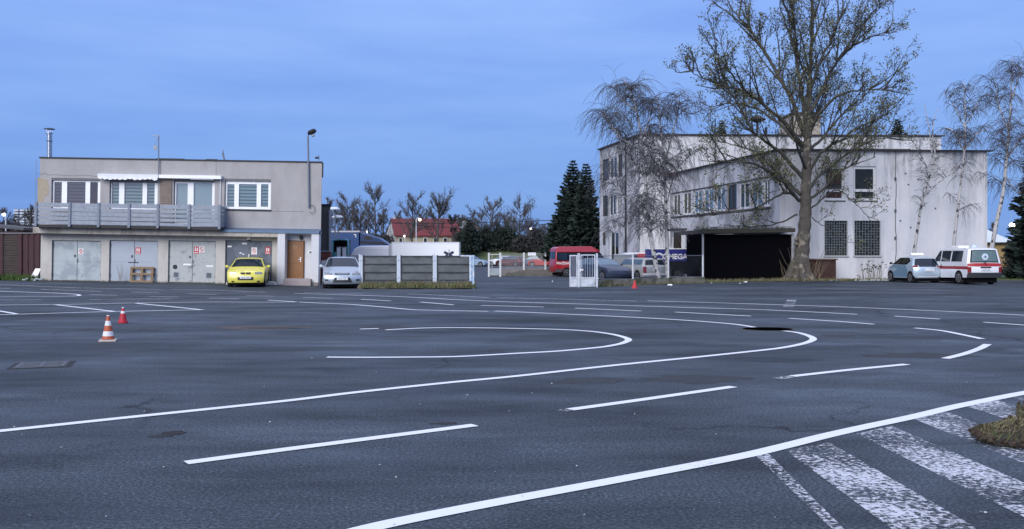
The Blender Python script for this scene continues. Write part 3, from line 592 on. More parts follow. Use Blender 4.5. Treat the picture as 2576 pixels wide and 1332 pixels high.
# things in front of the garages
m_pal = mat('pallet_wood', (.23, .155, .09), .85, var=.25, scale=5)
p = wb(354.7, 706, -.05); t = thing('wooden_pallet', 'brown wooden pallet standing on edge against the second garage door', 'pallet', (p.x, p.y, G(p.x, p.y)), rot=(R(-8), TILT, 0))
b = MB(); w = .59; h = .80
for z in (0, .38, h - .1): b.box(-w, w, -.02, .0, z, z + .10)
for x in (-w, -.06, w - .12): b.box(x, x + .12, .0, .08, 0, h)
b.build_each('board', m_pal, t); b = MB()
for x in (-w, -.05, w - .1):
    for z in (.02, .4, h - .12): b.box(x + .01, x + .1, .081, .16, z, z + .09)
b.build_each('block', m_pal, t)
for i, (px, py, s_) in enumerate(((583, 716, -1), (682, 716, 1))):
    p = wb(px, py, -.8); b = MB(); b.prism([(-.28, 0), (.28, 0), (.20, .17), (-.16, .2)], -.14, .14, 'y'); o = b.build('concrete_block', mat('white_stone', (.60, .60, .58), .8, var=.1, scale=8), bevel=.03); o.location = (p.x, p.y, G(p.x, p.y))
    tag(o, ('chipped white concrete block left of the yellow hatchback', 'chipped white concrete block right of the yellow hatchback')[i], 'concrete block', 'white blocks at the dark garage door')
# annex behind the right end
t = thing('annex_building', 'narrow dark rendered annex with black roof edge behind the right corner of the garages', 'building', (X_(806, 51), 51, G(-10, 51)))
m_anx = mat('dark_render', (.10, .10, .095), .9, var=.2, scale=2, bump=.4)
x1 = X_(831, 51) - X_(806, 51); zt = Z_(514, 51) - G(-10, 51)
b = MB(); b.prism([(-4, 0), (x1, 0), (x1 - 1.3, 6), (-5.3, 6)], -.4, zt - .1, 'z'); b.build('wall', m_anx, t); b = MB(); b.prism([(-4.1, -.05), (x1 + .05, -.05), (x1 - 1.25, 6.1), (-5.4, 6.1)], zt - .1, zt, 'z'); b.build('roof', m_black, t)
b = MB(); b.box(x1 - .06, x1 + .05, -.12, -.01, -.2, zt - .35); b.build('downpipe', mat('pipe_grey', (.35, .37, .4), .5), t)
p = Vector((X_(820, 50.3), 50.3, G(-10, 50))); t = thing('oil_drum', 'rust red metal cabinet standing between the annex and the silver hatchback', 'cabinet', p)
m_rust = mat('rust_red_metal', (.15, .045, .03), .8, var=.3, scale=6)
b = MB(); b.box(-.25, .28, -.2, .2, .0, Z_(634, 50.3) - p.z); b.build('body', m_rust, t, bevel=.02); b = MB(); b.box(-.27, .30, -.22, .22, Z_(634, 50.3) - p.z, Z_(631, 50.3) - p.z); b.build('lid', m_gal[0], t); b = MB(); b.box(-.2, .1, -.24, -.201, .8, 1.25); b.build('notice', m_white, t); t.name = 'metal_cabinet'
# ------------------------------------------------------------------ maroon fence and shed at far left
m_mar = mat('maroon_boards', (.055, .022, .026), .8, var=.3, scale=5, bump=.3)
m_lou = mat('brown_louvres', (.11, .085, .075), .85, var=.35, scale=5)
p = Vector((X_(0, 47.6), 47.6, 0)); gz = G(-26, 47.6)
t = thing('board_fence', 'dark maroon board fence with a louvred panel left of the garages', 'fence', (p.x, p.y, gz))
u = lambda px: X_(px, 47.6) - p.x; hh = Z_(588, 47.6) - gz
b = MB(); x = u(57); k = 0
while x < u(96): b.box(x, x + .135, (-.04 if k % 2 else 0), (.0 if k % 2 else .03), .03, hh - .02); x += .15; k += 1
x = u(-60)
while x < u(4): b.box(x, x + .135, 0, .03, .03, hh - .02); x += .15
b.build('board', m_mar, t)
b = MB()
for k in range(17): z = .1 + k * (hh - .2) / 17; b.add([(u(9), .0, z), (u(48), .0, z), (u(48), -.06, z + .11), (u(9), -.06, z + .11), (u(9), .02, z), (u(48), .02, z), (u(48), -.04, z + .11), (u(9), -.04, z + .11)], [(0, 1, 2, 3), (7, 6, 5, 4), (2, 3, 7, 6), (0, 1, 5, 4)])
b.build('louvre', m_lou, t)
b = MB(); b.box(u(9), u(48), .03, .04, .05, hh - .05); b.build('backing', m_black, t)
b = MB(); b.box(u(3), u(9), -.08, .05, 0, hh); b.box(u(48), u(56), -.08, .05, 0, hh); b.build_each('post', m_mar, t)
b = MB(); b.box(u(-60), u(95), -.1, .08, hh, hh + .04); b.build('cap', mat('grey_cap', (.22, .22, .24), .7), t)
t = thing('garden_shed', 'dark shed with a low pitched grey roof behind the maroon fence', 'shed', (X_(-40, 53), 53, gz)); u2 = lambda px: X_(px, 53) - X_(-40, 53)
b = MB(); b.box(0, u2(60), 0, 3, 0, Z_(578, 53) - gz - .1); b.build('wall', m_mar, t)
b = MB(); b.add([(-.3, -.3, Z_(562, 53) - gz), (u2(66), -.3, Z_(574, 53) - gz), (u2(66), 3.3, Z_(574, 53) - gz), (-.3, 3.3, Z_(562, 53) - gz), (-.3, -.3, Z_(562, 53) - gz - .14), (u2(66), -.3, Z_(574, 53) - gz - .14), (u2(66), 3.3, Z_(574, 53) - gz - .14), (-.3, 3.3, Z_(562, 53) - gz - .14)],
                [(0, 1, 2, 3), (7, 6, 5, 4), (0, 4, 5, 1), (1, 5, 6, 2), (2, 6, 7, 3), (3, 7, 4, 0)]); b.build('roof', mat('grey_felt', (.09, .09, .10), .9), t)
p = at(82, 700, 47.1); b = MB(); b.prism([(-.22, 0), (.12, 0), (.30, .62), (.02, .62)], -.02, .02, 'y'); o = b.build('white_board', m_white); o.location = (p.x, 47.2, G(p.x, 47.2)); o.rotation_euler = (R(-14), 0, 0); tag(o, 'white board leaning against the maroon fence', 'board')
b = MB(); rr = random.Random(5)
for k in range(16):
    c_ = Vector((rr.uniform(-.5, .5), rr.uniform(-.2, .1), rr.uniform(.03, .1))); b.M = Matrix.Translation(c_) @ Matrix.Rotation(rr.uniform(0, 3), 4, 'Z') @ Matrix.Diagonal((1, .7, .6, 1)); b.lathe([(.02, -.09), (.08, -.04), (.09, .03), (.03, .09)], 6)
o = b.build('rubble', mat('pale_rubble', (.38, .42, .42), .8, var=.3, scale=9)); o.location = (X_(91, 47), 46.8, G(-24, 46.8)); tag(o, 'small heap of pale rubble at the foot of the garage corner', 'rubble', kind='stuff')

# ------------------------------------------------------------------ vehicles
m_tyre = mat('tyre_rubber', (.012, .012, .013), .85, var=.1)
m_under = mat('dark_parts_and_shade', (.006, .006, .007), .95, var=.1, spec=.1)  # black for dark vehicle parts and for the painted shade under cars
m_rim = mat('wheel_rim', (.35, .36, .38), .35, .7, var=.05)
m_lamp = mat('headlight_lens', (.22, .24, .27), .15, .2, var=.1, coat=.8)
m_tail = mat('tail_light_red', (.20, .010, .010), .2, var=.1, coat=.6)
m_carglass = mat('car_glass', (.010, .018, .030), .06, var=0, spec=.5, coat=.0)
m_seeglass = clear_glass('car_clear_glass', (.45, .55, .58), .25)
m_plate = mat('number_plate', (.75, .76, .78), .5, var=.02)
m_grille = mat('grille_black', (.008, .008, .009), .5, var=.1)
m_trimp = mat('grey_bumper_plastic', (.05, .055, .06), .7, var=.1)
class Car:
    """body = one profile (front bottom, over the roof, to rear bottom) carried across the width, corners pulled in, sides leaning in above the belt"""
    def __init__(s, root, prof, ibf, ibr, hw, tum, rnd_=.16, crown=.05):
        s.r = root; s.p = prof; s.ibf = ibf; s.ibr = ibr; s.hw = hw; s.tum = tum; s.rnd = rnd_; s.crown = crown
        s.zb = prof[ibf][1]; s.zt = max(z for _, z in prof); s.xm = sum(x for x, _ in prof) / len(prof); s.hl = max(abs(x) for x, _ in prof)
    def half(s, z):
        if z <= s.zb: return s.hw * (1 - .05 * max(0, (.42 - z)) / .25)
        return s.hw * (1 - s.tum * (z - s.zb) / (s.zt - s.zb))
    def P(s, x, z, v, off=0):
        a = abs(v); k = abs(x) / s.hl
        x2 = x - math.copysign(s.rnd * k * k * a ** 3, x); z2 = z - s.crown * a ** 4 * (1 if z > s.zb - .1 else .0)
        return Vector((x2, s.half(z) * v * (1 if a < .999 else 1), z2))
    def body(s, m, name='body'):
        V = [-1, -.96, -.86, -.66, -.35, 0, .35, .66, .86, .96, 1]; n = len(s.p); b = MB(); vs = []
        for v in V:
            for x, z in s.p: vs.append(s.P(x, z, v))
        fs = [(j * n + i, (j + 1) * n + i, (j + 1) * n + (i + 1) % n, j * n + (i + 1) % n) for j in range(len(V) - 1) for i in range(n)]
        lo = list(range(0, s.ibf + 1)) + list(range(s.ibr, n)); up = list(range(s.ibf, s.ibr + 1)); o = (len(V) - 1) * n
        fs += [tuple(lo), tuple(up), tuple(i + o for i in lo[::-1]), tuple(i + o for i in up[::-1])]
        b.add(vs, fs); o = b.build(name, m, s.r, True, bevel=.02, angle=38); q = MB(); q.box(-s.hl * .86, s.hl * .90, -s.hw * .86, s.hw * .86, .09, .32); q.build('underbody_shade', m_under, s.r, bevel=.03); return o  # low black box added to stand for the shade beneath the car
    def seg(s, i, t): a, b = s.p[i], s.p[i + 1]; return (a[0] + (b[0] - a[0]) * t, a[1] + (b[1] - a[1]) * t)
    def patch(s, name, m, i, t0, t1, v0, v1, off=.008, nv=8, nt=2, par=None, shrink=0.0):
        """panel lying on profile segment i; shrink narrows its top"""
        a, c = s.p[i], s.p[i + 1]; d = Vector((c[0] - a[0], 0, c[1] - a[1])).normalized(); nrm = Vector((d.z, 0, -d.x))
        if nrm.x * (a[0] + c[0]) < 0 and abs(nrm.x) > .3: nrm = -nrm
        if abs(nrm.x) <= .3 and nrm.z < 0: nrm = -nrm
        b = MB(); F_ = []; 
        for k in range(nt + 1):
            t = t0 + (t1 - t0) * k / nt; x, z = s.seg(i, t)
            for j in range(nv + 1):
                v = v0 + (v1 - v0) * j / nv; v *= 1 - shrink * k / nt; F_.append(s.P(x, z, v) + nrm * off)
        n = len(F_); w = nv + 1
        fs = [(k * w + j, k * w + j + 1, (k + 1) * w + j + 1, (k + 1) * w + j) for k in range(nt) for j in range(nv)]
        B_ = [p - nrm * (off + .02) for p in F_]; loop = list(range(w)) + [k * w + nv for k in range(1, nt + 1)] + [nt * w + j for j in range(nv - 1, -1, -1)] + [k * w for k in range(nt - 1, 0, -1)]
        fs2 = [(loop[q], loop[(q + 1) % len(loop)], loop[(q + 1) % len(loop)] + n, loop[q] + n) for q in range(len(loop))]
        b.add(F_ + B_, fs + fs2); return b.build(name, m, par or s.r, True, angle=30)
    def side(s, name, m, poly, off=.006, par=None, both=True, sides=(-1, 1), th=.02):
        for sg in sides:
            b = MB(); o = [Vector((x, sg * (s.half(z) + off), z - 0)) for x, z in poly]; q = [p - Vector((0, sg * (off + th), 0)) for p in o]; n = len(o)
            b.add(o + q, [tuple(range(n)) if sg < 0 else tuple(range(n))[::-1]] + [(i, (i + 1) % n, n + (i + 1) % n, n + i) for i in range(n)]); b.build(name, m, par or s.r)
    def wheel(s, x, r=.31, w=.2, rim=True, inset=0.0, spokes=5):
        for sg in (-1, 1):
            y = s.hw - .012 - inset
            b = MB(); b.tube([(x, sg * (s.hw - .25), r + .03), (x, sg * (s.hw + .004 - inset * .2), r + .03)], r * 1.17, 22); 
            zlo = s.p[0][1] + .01; b.v = [(vx, vy, max(vz, zlo)) for vx, vy, vz in b.v]; b.build('wheel_arch', m_under, s.r)
            b = MB(); b.tube([(x, sg * (y - w), r), (x, sg * (y - w + .02), r), (x, sg * (y), r), (x, sg * (y + .025), r)], [r * .9, r, r, r * .93], 22); t = b.build('wheel', m_tyre, s.r, True, angle=50)
            if rim:
                b = MB(); yy = sg * (y + .028); b.tube([(x, sg * (y + .0), r), (x, yy, r)], r * .62, 18, 1)
                for k in range(spokes):
                    a = 2 * PI * k / spokes + .3; b.beam((x, yy, r), (x + math.cos(a) * r * .60, yy, r + math.sin(a) * r * .60), .05, .02)
                b.tube([(x, sg * (y + .02), r), (x, sg * (y + .04), r)], r * .15, 10)
                for k in range(18):
                    a = 2 * PI * k / 18; a2 = a + 2 * PI / 18; b.beam((x + math.cos(a) * r * .62, yy, r + math.sin(a) * r * .62), (x + math.cos(a2) * r * .62, yy, r + math.sin(a2) * r * .62), .03, .035)
                b.build('rim', [m_rim, m_under], t)
    def mirror(s, m, x, z, w=.17, h=.13):
        for sg in (-1, 1):
            b = MB(); y = s.half(z); b.M = Matrix.Translation((x, sg * (y + .05 + w / 2), z + .02)) @ Matrix.Rotation(R(90), 4, 'Y') @ Matrix.Diagonal((h / .2, w / .2, 1, 1)); b.lathe([(.04, -.07), (.09, -.04), (.10, .02), (.085, .05)], 12)
            b.M = None; b.beam((x, sg * (y - .02), z - .02), (x, sg * (y + .09), z), .06, .035, 0); b.build('mirror', m, s.r, True)
    def plate(s, x, z, front=True, w=.5, h=.11, txt='4U2 7183'):
        sg = 1 if front else -1; b = MB(); b.box(min(x, x + sg * .02), max(x, x + sg * .02), -w / 2, w / 2, z - h / 2, z + h / 2); o = b.build('number_plate', m_plate, s.r)
        M = Matrix.Translation((x + sg * .022, 0, z - h * .3)) @ Matrix.Rotation(R(90) * sg, 4, 'Z') @ Matrix.Rotation(R(90), 4, 'X')
        text_mesh('characters', txt, h * .85, M, m_grille, o, .001)
def vroot(name, label, cat, px, Y, head, group='parked vehicles', dz=0.0, X=None):
    """head = direction the bonnet points, degrees from +x, counter-clockwise"""
    x = X if X is not None else X_(px, Y); return thing(name, label, cat, (x, Y, G(x, Y) + dz), R(head), group)
# yellow hatchback, nose to the camera
PH = [(1.93, .20), (1.99, .34), (1.98, .52), (1.90, .70), (1.62, .82), (1.02, .93), (.28, 1.33), (-.10, 1.39), (-1.05, 1.38), (-1.42, 1.31), (-1.86, .93), (-1.96, .78), (-1.98, .45), (-1.90, .22)]
yel = paint('yellow_paint', (.72, .65, .11))
t = vroot('hatchback_car', 'bright yellow hatchback with sunroof parked nose out before the dark garage door', 'car', 627, 45.0, -79)
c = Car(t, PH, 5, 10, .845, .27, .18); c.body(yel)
c.patch('windscreen', m_carglass, 5, .08, .97, -.90, .90); c.patch('sunroof', m_carglass, 7, .05, .55, -.5, .5, .006)
c.patch('rear_window', m_carglass, 9, .1, .9, -.85, .85)
c.side('side_window', m_carglass, [(.78, .97), (.22, 1.28), (-.18, 1.31), (-.22, .95)]); c.side('side_window', m_carglass, [(-.30, .95), (-.27, 1.31), (-1.15, 1.29), (-1.5, .98)])
c.patch('grille', m_grille, 2, .45, .95, -.27, -.02, .012, 4); c.patch('grille', m_grille, 2, .45, .95, .02, .27, .012, 4)
c.patch('intake', m_grille, 1, .0, .75, -.42, .42, .012, 6); c.plate(2.0, .46)
for sg in (-1, 1):
    a, b_ = sorted((sg * .50, sg * .88)); c.patch('headlight', m_lamp, 2, .50, 1.02, a, b_, .010, 5)
    a, b_ = sorted((sg * .63, sg * .78)); c.patch('fog_lamp', m_grille, 0, .3, .7, a, b_, .010, 3)
    a, b_ = sorted((sg * .70, sg * .95)); c.patch('tail_light', m_tail, 10, .1, .9, a, b_, .010, 3)
c.wheel(1.28); c.wheel(-1.22); c.mirror(yel, .78, .95)
# silver hatchback
PS = [(2.05, .20), (2.12, .34), (2.10, .55), (2.00, .72), (1.70, .88), (1.05, 1.0), (.18, 1.43), (-.2, 1.48), (-1.25, 1.47), (-1.65, 1.38), (-2.0, 1.0), (-2.10, .8), (-2.10, .45), (-2.02, .22)]
sil = paint('silver_blue_paint', (.42, .48, .55), .3, .5)
t = vroot('hatchback_car', 'silver hatchback with wide black lower grille parked nose out beside the grey fence', 'car', 861, 44.9, -79.5)
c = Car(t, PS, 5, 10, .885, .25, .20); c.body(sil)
c.patch('windscreen', m_carglass, 5, .06, .97, -.91, .91); c.patch('rear_window', m_carglass, 9, .1, .9, -.85, .85)
c.side('side_window', m_carglass, [(.85, 1.04), (.12, 1.38), (-.28, 1.41), (-.32, 1.02)]); c.side('side_window', m_carglass, [(-.40, 1.02), (-.36, 1.41), (-1.3, 1.38), (-1.65, 1.06)])
c.patch('grille', m_grille, 2, .55, 1.0, -.38, .38, .012, 8); b = c.patch('grille_bar', sil, 2, .68, .82, -.30, .30, .022, 8)
c.patch('intake', m_grille, 1, -.2, .85, -.52, .52, .012, 8, 3, None, .25); c.plate(2.13, .46)
for sg in (-1, 1):
    a, b_ = sorted((sg * .52, sg * .93)); c.patch('headlight', m_lamp, 2, .45, 1.0, a, b_, .010, 5); c.patch('headlight_top', m_lamp, 3, .0, .45, *sorted((sg * .66, sg * .95)), .008, 5)
    c.patch('fog_lamp', m_grille, 1, .1, .45, *sorted((sg * .72, sg * .9)), .010, 3); c.patch('tail_light', m_tail, 10, .1, .9, *sorted((sg * .72, sg * .97)), .010, 3)
c.wheel(1.33, .32); c.wheel(-1.30, .32); c.mirror(paint('white_silver', (.62, .66, .7)), .80, 1.03)
# small blue-silver city car, rear three-quarter
PA = [(1.62, .22), (1.70, .40), (1.68, .60), (1.45, .86), (1.02, 1.0), (.98, 1.02), (.35, 1.40), (-.1, 1.47), (-.95, 1.45), (-1.28, 1.38), (-1.55, .98), (-1.66, .86), (-1.70, .45), (-1.60, .26)]
aqua = paint('pale_blue_silver', (.46, .56, .66), .3, .35); aqd = paint('mid_blue_door', (.20, .34, .46), .3, .3)
t = vroot('city_car', 'small pale blue hatchback with taxi style roof board parked beside the ambulance van', 'car', 2298, 52.4, 94)
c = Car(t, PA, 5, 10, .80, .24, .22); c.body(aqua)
c.patch('rear_window', m_carglass, 9, .08, 1.0, -.86, .86, .010, 8, 3); c.patch('rear_window_base', m_carglass, 10, .0, .7, -.62, .62, .012, 8, 2)
c.patch('windscreen', m_carglass, 5, .08, .95, -.88, .88)
c.side('door', aqd, [(.85, .98), (-.62, .98), (-.85, .72), (-.75, .32), (.95, .30), (1.0, .8)], .004)
c.side('side_window', m_seeglass, [(.78, 1.03), (.26, 1.36), (-.02, 1.40), (-.06, 1.02)], .010); c.side('side_window', m_seeglass, [(-.14, 1.02), (-.10, 1.39), (-.72, 1.35), (-.95, 1.20), (-.72, 1.04)], .010)
c.side('window_frame', m_under, [(.88, 1.01), (.25, 1.39), (-.75, 1.38), (-1.02, 1.20), (-.72, 1.01)], .003)
for sg in (-1, 1): c.patch('tail_light', m_tail, 10, .02, .95, *sorted((sg * .70, sg * .99)), .016, 4)
c.plate(-1.74, .70, False); c.patch('bumper_strip', m_white, 12, .45, .62, -.75, .75, .008)
for x in (1.12, -1.15): c.wheel(x, .29)
c.mirror(m_under, .80, 1.05)
b = MB(); b.box(-.42, -.30, -.34, .34, 1.49, 1.53); b.prism([(-.50, 1.53), (-.22, 1.53), (-.30, 1.66), (-.42, 1.66)], -.36, .36, 'y'); b.build('roof_board', m_white, t, bevel=.015)
# white ambulance van, rear three-quarter
PV = [(2.28, .25), (2.36, .45), (2.33, .70), (2.05, .95), (1.55, 1.12), (1.45, 1.14), (.85, 1.84), (.45, 1.93), (-1.9, 1.94), (-2.15, 1.88), (-2.28, 1.14), (-2.34, .95), (-2.34, .50), (-2.26, .36)]
whv = paint('white_van_paint', (.74, .75, .78), .3); redm = mat('red_stripe', (.33, .015, .02), .4, var=.05)
t = vroot('ambulance_van', 'white ambulance van with red stripe and blue roof lamp parked at the far right', 'van', 2420, 50.4, 92.5)
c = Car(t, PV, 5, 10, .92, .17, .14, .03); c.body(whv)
c.patch('rear_window', m_under, 9, .08, .97, -.84, .84, .008, 8, 2); rw = c.patch('rear_glass', mat('green_grey_curtain', (.10, .15, .15), .35, var=.15, scale=5, coat=.5), 9, .13, .90, -.78, .78, .014, 8, 2)
M = Matrix.Translation((-2.262, 0, 1.46)); b = MB(M @ Matrix.Rotation(R(90), 4, 'Y')); b.lathe([(.17, -.02), (.17, .02)], 20); em = b.build('emblem_disc', mat('emblem_white', (.6, .7, .78), .4), rw)
b = MB()
for k in range(3):
    a = PI * k / 3; b.beam((-2.285, -.12 * math.sin(a), 1.46 - .12 * math.cos(a)), (-2.285, .12 * math.sin(a), 1.46 + .12 * math.cos(a)), .05, .008)
b.build('star_of_life', mat('emblem_blue', (.02, .05, .2), .5), em)
c.patch('red_stripe', redm, 10, .05, .98, -.985, .985, .010, 8, 1); c.side('red_stripe', redm, [(1.9, .93), (1.9, .78), (-2.26, .80), (-2.26, .96)], .004)
c.side('side_window', m_carglass, [(1.30, 1.20), (.80, 1.76), (.62, 1.78), (.60, 1.20)], .006); c.side('side_window', m_carglass, [(.50, 1.20), (.50, 1.78), (-.42, 1.78), (-.42, 1.20)], .006); c.side('side_window', m_carglass, [(-.56, 1.20), (-.56, 1.78), (-1.62, 1.78), (-1.62, 1.20)], .006)
c.patch('windscreen', m_carglass, 5, .08, .95, -.88, .88)
for sg in (-1, 1): c.patch('tail_light', m_tail, 11, .05, .80, *sorted((sg * .80, sg * .99)), .012, 3)
c.patch('rear_bumper', m_trimp, 12, -.9, .9, -1.0, 1.0, .03, 8); c.plate(-2.37, .80, False, .52, .12)
b = MB(); b.box(-2.37, -2.35, -.28, .28, .87, .94); b.build('plate_lamp_bar', m_grille, t)
c.side('door_line', m_under, [(.54, 1.14), (.55, 1.14), (.55, .42), (.54, .42)], .003); c.side('door_line', m_under, [(-.49, 1.8), (-.50, 1.8), (-.50, .42), (-.49, .42)], .003); c.side('handle', m_grille, [(.42, 1.02), (.48, 1.02), (.48, .84), (.42, .84)], .02)
c.wheel(1.55, .33); c.wheel(-1.35, .33); c.mirror(m_grille, 1.22, 1.18, .2, .22)
b = MB(); b.box(-.2, .55, -.30, .30, 1.93, 2.06); b.build('roof_hatch', m_white, t, bevel=.03); b = MB(Matrix.Translation((-1.2, 0, 0))); b.lathe([(.18, 1.93), (.18, 1.97), (.13, 2.0), (.11, 2.08), (.04, 2.11)], 14); b.build('roof_lamp', mat('pale_beacon', (.5, .6, .75), .3), t, True)
b = MB(); b.box(-2.36, -2.345, -.015, .015, 1.0, 1.14); b.beam((-2.31, -.02, 1.16), (-2.30, .16, 1.10), .015, .02); b.build('wiper', m_grille, t)
# red high-roof minibus in the yard, rear to the left
PR = [(2.55, .30), (2.66, .55), (2.62, .80), (2.35, 1.10), (1.92, 1.25), (1.85, 1.27), (1.10, 2.22), (.60, 2.46), (-2.3, 2.42), (-2.52, 2.30), (-2.60, 1.27), (-2.64, .95), (-2.64, .50), (-2.55, .36)]
redp = paint('red_paint', (.33, .012, .022)); m_rr = mat('faded_red_roof', (.36, .05, .08), .5, var=.1)
t = vroot('red_minibus', 'red high roof minibus with white lettering parked across the yard', 'minibus', 1464, 75.5, 14)
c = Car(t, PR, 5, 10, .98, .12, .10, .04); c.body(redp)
c.patch('roof', m_rr, 7, .0, 1.0, -.9, .9, .012); c.side('roof_side', m_rr, [(.95, 2.12), (.60, 2.40), (-2.28, 2.36), (-2.48, 2.24), (-2.50, 2.02), (.9, 2.02)], .006)
c.patch('windscreen', m_carglass, 5, .08, .92, -.9, .9)
c.side('side_window', m_carglass, [(1.70, 1.34), (1.20, 1.96), (.75, 1.96), (.72, 1.34)], .006)
for a, b_ in ((.60, -.40), (-.50, -1.45), (-1.55, -2.35)): c.side('side_window', m_carglass, [(a, 1.33), (a, 1.92), (b_, 1.92), (b_, 1.33)], .006)
c.side('window_band', m_under, [(1.78, 1.29), (1.2, 2.0), (-2.42, 1.97), (-2.42, 1.28)], .003)
c.side('lower_cladding', m_trimp, [(2.5, .62), (2.5, .34), (-2.56, .38), (-2.60, .62)], .006); c.patch('rear_window', m_carglass, 9, .25, .85, -.8, .8)
for sg in (-1, 1): c.patch('tail_light', m_tail, 10, -.6, .9, *sorted((sg * .9, sg * .99)), .012, 3)
text_mesh('lettering', 'PRAŽENO-CENTRUM', .27, Matrix.Translation((-1.2, -.995, 1.0)) @ Matrix.Rotation(R(90), 4, 'X'), m_white, t, .002, .004)
c.wheel(1.75, .34); c.wheel(-1.60, .34); c.mirror(m_grille, 1.55, 1.35, .22, .28)
# white minibus with red panel, dark blue lettered box trailer
t = vroot('white_minibus', 'white minibus with a red lettered panel over its side window behind the birches', 'minibus', 1640, 68, 8)
c = Car(t, PV, 5, 10, .92, .13, .10, .03); c.body(whv); z0 = 1.14
c.side('side_window', m_carglass, [(-2.05, 1.18), (-2.0, 1.80), (-.2, 1.80), (-.2, 1.18)], .006); c.side('side_window', m_carglass, [(1.30, 1.20), (.80, 1.78), (.0, 1.78), (.0, 1.20)], .006)
c.side('red_panel', mat('red_panel', (.45, .03, .04), .5), [(-1.35, 1.60), (-1.35, 1.84), (.0, 1.84), (.0, 1.60)], .012); c.patch('rear_window', m_carglass, 9, .1, .9, -.8, .8)
text_mesh('lettering', 'AUTOŠKOLA', .16, Matrix.Translation((-.72, -.84, 1.66)) @ Matrix.Rotation(R(90), 4, 'X'), mat('dim_red_letters', (.7, .25, .2), .5), t, .002)
c.side('notice', m_white, [(-.62, 1.2), (-.62, 1.52), (-.02, 1.52), (-.02, 1.2)], .014); c.side('notice_line', m_blue, [(-.5, 1.30), (-.5, 1.34), (-.2, 1.34), (-.2, 1.30)], .018); c.side('notice_line', m_blue, [(-.5, 1.41), (-.5, 1.44), (-.2, 1.44), (-.2, 1.41)], .018)
for sg in (-1, 1): c.patch('tail_light', m_tail, 10, -.5, .9, *sorted((sg * .86, sg * .99)), .012, 3)
c.wheel(1.55, .33); c.wheel(-1.35, .33)
navy = mat('navy_trailer_panel', (.012, .016, .16), .5, var=.05)
Yt = 64.5; x0 = X_(1632, Yt); gz = G(x0, Yt); t = thing('box_trailer', 'dark blue box trailer with white lettering and round emblem behind the wire fence', 'trailer', (x0, Yt, gz), 0, 'parked vehicles')
x1 = X_(1735, Yt) - x0; zt = Z_(627.5, Yt) - gz; zb = Z_(658, Yt) - gz
b = MB(); b.box(0, x1, 0, 1.8, zb, zt); b.build('box', navy, t, bevel=.02); b = MB(); b.box(-.02, x1 + .02, -.02, 1.82, zt, zt + .06); b.build('roof_edge', m_white, t)
b = MB(); b.box(.1, x1 - .1, .1, 1.7, .35, zb); b.build('chassis', m_under, t)
for xx in (x1 * .45, x1 * .72):
    b = MB(); b.tube([(xx, -.02, .3), (xx, .2, .3)], .3, 18); b.build('wheel', m_tyre, t)
tx = (X_(1695, Yt) + X_(1724, Yt)) / 2 - x0; zl = Z_(652, Yt) - gz
text_mesh('lettering', 'OMEGA', .50, facing(X_(1698, Yt) - x0, -.006, zl), m_white, t, .004, .012)
ex = X_(1658, Yt) - x0; ez = Z_(648, Yt) - gz; b = MB()
for k in range(22):
    a = R(-65) + R(310) * k / 22; a2 = R(-65) + R(310) * (k + 1) / 22; r_ = .27
    b.beam((ex + r_ * math.cos(a), -.008, ez + r_ * math.sin(a)), (ex + r_ * math.cos(a2), -.008, ez + r_ * math.sin(a2)), .01, .11)
b.beam((ex + .08, -.008, ez - .27), (ex + .34, -.008, ez - .27), .01, .08); b.beam((ex - .08, -.008, ez - .30), (ex - .36, -.008, ez - .30), .01, .08); b.build('emblem', m_white, t)
# cars in the yard behind the wire fence
dkb = paint('dull_blue_grey_paint', (.035, .048, .085), .35, .3); PO = [(2.15, .25), (2.24, .45), (2.20, .65), (1.95, .82), (1.10, .96), (1.05, .98), (.25, 1.38), (-.1, 1.43), (-1.1, 1.42), (-1.4, 1.36), (-1.95, 1.0), (-2.15, .95), (-2.24, .5), (-2.12, .28)]
t = vroot('sedan_car', 'blue grey saloon with wide windscreen behind the white gate', 'car', 1513, 57.5, -62, dz=-.02)
c = Car(t, PO, 5, 10, .86, .25, .2); c.body(dkb); c.patch('windscreen', mat('hazy_windscreen', (.10, .17, .23), .15, var=.3, scale=2, coat=.5), 5, .05, .97, -.92, .92); c.patch('rear_window', m_carglass, 9, .1, .9, -.85, .85)
hz_ = mat('hazy_side_glass', (.05, .085, .12), .12, var=.3, scale=2, coat=.3); c.side('side_window', hz_, [(.85, 1.02), (.20, 1.33), (-.28, 1.36), (-.32, 1.0)]); c.side('side_window', hz_, [(-.40, 1.0), (-.36, 1.36), (-1.1, 1.33), (-1.6, 1.04)])
c.wheel(1.38, .31); c.wheel(-1.35, .31); c.mirror(dkb, .8, 1.0)
t = vroot('dark_car', 'dark hatchback with its pale bonnet raised beside the blue grey saloon', 'car', 1573, 61.5, -100, dz=-.02)
c = Car(t, PS, 5, 10, .86, .25, .2); c.body(paint('near_black_paint', (.02, .03, .04))); c.patch('windscreen', m_carglass, 5, .05, .97, -.9, .9); c.wheel(1.33); c.wheel(-1.3)
b = MB(); a = Vector((1.02, -.72, 1.0)); b.add([(1.02, -.74, 1.02), (1.02, .74, 1.02), (1.65, .66, 1.72), (1.65, -.66, 1.72), (1.06, -.74, 1.0), (1.06, .74, 1.0), (1.69, .66, 1.70), (1.69, -.66, 1.70)], [(0, 1, 2, 3), (7, 6, 5, 4), (0, 4, 5, 1), (1, 5, 6, 2), (2, 6, 7, 3), (3, 7, 4, 0)]); b.build('raised_bonnet', paint('pale_bonnet', (.5, .53, .57)), t)
t = vroot('estate_car', 'silver estate car seen from behind with one red tail light beside the leaning birch', 'car', 1606, 58.0, 112, dz=-.02)
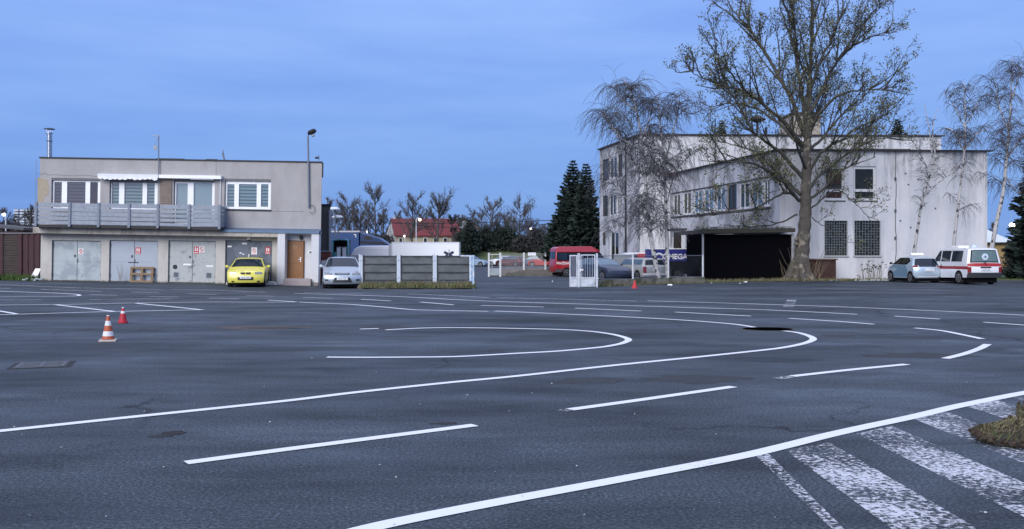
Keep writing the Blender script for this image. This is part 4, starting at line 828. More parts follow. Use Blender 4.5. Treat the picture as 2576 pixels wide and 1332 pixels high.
c = Car(t, [(2.15, .25), (2.24, .45), (2.20, .65), (1.95, .82), (1.10, .96), (1.05, .98), (.25, 1.38), (-.1, 1.44), (-1.7, 1.42), (-1.95, 1.36), (-2.12, .98), (-2.22, .90), (-2.24, .5), (-2.12, .28)], 5, 10, .87, .22, .16)
esp = paint('champagne_silver', (.50, .50, .48), .3, .3); c.body(esp); c.patch('rear_window', m_carglass, 9, .12, .92, -.82, .82); c.patch('windscreen', m_carglass, 5, .05, .95, -.9, .9)
for a, b_ in ((.75, -.25), (-.33, -1.1), (-1.18, -1.8)): c.side('side_window', hz_, [(a, 1.02), (a - .35 if a > 0 else a, 1.34), (b_, 1.35), (b_, 1.02)])
for sg in (-1, 1): c.patch('tail_light', m_tail, 11, -.1, .95, *sorted((sg * .78, sg * .99)), .012, 4)
c.plate(-2.26, .70, False); c.patch('rear_bumper', m_white, 12, .1, .5, -1, 1, .03); c.wheel(1.35); c.wheel(-1.35); c.mirror(esp, .8, 1.0)
# far cars along the bank
def simple_car(label, name, px, Y, head, col, prof=PS, hw=.86):
    t = vroot(name, label, 'car', px, Y, head, 'cars parked along the grass bank'); c = Car(t, prof, 5, 10, hw, .24, .18); p = paint('far_car_paint_%d' % int(px), col, .35, .2); c.body(p)
    c.patch('windscreen', m_carglass, 5, .05, .95, -.9, .9); c.patch('rear_window', m_carglass, 9, .1, .9, -.85, .85)
    c.side('side_window', hz_, [(.85, 1.04), (.12, 1.38), (-.28, 1.41), (-.32, 1.02)]); c.side('side_window', hz_, [(-.40, 1.02), (-.36, 1.41), (-1.3, 1.38), (-1.65, 1.06)])
    for sg in (-1, 1): c.patch('headlight', m_lamp, 2, .45, 1.0, *sorted((sg * .55, sg * .93)), .010, 4); c.patch('tail_light', m_tail, 10, .1, .9, *sorted((sg * .72, sg * .97)), .010, 3)
    c.wheel(1.33, .31); c.wheel(-1.3, .31); return t
simple_car('pale blue hatchback half hidden behind the end of the grey fence', 'hatchback_car', 1192, 128, -20, (.25, .34, .45))
simple_car('white hatchback standing left of the dark red car under the bank', 'hatchback_car', 1262, 135, 160, (.72, .74, .78))
simple_car('dark red hatchback parked beside the white car under the bank', 'hatchback_car', 1284, 128, 150, (.10, .018, .02))
simple_car('dull blue car with a white board on its roof under the bank', 'hatchback_car', 1338, 134, 172, (.12, .15, .22))
simple_car('bright red car beside the fence post under the bank', 'hatchback_car', 1366, 127, 165, (.36, .02, .025))
p = at(1338, 650, 134); b = MB(); b.box(-.6, .6, -.05, .05, 0, .42); b.box(-.5, -.42, -.04, .04, -.06, 0); b.box(.42, .5, -.04, .04, -.06, 0); o = b.build('roof_board', m_white); o.location = (p.x, 134, G(p.x, 134) + 1.53); tag(o, 'white board fixed upright on the roof of the dull blue car', 'board')
# blue lorry, light blue framed van, white vans and container behind the grey fence
Yl = 72; gz = G(X_(830, Yl), Yl); t = thing('blue_lorry', 'blue box lorry with a rounded cab roof behind the white vans', 'lorry', (X_(800, Yl), Yl, gz), 0, 'parked vehicles')
ul = lambda px: X_(px, Yl) - X_(800, Yl); zl = lambda py: Z_(py, Yl) - gz
blu = mat('deep_blue_box', (.010, .050, .17), .5, var=.1); blu2 = mat('blue_cab', (.018, .042, .12), .35, var=.1, coat=.2)
b = MB(); b.box(ul(770), ul(903), 0, 2.4, .9, zl(585)); b.build('cargo_box', blu, t, bevel=.03)
b = MB(); b.box(ul(770), ul(905), -.04, 2.44, zl(585), zl(581)); b.build('roof_rail', mat('pinkish_rail', (.45, .42, .46), .5), t)
b = MB(); b.box(ul(890), ul(896), -.02, -.002, zl(592), zl(590)); b.box(ul(894.5), ul(896), -.02, -.002, zl(598), zl(592)); b.build('corner_mark', m_white, t)
b = MB(); b.prism([(ul(903) + .05, .5), (ul(903) + .05, zl(585)), (ul(915), zl(588)), (ul(952), zl(599)), (ul(975), zl(614)), (ul(982), zl(640)), (ul(982), .5)], .1, 2.3, 'y'); b.build('cab', blu2, t, bevel=.06)
b = MB(); b.prism([(ul(916), zl(603)), (ul(918), zl(593)), (ul(932), zl(597)), (ul(937), zl(603))], .08, .101, 'y'); b.build('side_window', m_grille, t)
b = MB(); b.prism([(ul(905), zl(611)), (ul(905), zl(607)), (ul(965), zl(610)), (ul(975), zl(615))], .06, .101, 'y'); b.build('cab_band', m_grille, t)
for xx in (ul(850), ul(885), ul(950)): b = MB(); b.tube([(xx, .0, .5), (xx, .3, .5)], .5, 18); b.build('wheel', m_tyre, t)
Yk = 58; gz = G(X_(855, Yk), Yk); t = thing('tank_shelter', 'dark open shelter in a light blue rounded frame holding two white tanks', 'shelter', (X_(833, Yk), Yk, gz)); uk = lambda px: X_(px, Yk) - X_(833, Yk); zk = lambda py: Z_(py, Yk) - gz
b = MB(); b.tube([(uk(836), 0, 0), (uk(836), 0, zk(605)), (uk(838), 0, zk(604)), (uk(872), 0, zk(604)), (uk(875), 0, zk(606)), (uk(876), 0, zk(611)), (uk(876), 0, 0)], .07, 8); b.build('frame', mat('light_blue_tube', (.16, .42, .50), .5), t)
b = MB(); b.box(uk(837), uk(875), .9, 1.0, 0, zk(605)); b.box(uk(837), uk(839), .1, .9, 0, zk(605)); b.box(uk(873), uk(875), .1, .9, 0, zk(605)); b.box(uk(837), uk(875), .1, 1, zk(606), zk(604.5)); b.build('wall', m_black, t)
tk = t
for a, b_, l in ((848, 856.5, 'narrow white tank on the left in the light blue framed shelter'), (862, 871, 'wider white tank on the right in the light blue framed shelter')):
    b = MB(); b.box(uk(a), uk(b_), -.1, .3, 0, zk(622)); b.box(uk(a) + .03, uk(b_) - .03, -.11, -.1, zk(624), zk(623), 1); o = b.build('white_tank', [m_white, m_black], bevel=.03); o.location = tk.location; tag(o, l, 'tank', 'white tanks in the shelter')
b = MB(); b.box(uk(838), uk(847), .4, .8, 0, zk(635)); o = b.build('teal_crate', mat('teal_plastic', (.05, .24, .26), .6), bevel=.02); o.location = (tk.location.x, 57.3, gz); tag(o, 'teal crate at the foot of the light blue framed shelter', 'crate')
PW = [(2.6, .3), (2.72, .6), (2.66, .9), (2.4, 1.15), (2.0, 1.3), (1.9, 1.32), (1.2, 2.2), (.8, 2.38), (-2.4, 2.40), (-2.6, 2.3), (-2.68, 1.32), (-2.7, .95), (-2.7, .5), (-2.62, .36)]
t = vroot('panel_van', 'white panel van with a plain side behind the left panel of the grey fence', 'van', 933, 60.5, 178, dz=0)
c = Car(t, [(x * .76, z * .94) for x, z in PW], 5, 10, .95, .10, .1, .04); c.body(whv); c.side('side_moulding', mat('pale_grey_line', (.4, .42, .45), .5), [(-1.85, 1.95), (-1.85, 1.965), (.6, 1.965), (.6, 1.95)], .004); c.side('side_moulding', MATS['pale_grey_line'], [(-1.9, 1.48), (-1.9, 1.51), (1.0, 1.51), (1.0, 1.48)], .004); c.wheel(1.2, .33); c.wheel(-1.2, .33)
b = MB(); b.M = Matrix.Translation((.1, -.0, 0)); 
t = vroot('white_car', 'low white car whose roof just shows above the grey fence before the panel van', 'car', 962, 57.0, 176, dz=.02); c = Car(t, [(x * .9, z * 1.0) for x, z in PS], 5, 10, .84, .25, .2); c.body(whv); c.side('side_window', m_carglass, [(.85, 1.04), (.12, 1.38), (-1.2, 1.38), (-1.45, 1.06)]); c.patch('windscreen', m_carglass, 5, .05, .95, -.9, .9); c.wheel(1.2); c.wheel(-1.2)
Yc = 56.0; gz = G(X_(985, Yc), Yc); t = thing('white_container', 'long white box container with a dark blue star of life behind the grey fence', 'container', (X_(985, Yc), Yc, gz), R(1)); uc = lambda px: X_(px, Yc) - X_(985, Yc); zc = lambda py: Z_(py, Yc) - gz
b = MB(); b.box(0, uc(1154.5), 0, 2.4, .35, zc(609.5)); b.build('box', mat('white_container_panel', (.87, .88, .89), .5, var=.04, scale=2), t, bevel=.015)
b = MB(); b.box(-.01, uc(1155), -.012, -.001, zc(612), zc(609.8)); b.box(-.01, .05, -.012, -.001, .36, zc(612.1)); b.box(uc(1153.2), uc(1155), -.012, -.001, .36, zc(612.1)); b.build('edge_trim', mat('trim_white', (.62, .64, .68), .5), t)
b = MB(); b.box(.2, uc(1150), .2, 2.2, .0, .35); b.build('chassis', m_under, t)
sx = uc(1129); sz = zc(641); b = MB()
for k in range(3):
    a = PI * k / 3; b.beam((sx - .33 * math.sin(a), -.01 - k * .003, sz - .33 * math.cos(a)), (sx + .33 * math.sin(a), -.01 - k * .003, sz + .33 * math.cos(a)), .006, .15)
st_ = b.build('star_of_life', mat('star_blue', (.008, .012, .06), .5), t); b = MB(); b.box(sx - .012, sx + .012, -.025, -.02, sz - .25, sz + .25); b.tube([(sx + .05, -.022, sz - .2), (sx - .05, -.022, sz - .05), (sx + .05, -.022, sz + .08), (sx - .03, -.022, sz + .2)], .012, 5); b.build('staff', m_white, st_)
b = MB(); b.box(uc(976), uc(984), .3, 2.0, .4, zc(614)); o = b.build('locker', mat('pale_locker', (.45, .47, .52), .6), bevel=.02); o.location = t.location; tag(o, 'narrow pale locker between the panel van and the white container', 'locker')

# ------------------------------------------------------------------ right complex: two storey wing and three storey block
m_wh = mat('whitewashed_stucco', (.60, .60, .62), .9, var=.06, scale=1.2, bump=.4, bscale=45, stain=((.12, .12, .125), .88, 2.0, .085), ztop=8.0)
m_whs = mat('sooty_shaded_stucco', (.50, .50, .53), .9, var=.10, scale=1.2, bump=.4, bscale=45, stain=((.05, .05, .055), 1.0, 3.4, .14), two=((.25, .25, .265), .6, .46, .60), ztop=8.6)  # black dirt streaks, with birch shadows painted into the same dark marks
m_coping = mat('dark_coping', (.04, .035, .035), .8, var=.2)
m_mesh = mat('window_grille_grey', (.14, .155, .16), .6, .2, var=.15)
m_winfr = mat('old_white_frame', (.60, .61, .62), .6, var=.1)
m_maroon = mat('maroon_panel', (.04, .014, .014), .7, var=.3, scale=4)
def wall_frame(A, B):
    """local frame with x along A->B on the ground, outward normal on -y"""
    A = Vector(A); B = Vector(B); d = (B - A); a = math.atan2(d.y, d.x); return Matrix.Translation((A.x, A.y, 0)) @ Matrix.Rotation(a, 4, 'Z'), d.length
P0 = (16.6, 57.0); P1 = (X_(2483.5, 57.8), 57.8); th = .207
def alongwest(px, P=P0):                       # where the sight line of a picture column meets the west wall line through P
    r = (px - HX) / F; t = (P[0] - P[1] * r) / (r + th); return t, P[1] + t
t_far, Y_far = alongwest(1686); P2 = (P0[0] - th * t_far, P0[1] + t_far)
ZR2 = Z_(378.5, 57)
Q0 = (X_(1610, 75.3), 75.3); tq, Yq = alongwest(1508.5, Q0); Q1 = (Q0[0] - th * tq, Q0[1] + tq); Q2 = (X_(2367.5, 76.2), 76.2); ZR3 = Z_(340.5, 75.3)
lw = thing('office_wing', 'two storey white rendered wing with dark barred windows behind the poplar', 'building', (P0[0], P0[1], G(*P0)))
OB = Vector(lw.location)
def toloc(M): return Matrix.Translation(-OB) @ M
Ms, Ls = wall_frame(P0, P1); Mw, Lw = wall_frame(P2, P0)
def hs(x0, y0, x1, y1):                         # rectangle on the south wall from picture columns and rows
    def u(px): 
        r = (px - HX) / F; dx, dy = P1[0] - P0[0], P1[1] - P0[1]; k = (P0[1] * r - P0[0]) / (dx - r * dy); return k * Ls, P0[1] + k * dy
    a, Ya = u(x0); c_, Yc_ = u(x1); Ym = (Ya + Yc_) / 2; return (a, c_, Z_(y1, Ym), Z_(y0, Ym))
S1 = hs(2075.7, 419, 2125, 505); S2 = hs(2148.7, 419, 2204.5, 505); S3 = hs(2074, 555.6, 2131.8, 643); S4 = hs(2148.7, 555.6, 2214.7, 643)
b = MB(toloc(Ms)); b.wall(0, Ls, -.8, ZR2, [S1, S2, S3, S4], 0, .22)
b.add([(Ls, 0, -.8), (Ls, 14, -.8), (Ls, 14, ZR2), (Ls, 0, ZR2)], [(0, 1, 2, 3)]); b.build('south_wall', m_wh, lw)
def hw_(px0_, px1_, y0, y1, ref=None):            # on the west wall
    t0, Ya = alongwest(px0_); t1, Yb = alongwest(px1_); k = math.hypot(1, th); Ym = (Ya + Yb) / 2
    return ((t_far - t0) * k, (t_far - t1) * k, Z_(y1, Ym), Z_(y0, Ym))
zt_w = Z_(453, 64.5); zb_w = Z_(518, 64.5)
wcol = [(1693, 1711), (1718, 1738), (1745, 1765), (1771, 1794), (1801, 1824), (1831, 1853), (1860, 1884), (1891, 1916), (1921, 1936)]
WW = []
for i, (a, c_) in enumerate(wcol):
    h_ = hw_(a, c_, 470, 500); WW.append((h_[0], h_[1], 4.55, 6.30))
b = MB(toloc(Mw)); b.wall(0, Lw, -.8, ZR2, [w for w in WW], 0, .2)
b.build('west_wall', m_whs, lw)
b = MB(toloc(Mw)); b.box(.2, Lw - 1.2, -.07, -.001, 4.38, 4.50); b.box(.2, Lw - 1.2, -.05, -.001, 6.36, 6.43); b.build_each('sill_band', m_coping, lw)
b = MB(toloc(Ms)); b.box(-.25, Ls + .3, -.28, .1, ZR2, ZR2 + .07); b.box(.0, Ls, .1, 14, ZR2 - .01, ZR2 + .05); b.build('roof_edge', m_coping, lw)
b = MB(toloc(Mw)); b.box(-.1, Lw - .3, -.28, .1, ZR2 + .003, ZR2 + .073); b.build('roof_edge', m_coping, lw)
b = MB(toloc(Mw)); b.box(-.4, 1.6, -.24, .1, ZR2 - .22, ZR2 - .004); b.build('rusty_fascia', m_rust, lw)
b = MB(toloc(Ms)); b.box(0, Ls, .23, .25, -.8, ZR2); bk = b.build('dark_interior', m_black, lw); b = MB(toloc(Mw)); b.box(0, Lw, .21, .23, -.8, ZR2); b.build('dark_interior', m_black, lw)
for r in (S1, S2):
    fr = .16; zt2 = r[2] + (r[3] - r[2]) * .30; p = [(r[0] + fr * .6, r[1] - fr, zt2 + .08, r[3] - .16), (r[0] + fr * .6, r[1] - fr, r[2] + .16, zt2 - .09)]
    b = MB(toloc(Ms)); b.wall(r[0], r[1], r[2], r[3], p, .08, .06); o = b.build('window', m_winfr, lw)
    b = MB(toloc(Ms))
    for q in p: b.add([(q[0], .13, q[2]), (q[1], .13, q[2]), (q[1], .13, q[3]), (q[0], .13, q[3])], [(0, 1, 2, 3)])
    b.build('pane', m_glass, o)
    if r is S1: b = MB(toloc(Ms)); b.box(p[1][0], p[1][1], .11, .125, p[1][2], p[1][3]); b.box(p[0][0] + .1, p[0][1], .11, .125, p[0][2] + .3, p[0][3] - .2); b.build('maroon_curtain', m_maroon, o)
    b = MB(toloc(Ms)); b.box(r[0] - .04, r[1] + .04, -.05, .0, r[2] - .06, r[2]); b.build('sill', m_coping, o)
for r in (S3, S4):
    b = MB(toloc(Ms)); nx = 9; nz = 13
    b.box(r[0], r[1], .10, .14, r[2], r[3], 1); w_ = (r[1] - r[0]); h_ = r[3] - r[2]; rr = random.Random(int(r[0] * 9))
    for k in range(1, nx):
        x = r[0] + w_ * k / nx; b.box(x - .018, x + .018, .05, .075, r[2] + .03, r[3] - .03)
    for j in range(1, nz):
        z = r[2] + h_ * j / nz
        for k in range(nx):
            if rr.random() < .72: b.box(r[0] + w_ * k / nx, r[0] + w_ * (k + 1) / nx, .03, .05, z - .02, z + .02)
    o = b.build('barred_window', [m_mesh, m_glass], lw)
    b = MB(toloc(Ms)); b.box(r[0] - .06, r[1] + .06, -.09, .0, r[2] - .10, r[2]); b.box(r[0] - .03, r[0] + .03, -.02, .05, r[2], r[3]); b.box(r[1] - .04, r[1] + .03, -.02, .05, r[2], r[3]); b.build('frame', mat('grey_white_frame', (.35, .36, .37), .7, var=.15), o)
for i, r in enumerate(WW):
    xm = (r[0] + r[1]) / 2; p = [(r[0] + .10, xm - .05, r[2] + .12, r[3] - .10), (xm + .05, r[1] - .10, r[2] + .12, r[3] - .10)]
    b = MB(toloc(Mw)); b.wall(r[0], r[1], r[2], r[3], p, .05, .05); o = b.build('window', m_winfr if i != 5 else m_coping, lw); b = MB(toloc(Mw))
    for q in p: b.add([(q[0], .09, q[2]), (q[1], .09, q[2]), (q[1], .09, q[3]), (q[0], .09, q[3])], [(0, 1, 2, 3)])
    b.build('pane', mat('pale_blue_pane', (.12, .18, .25), .1, var=.1, coat=.5) if i in (2, 3, 4, 7) else m_glass, o)
# cables, conduit, holes and marks on the south wall
b = MB(toloc(Ms)); q = hs(2251, 380, 2255, 660); rr = random.Random(4); pts = []
for k in range(24): pts.append(((q[0] + q[1]) / 2 + rr.uniform(-.035, .035), -.03, q[3] - (q[3] - q[2] + 1.2) * k / 23))
b.tube(pts, .022, 5)
for z in (2.4, 4.1, 6.1): b.box(pts[0][0] - .07, pts[0][0] + .05, -.06, -.001, z, z + .2)
b.build('wall_cable', m_iron, lw)
b = MB(toloc(Ms)); q2 = hs(2476, 390, 2478, 690); b.tube([(q2[0], -.04, q2[2]), (q2[0], -.04, q2[3])], .03, 6); b.build('downpipe', m_winfr, lw)
b = MB(toloc(Ms))
for px, py in ((2285, 465), (2278, 437), (2265, 556), (2353, 525), (2291, 573), (2310, 452)): q = hs(px - 2, py - 2, px + 2, py + 2); b.box(q[0], q[1], -.015, .001, q[2], q[3])
b.build_each('wall_hole', m_iron, lw)
b = MB(toloc(Ms)); q = hs(2162, 374, 2262, 378.2); b.box(q[0], q[1] + 1.2, .9, 1.0, ZR2 + .06, ZR2 + .24); b.box(q[0] + 2.2, q[1] + .9, .86, .9, ZR2 + .08, ZR2 + .2, 1); b.build('roof_rail', [m_coping, m_winfr], lw)
# three storey block
lb = thing('office_block', 'three storey white block with sooty west face, birch shade painted in, and a stair tower rising above its roof', 'building', (Q0[0], Q0[1], G(*Q0))); OB = Vector(lb.location)
Ms3, Ls3 = wall_frame(Q0, Q2); Mw3, Lw3 = wall_frame(Q1, Q0); k3 = math.hypot(1, th)
def hw3(px0_, px1_, y0, y1, yy0=None, yy1=None):
    t0, Ya = alongwest(px0_, Q0); t1, Yb = alongwest(px1_, Q0); return ((tq - t0) * k3, (tq - t1) * k3, Z_(y1, Ya), Z_(y0, Ya))
H3 = [hw3(1515.6, 1531.5, 404, 457), None, hw3(1515.6, 1529, 494, 546), None, hw3(1515.6, 1523, 586, 618), hw3(1535, 1556, 583, 640)]
H3[1] = (*hw3(1533.5, 1551.5, 400, 450)[:2], H3[0][2], H3[0][3]); H3[3] = (*hw3(1532.5, 1549, 490, 540)[:2], H3[2][2], H3[2][3]); H3[5] = (H3[5][0], H3[5][1], -.2, H3[4][3])
H3 += [(H3[1][1] + .35, H3[1][1] + 1.5, H3[0][2], H3[0][3]), (H3[3][1] + .35, H3[3][1] + 1.5, H3[2][2], H3[2][3])]
b = MB(toloc(Mw3)); b.wall(0, Lw3, -.9, ZR3, H3, 0, .2); b.build('west_wall', m_whs, lb)
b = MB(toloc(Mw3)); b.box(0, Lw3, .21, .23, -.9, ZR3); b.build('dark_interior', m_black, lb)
for i, r in enumerate(H3):
    xm = (r[0] + r[1]) / 2; p = [(r[0] + .08, xm - .04, r[2] + .1, r[3] - .1), (xm + .04, r[1] - .08, r[2] + .1, r[3] - .1)]
    b = MB(toloc(Mw3)); b.wall(r[0], r[1], r[2], r[3], p, .06, .05); o = b.build('window' if i != 5 else 'door', m_winfr if i % 2 else m_coping, lb); b = MB(toloc(Mw3))
    for q in p: b.add([(q[0], .10, q[2]), (q[1], .10, q[2]), (q[1], .10, q[3]), (q[0], .10, q[3])], [(0, 1, 2, 3)])
    b.build('pane', m_glass, o)
b = MB(toloc(Ms3)); b.wall(0, Ls3, -.9, ZR3, [], 0, .1); b.add([(Ls3, 0, -.9), (Ls3, 12, -.9), (Ls3, 12, ZR3), (Ls3, 0, ZR3)], [(0, 1, 2, 3)]); b.build('south_wall', m_wh, lb)
b = MB(toloc(Ms3)); b.box(-.1, Ls3 + .2, -.2, .1, ZR3, ZR3 + .10); b.box(0, Ls3, .1, 12, ZR3, ZR3 + .08); b.build('roof_edge', m_coping, lb)
b = MB(toloc(Mw3)); b.box(-.1, Lw3 - .2, -.2, .1, ZR3 + .002, ZR3 + .102); b.build('roof_edge', m_coping, lb)
def loc3(px, py, Y): return at(px, py, Y) - OB
a = loc3(1994, 345, 80); c_ = loc3(2064, 283, 80); m_tower = mat('beige_tower_render', (.34, .30, .25), .9, var=.12, scale=1.5, bump=.3)
b = MB(); b.box(a.x, c_.x, a.y, a.y + 4, ZR3 - OB.z, c_.z - .15); tw = b.build('stair_tower', m_tower, lb); b = MB(); b.box(a.x - .12, c_.x + .12, a.y - .15, a.y + 4.1, c_.z - .15, c_.z); b.build('roof_slab', m_coping, tw)
a = loc3(1718, 342, 77); b = MB(); b.box(a.x, a.x + .9, a.y, a.y + .6, ZR3 - OB.z + .08, ZR3 - OB.z + .3); b.build('brick_vent', mat('brick_red', (.20, .08, .055), .8, var=.2), lb, bevel=.01)
a = loc3(1799, 380, 74.9); b = MB(); b.tube([(a.x, a.y, ZR2 - OB.z + .0), (a.x, a.y, ZR3 - OB.z + 1.3)], .055, 6); b.box(a.x - .05, a.x + .05, a.y + .05, a.y + .3, ZR3 - OB.z - .6, ZR3 - OB.z - .5); b.build('black_pipe', m_black, lb)
a = loc3(1634, 345, 77); b = MB(); b.lathe([(.16, -.1), (.16, .35), (.22, .38), (.22, .45), (.08, .75), (.08, .95)], 10); o = b.build('roof_vent', m_black, lb); o.location = (a.x, a.y, ZR3 - OB.z)
a = loc3(1905, 345, 78); b = MB(); b.tube([(0, 0, 0), (0, 0, 1.7)], .10, 8); b.lathe([(.15, 1.4), (.7, 1.62), (.72, 1.68), (.3, 1.95), (.05, 2.05)], 16); o = b.build('mushroom_vent', m_coping, lb); o.location = (a.x, a.y, ZR3 - OB.z)
for px in (1927, 1958, 1966, 1986): a = loc3(px, 345, 77); b = MB(); h_ = .3 + .5 * (px == 1927); b.box(-.1, .1, -.1, .1, 0, h_); b.tube([(0, 0, h_), (0, 0, h_ + .35)], .03, 6); o = b.build('roof_stub', m_black, lb, bevel=.03); o.location = (a.x, a.y, ZR3 - OB.z + .07)
# ------------------------------------------------------------------ black carport against the west wall, mossy roof
Yp = 55.3; gz = G(14, Yp); t = thing('carport', 'low lean-to shelter with black sheets for its deep inner shadow under a mossy flat roof beside the poplar', 'shelter', (X_(1768, Yp), Yp, gz)); uc = lambda px: X_(px, Yp) - X_(1768, Yp); zc = lambda py: Z_(py, Yp) - gz
blk = mat('black_shade_sheet', (.0035, .0035, .005), 1.0, var=.15, spec=.02)  # near-black sheets stand in for the deep shadow inside the shelter
xr = uc(1991); b = MB(); b.add([(0.02, .05, -.1), (xr, .05, -.1), (xr, .05, zc(590)), (0.02, .05, zc(590)), (-.6, 2.0, -.1), (-.6, 2.0, zc(590))], [(0, 1, 2, 3), (4, 0, 3, 5)]); b.build('shade_sheet', blk, t)
b = MB(); 
for px in (1768, 1993): b.box(uc(px) - .05, uc(px) + .05, -.08, .04, -.1, zc(588)); 
b.build_each('post', mat('weathered_post', (.33, .34, .36), .8, var=.3, scale=5), t)
b = MB(); b.add([(uc(1764), -.45, zc(588)), (uc(1995), -.45, zc(585)), (uc(1995) - .3, 8, zc(580)), (uc(1764) + .1, 8, zc(586)), (uc(1764), -.45, zc(578)), (uc(1995), -.45, zc(575)), (uc(1995) - .3, 8, zc(570)), (uc(1764) + .1, 8, zc(576))],
    [(3, 2, 1, 0), (4, 5, 6, 7), (0, 1, 5, 4), (1, 2, 6, 5), (2, 3, 7, 6), (3, 0, 4, 7)]); b.build('roof', mat('mossy_roof_edge', (.045, .042, .035), .95, var=.4, scale=8, bump=.6), t)
rr = random.Random(12); b = MB()
for k in range(2600):
    x = rr.uniform(uc(1762) - .3, uc(1992)); y = rr.uniform(-.55, 1.0); z = zc(577) + rr.uniform(-.02, .16) * (1 if rr.random() > .35 else -2.2 * (y < -.3)); a = rr.uniform(0, 6.3); l_ = rr.uniform(.05, .16)
    d = Vector((math.cos(a), .4 * math.sin(a), rr.uniform(-.5, .6))) * l_; n_ = Vector((rr.uniform(-1, 1), rr.uniform(-1, 1), rr.uniform(-1, 1))).normalized() * .03
    b.add([(x, y, z), (x + d.x, y + d.y, z + d.z), (x + d.x * .5 + n_.x, y + d.y * .5 + n_.y, z + d.z * .5 + n_.z)], [(0, 1, 2)])
b.build('moss_and_ivy', mat('ivy_dark', (.045, .055, .03), .8, var=.4, scale=3), t)
Yd = 60.5; gz2 = G(11, Yd); t = thing('plywood_hut', 'grey flat roofed hut with a dark window behind the lettered trailer', 'shed', (X_(1690, 67.5), 67.5, G(12, 67.5))); ud = lambda px: X_(px, 67.5) - X_(1690, 67.5); zd = lambda py: Z_(py, 67.5) - G(12, 67.5)
b = MB(); b.wall(ud(1692), ud(1724), -.1, zd(580), [(ud(1694), ud(1714.5), zd(626), zd(585))], 0, .1); b.build('wall', m_winfr, t)
b = MB(); b.box(ud(1694), ud(1714.5), .11, .13, zd(626), zd(585)); b.build('window', mat('brown_dark_window', (.03, .022, .018), .3, var=.4, scale=6), t); b = MB(); b.box(ud(1690), ud(1726), -.3, 3, zd(580), zd(575)); b.build('roof', m_coping, t)
# brown compost box right of the poplar
Yb = 55.2; t = thing('compost_bin', 'rusty brown box with an overhanging lid right of the poplar trunk', 'compost bin', (X_(2032, Yb), Yb, G(18, Yb))); ub = lambda px: X_(px, Yb) - X_(2032, Yb); zb_ = lambda py: Z_(py, Yb) - G(18, Yb)
b = MB(); b.box(0, ub(2103), 0, 1.2, -.1, zb_(655)); b.build('box', mat('rusty_brown_boards', (.045, .02, .016), .9, var=.5, scale=4, bump=.3), t); b = MB(); b.box(-.05, ub(2106), -.12, 1.3, zb_(655), zb_(651.5)); b.build('lid', mat('brown_lid', (.09, .06, .045), .9, var=.3), t, bevel=.015)
# ------------------------------------------------------------------ verge, kerb and wire fence on a low wall (right)
border = [(1500, 45.3), (1560, 46.6), (1650, 48.7), (1770, 50.9), (1900, 52.8), (2000, 53.7), (2110, 54.2), (2240, 54.6), (2330, 55.6), (2600, 56.0)]
BP = [Vector((X_(p, y), y, 0)) for p, y in border]
m_verge = mat('leaf_litter_verge', (.105, .09, .06), .95, var=.45, scale=3, bump=.8, two=((.05, .075, .025), 1.3, .50, .62), sc3='world')
b = MB(); vs = []; rr = random.Random(2); PP = []
for a, c_ in zip(BP[2:], BP[3:]):
    for k in range(10): PP.append(a.lerp(c_, k / 10))
PP.append(BP[-1])
for p in PP:
    for j in range(8):
        y = p.y + (-.15 + rr.uniform(-.12, .12) if j == 0 else j * .75); vs.append((p.x + j * .05, y, G(p.x, y) + (.004 if j == 0 else .06 + rr.uniform(-.02, .04))))
b.add(vs, [(8 * i + j, 8 * i + 8 + j, 8 * i + 9 + j, 8 * i + 1 + j) for i in range(len(PP) - 1) for j in range(7)]); tag(b.build('verge', m_verge, smooth=True, angle=80), kind='structure')
m_lw = mat('mossy_low_wall', (.17, .16, .135), .95, var=.3, scale=3, bump=.8, two=((.06, .07, .03), 1.6, .48, .60), sc3='world')
t = thing('low_wall', 'low mossy concrete wall under the wire fence right of the white gate', 'wall', (BP[0].x, BP[0].y, G(BP[0].x, BP[0].y))); o0 = Vector(t.location); b = MB(MB().M); b.M = Matrix.Translation(-o0)
for a, c_ in zip(BP[:3], BP[1:4]):
    A = Vector((a.x, a.y, G(a.x, a.y) + .10)); B_ = Vector((c_.x, c_.y, G(c_.x, c_.y) + .10)); b.beam(A, B_, .22, .46)
b.build('concrete_base', m_lw, t); 
t = thing('wire_fence', 'sagging wire mesh fence on grey posts above the low mossy wall', 'fence', o0)
posts = [(1592, 47.3), (1681, 49.4), (1768, 50.9)]; FP = [Vector((X_(p, y), y, 0)) for p, y in [(1504, 45.35)] + posts]
for q in FP[1:]:
    b = MB(Matrix.Translation(-o0)); b.tube([(q.x, q.y, G(q.x, q.y)), (q.x, q.y, Z_(642, 47.5))], .045, 7); b.build('post', m_winfr, t)
b = MB(Matrix.Translation(-o0)); zt = Z_(644, 47.5)
for a, c_ in zip(FP, FP[1:]):
    A = Vector((a.x, a.y, zt)); B_ = Vector((c_.x, c_.y, zt)); b.tube([A, B_], .018, 5); lo = Vector((a.x, a.y, .30)); lo2 = Vector((c_.x, c_.y, .24)); b.tube([lo, lo2], .022, 5)
    n_ = int((B_ - A).length / .14)
    for k in range(n_):
        u0 = k / n_; 
        for s_ in (1, -1):
            p = A.lerp(B_, u0); q = lo.lerp(lo2, min(1, max(0, u0 + s_ * .9 / (B_ - A).length))); b.tube([p, q], .0022, 3, cap=False)
b.build('wire_mesh', m_pole, t)
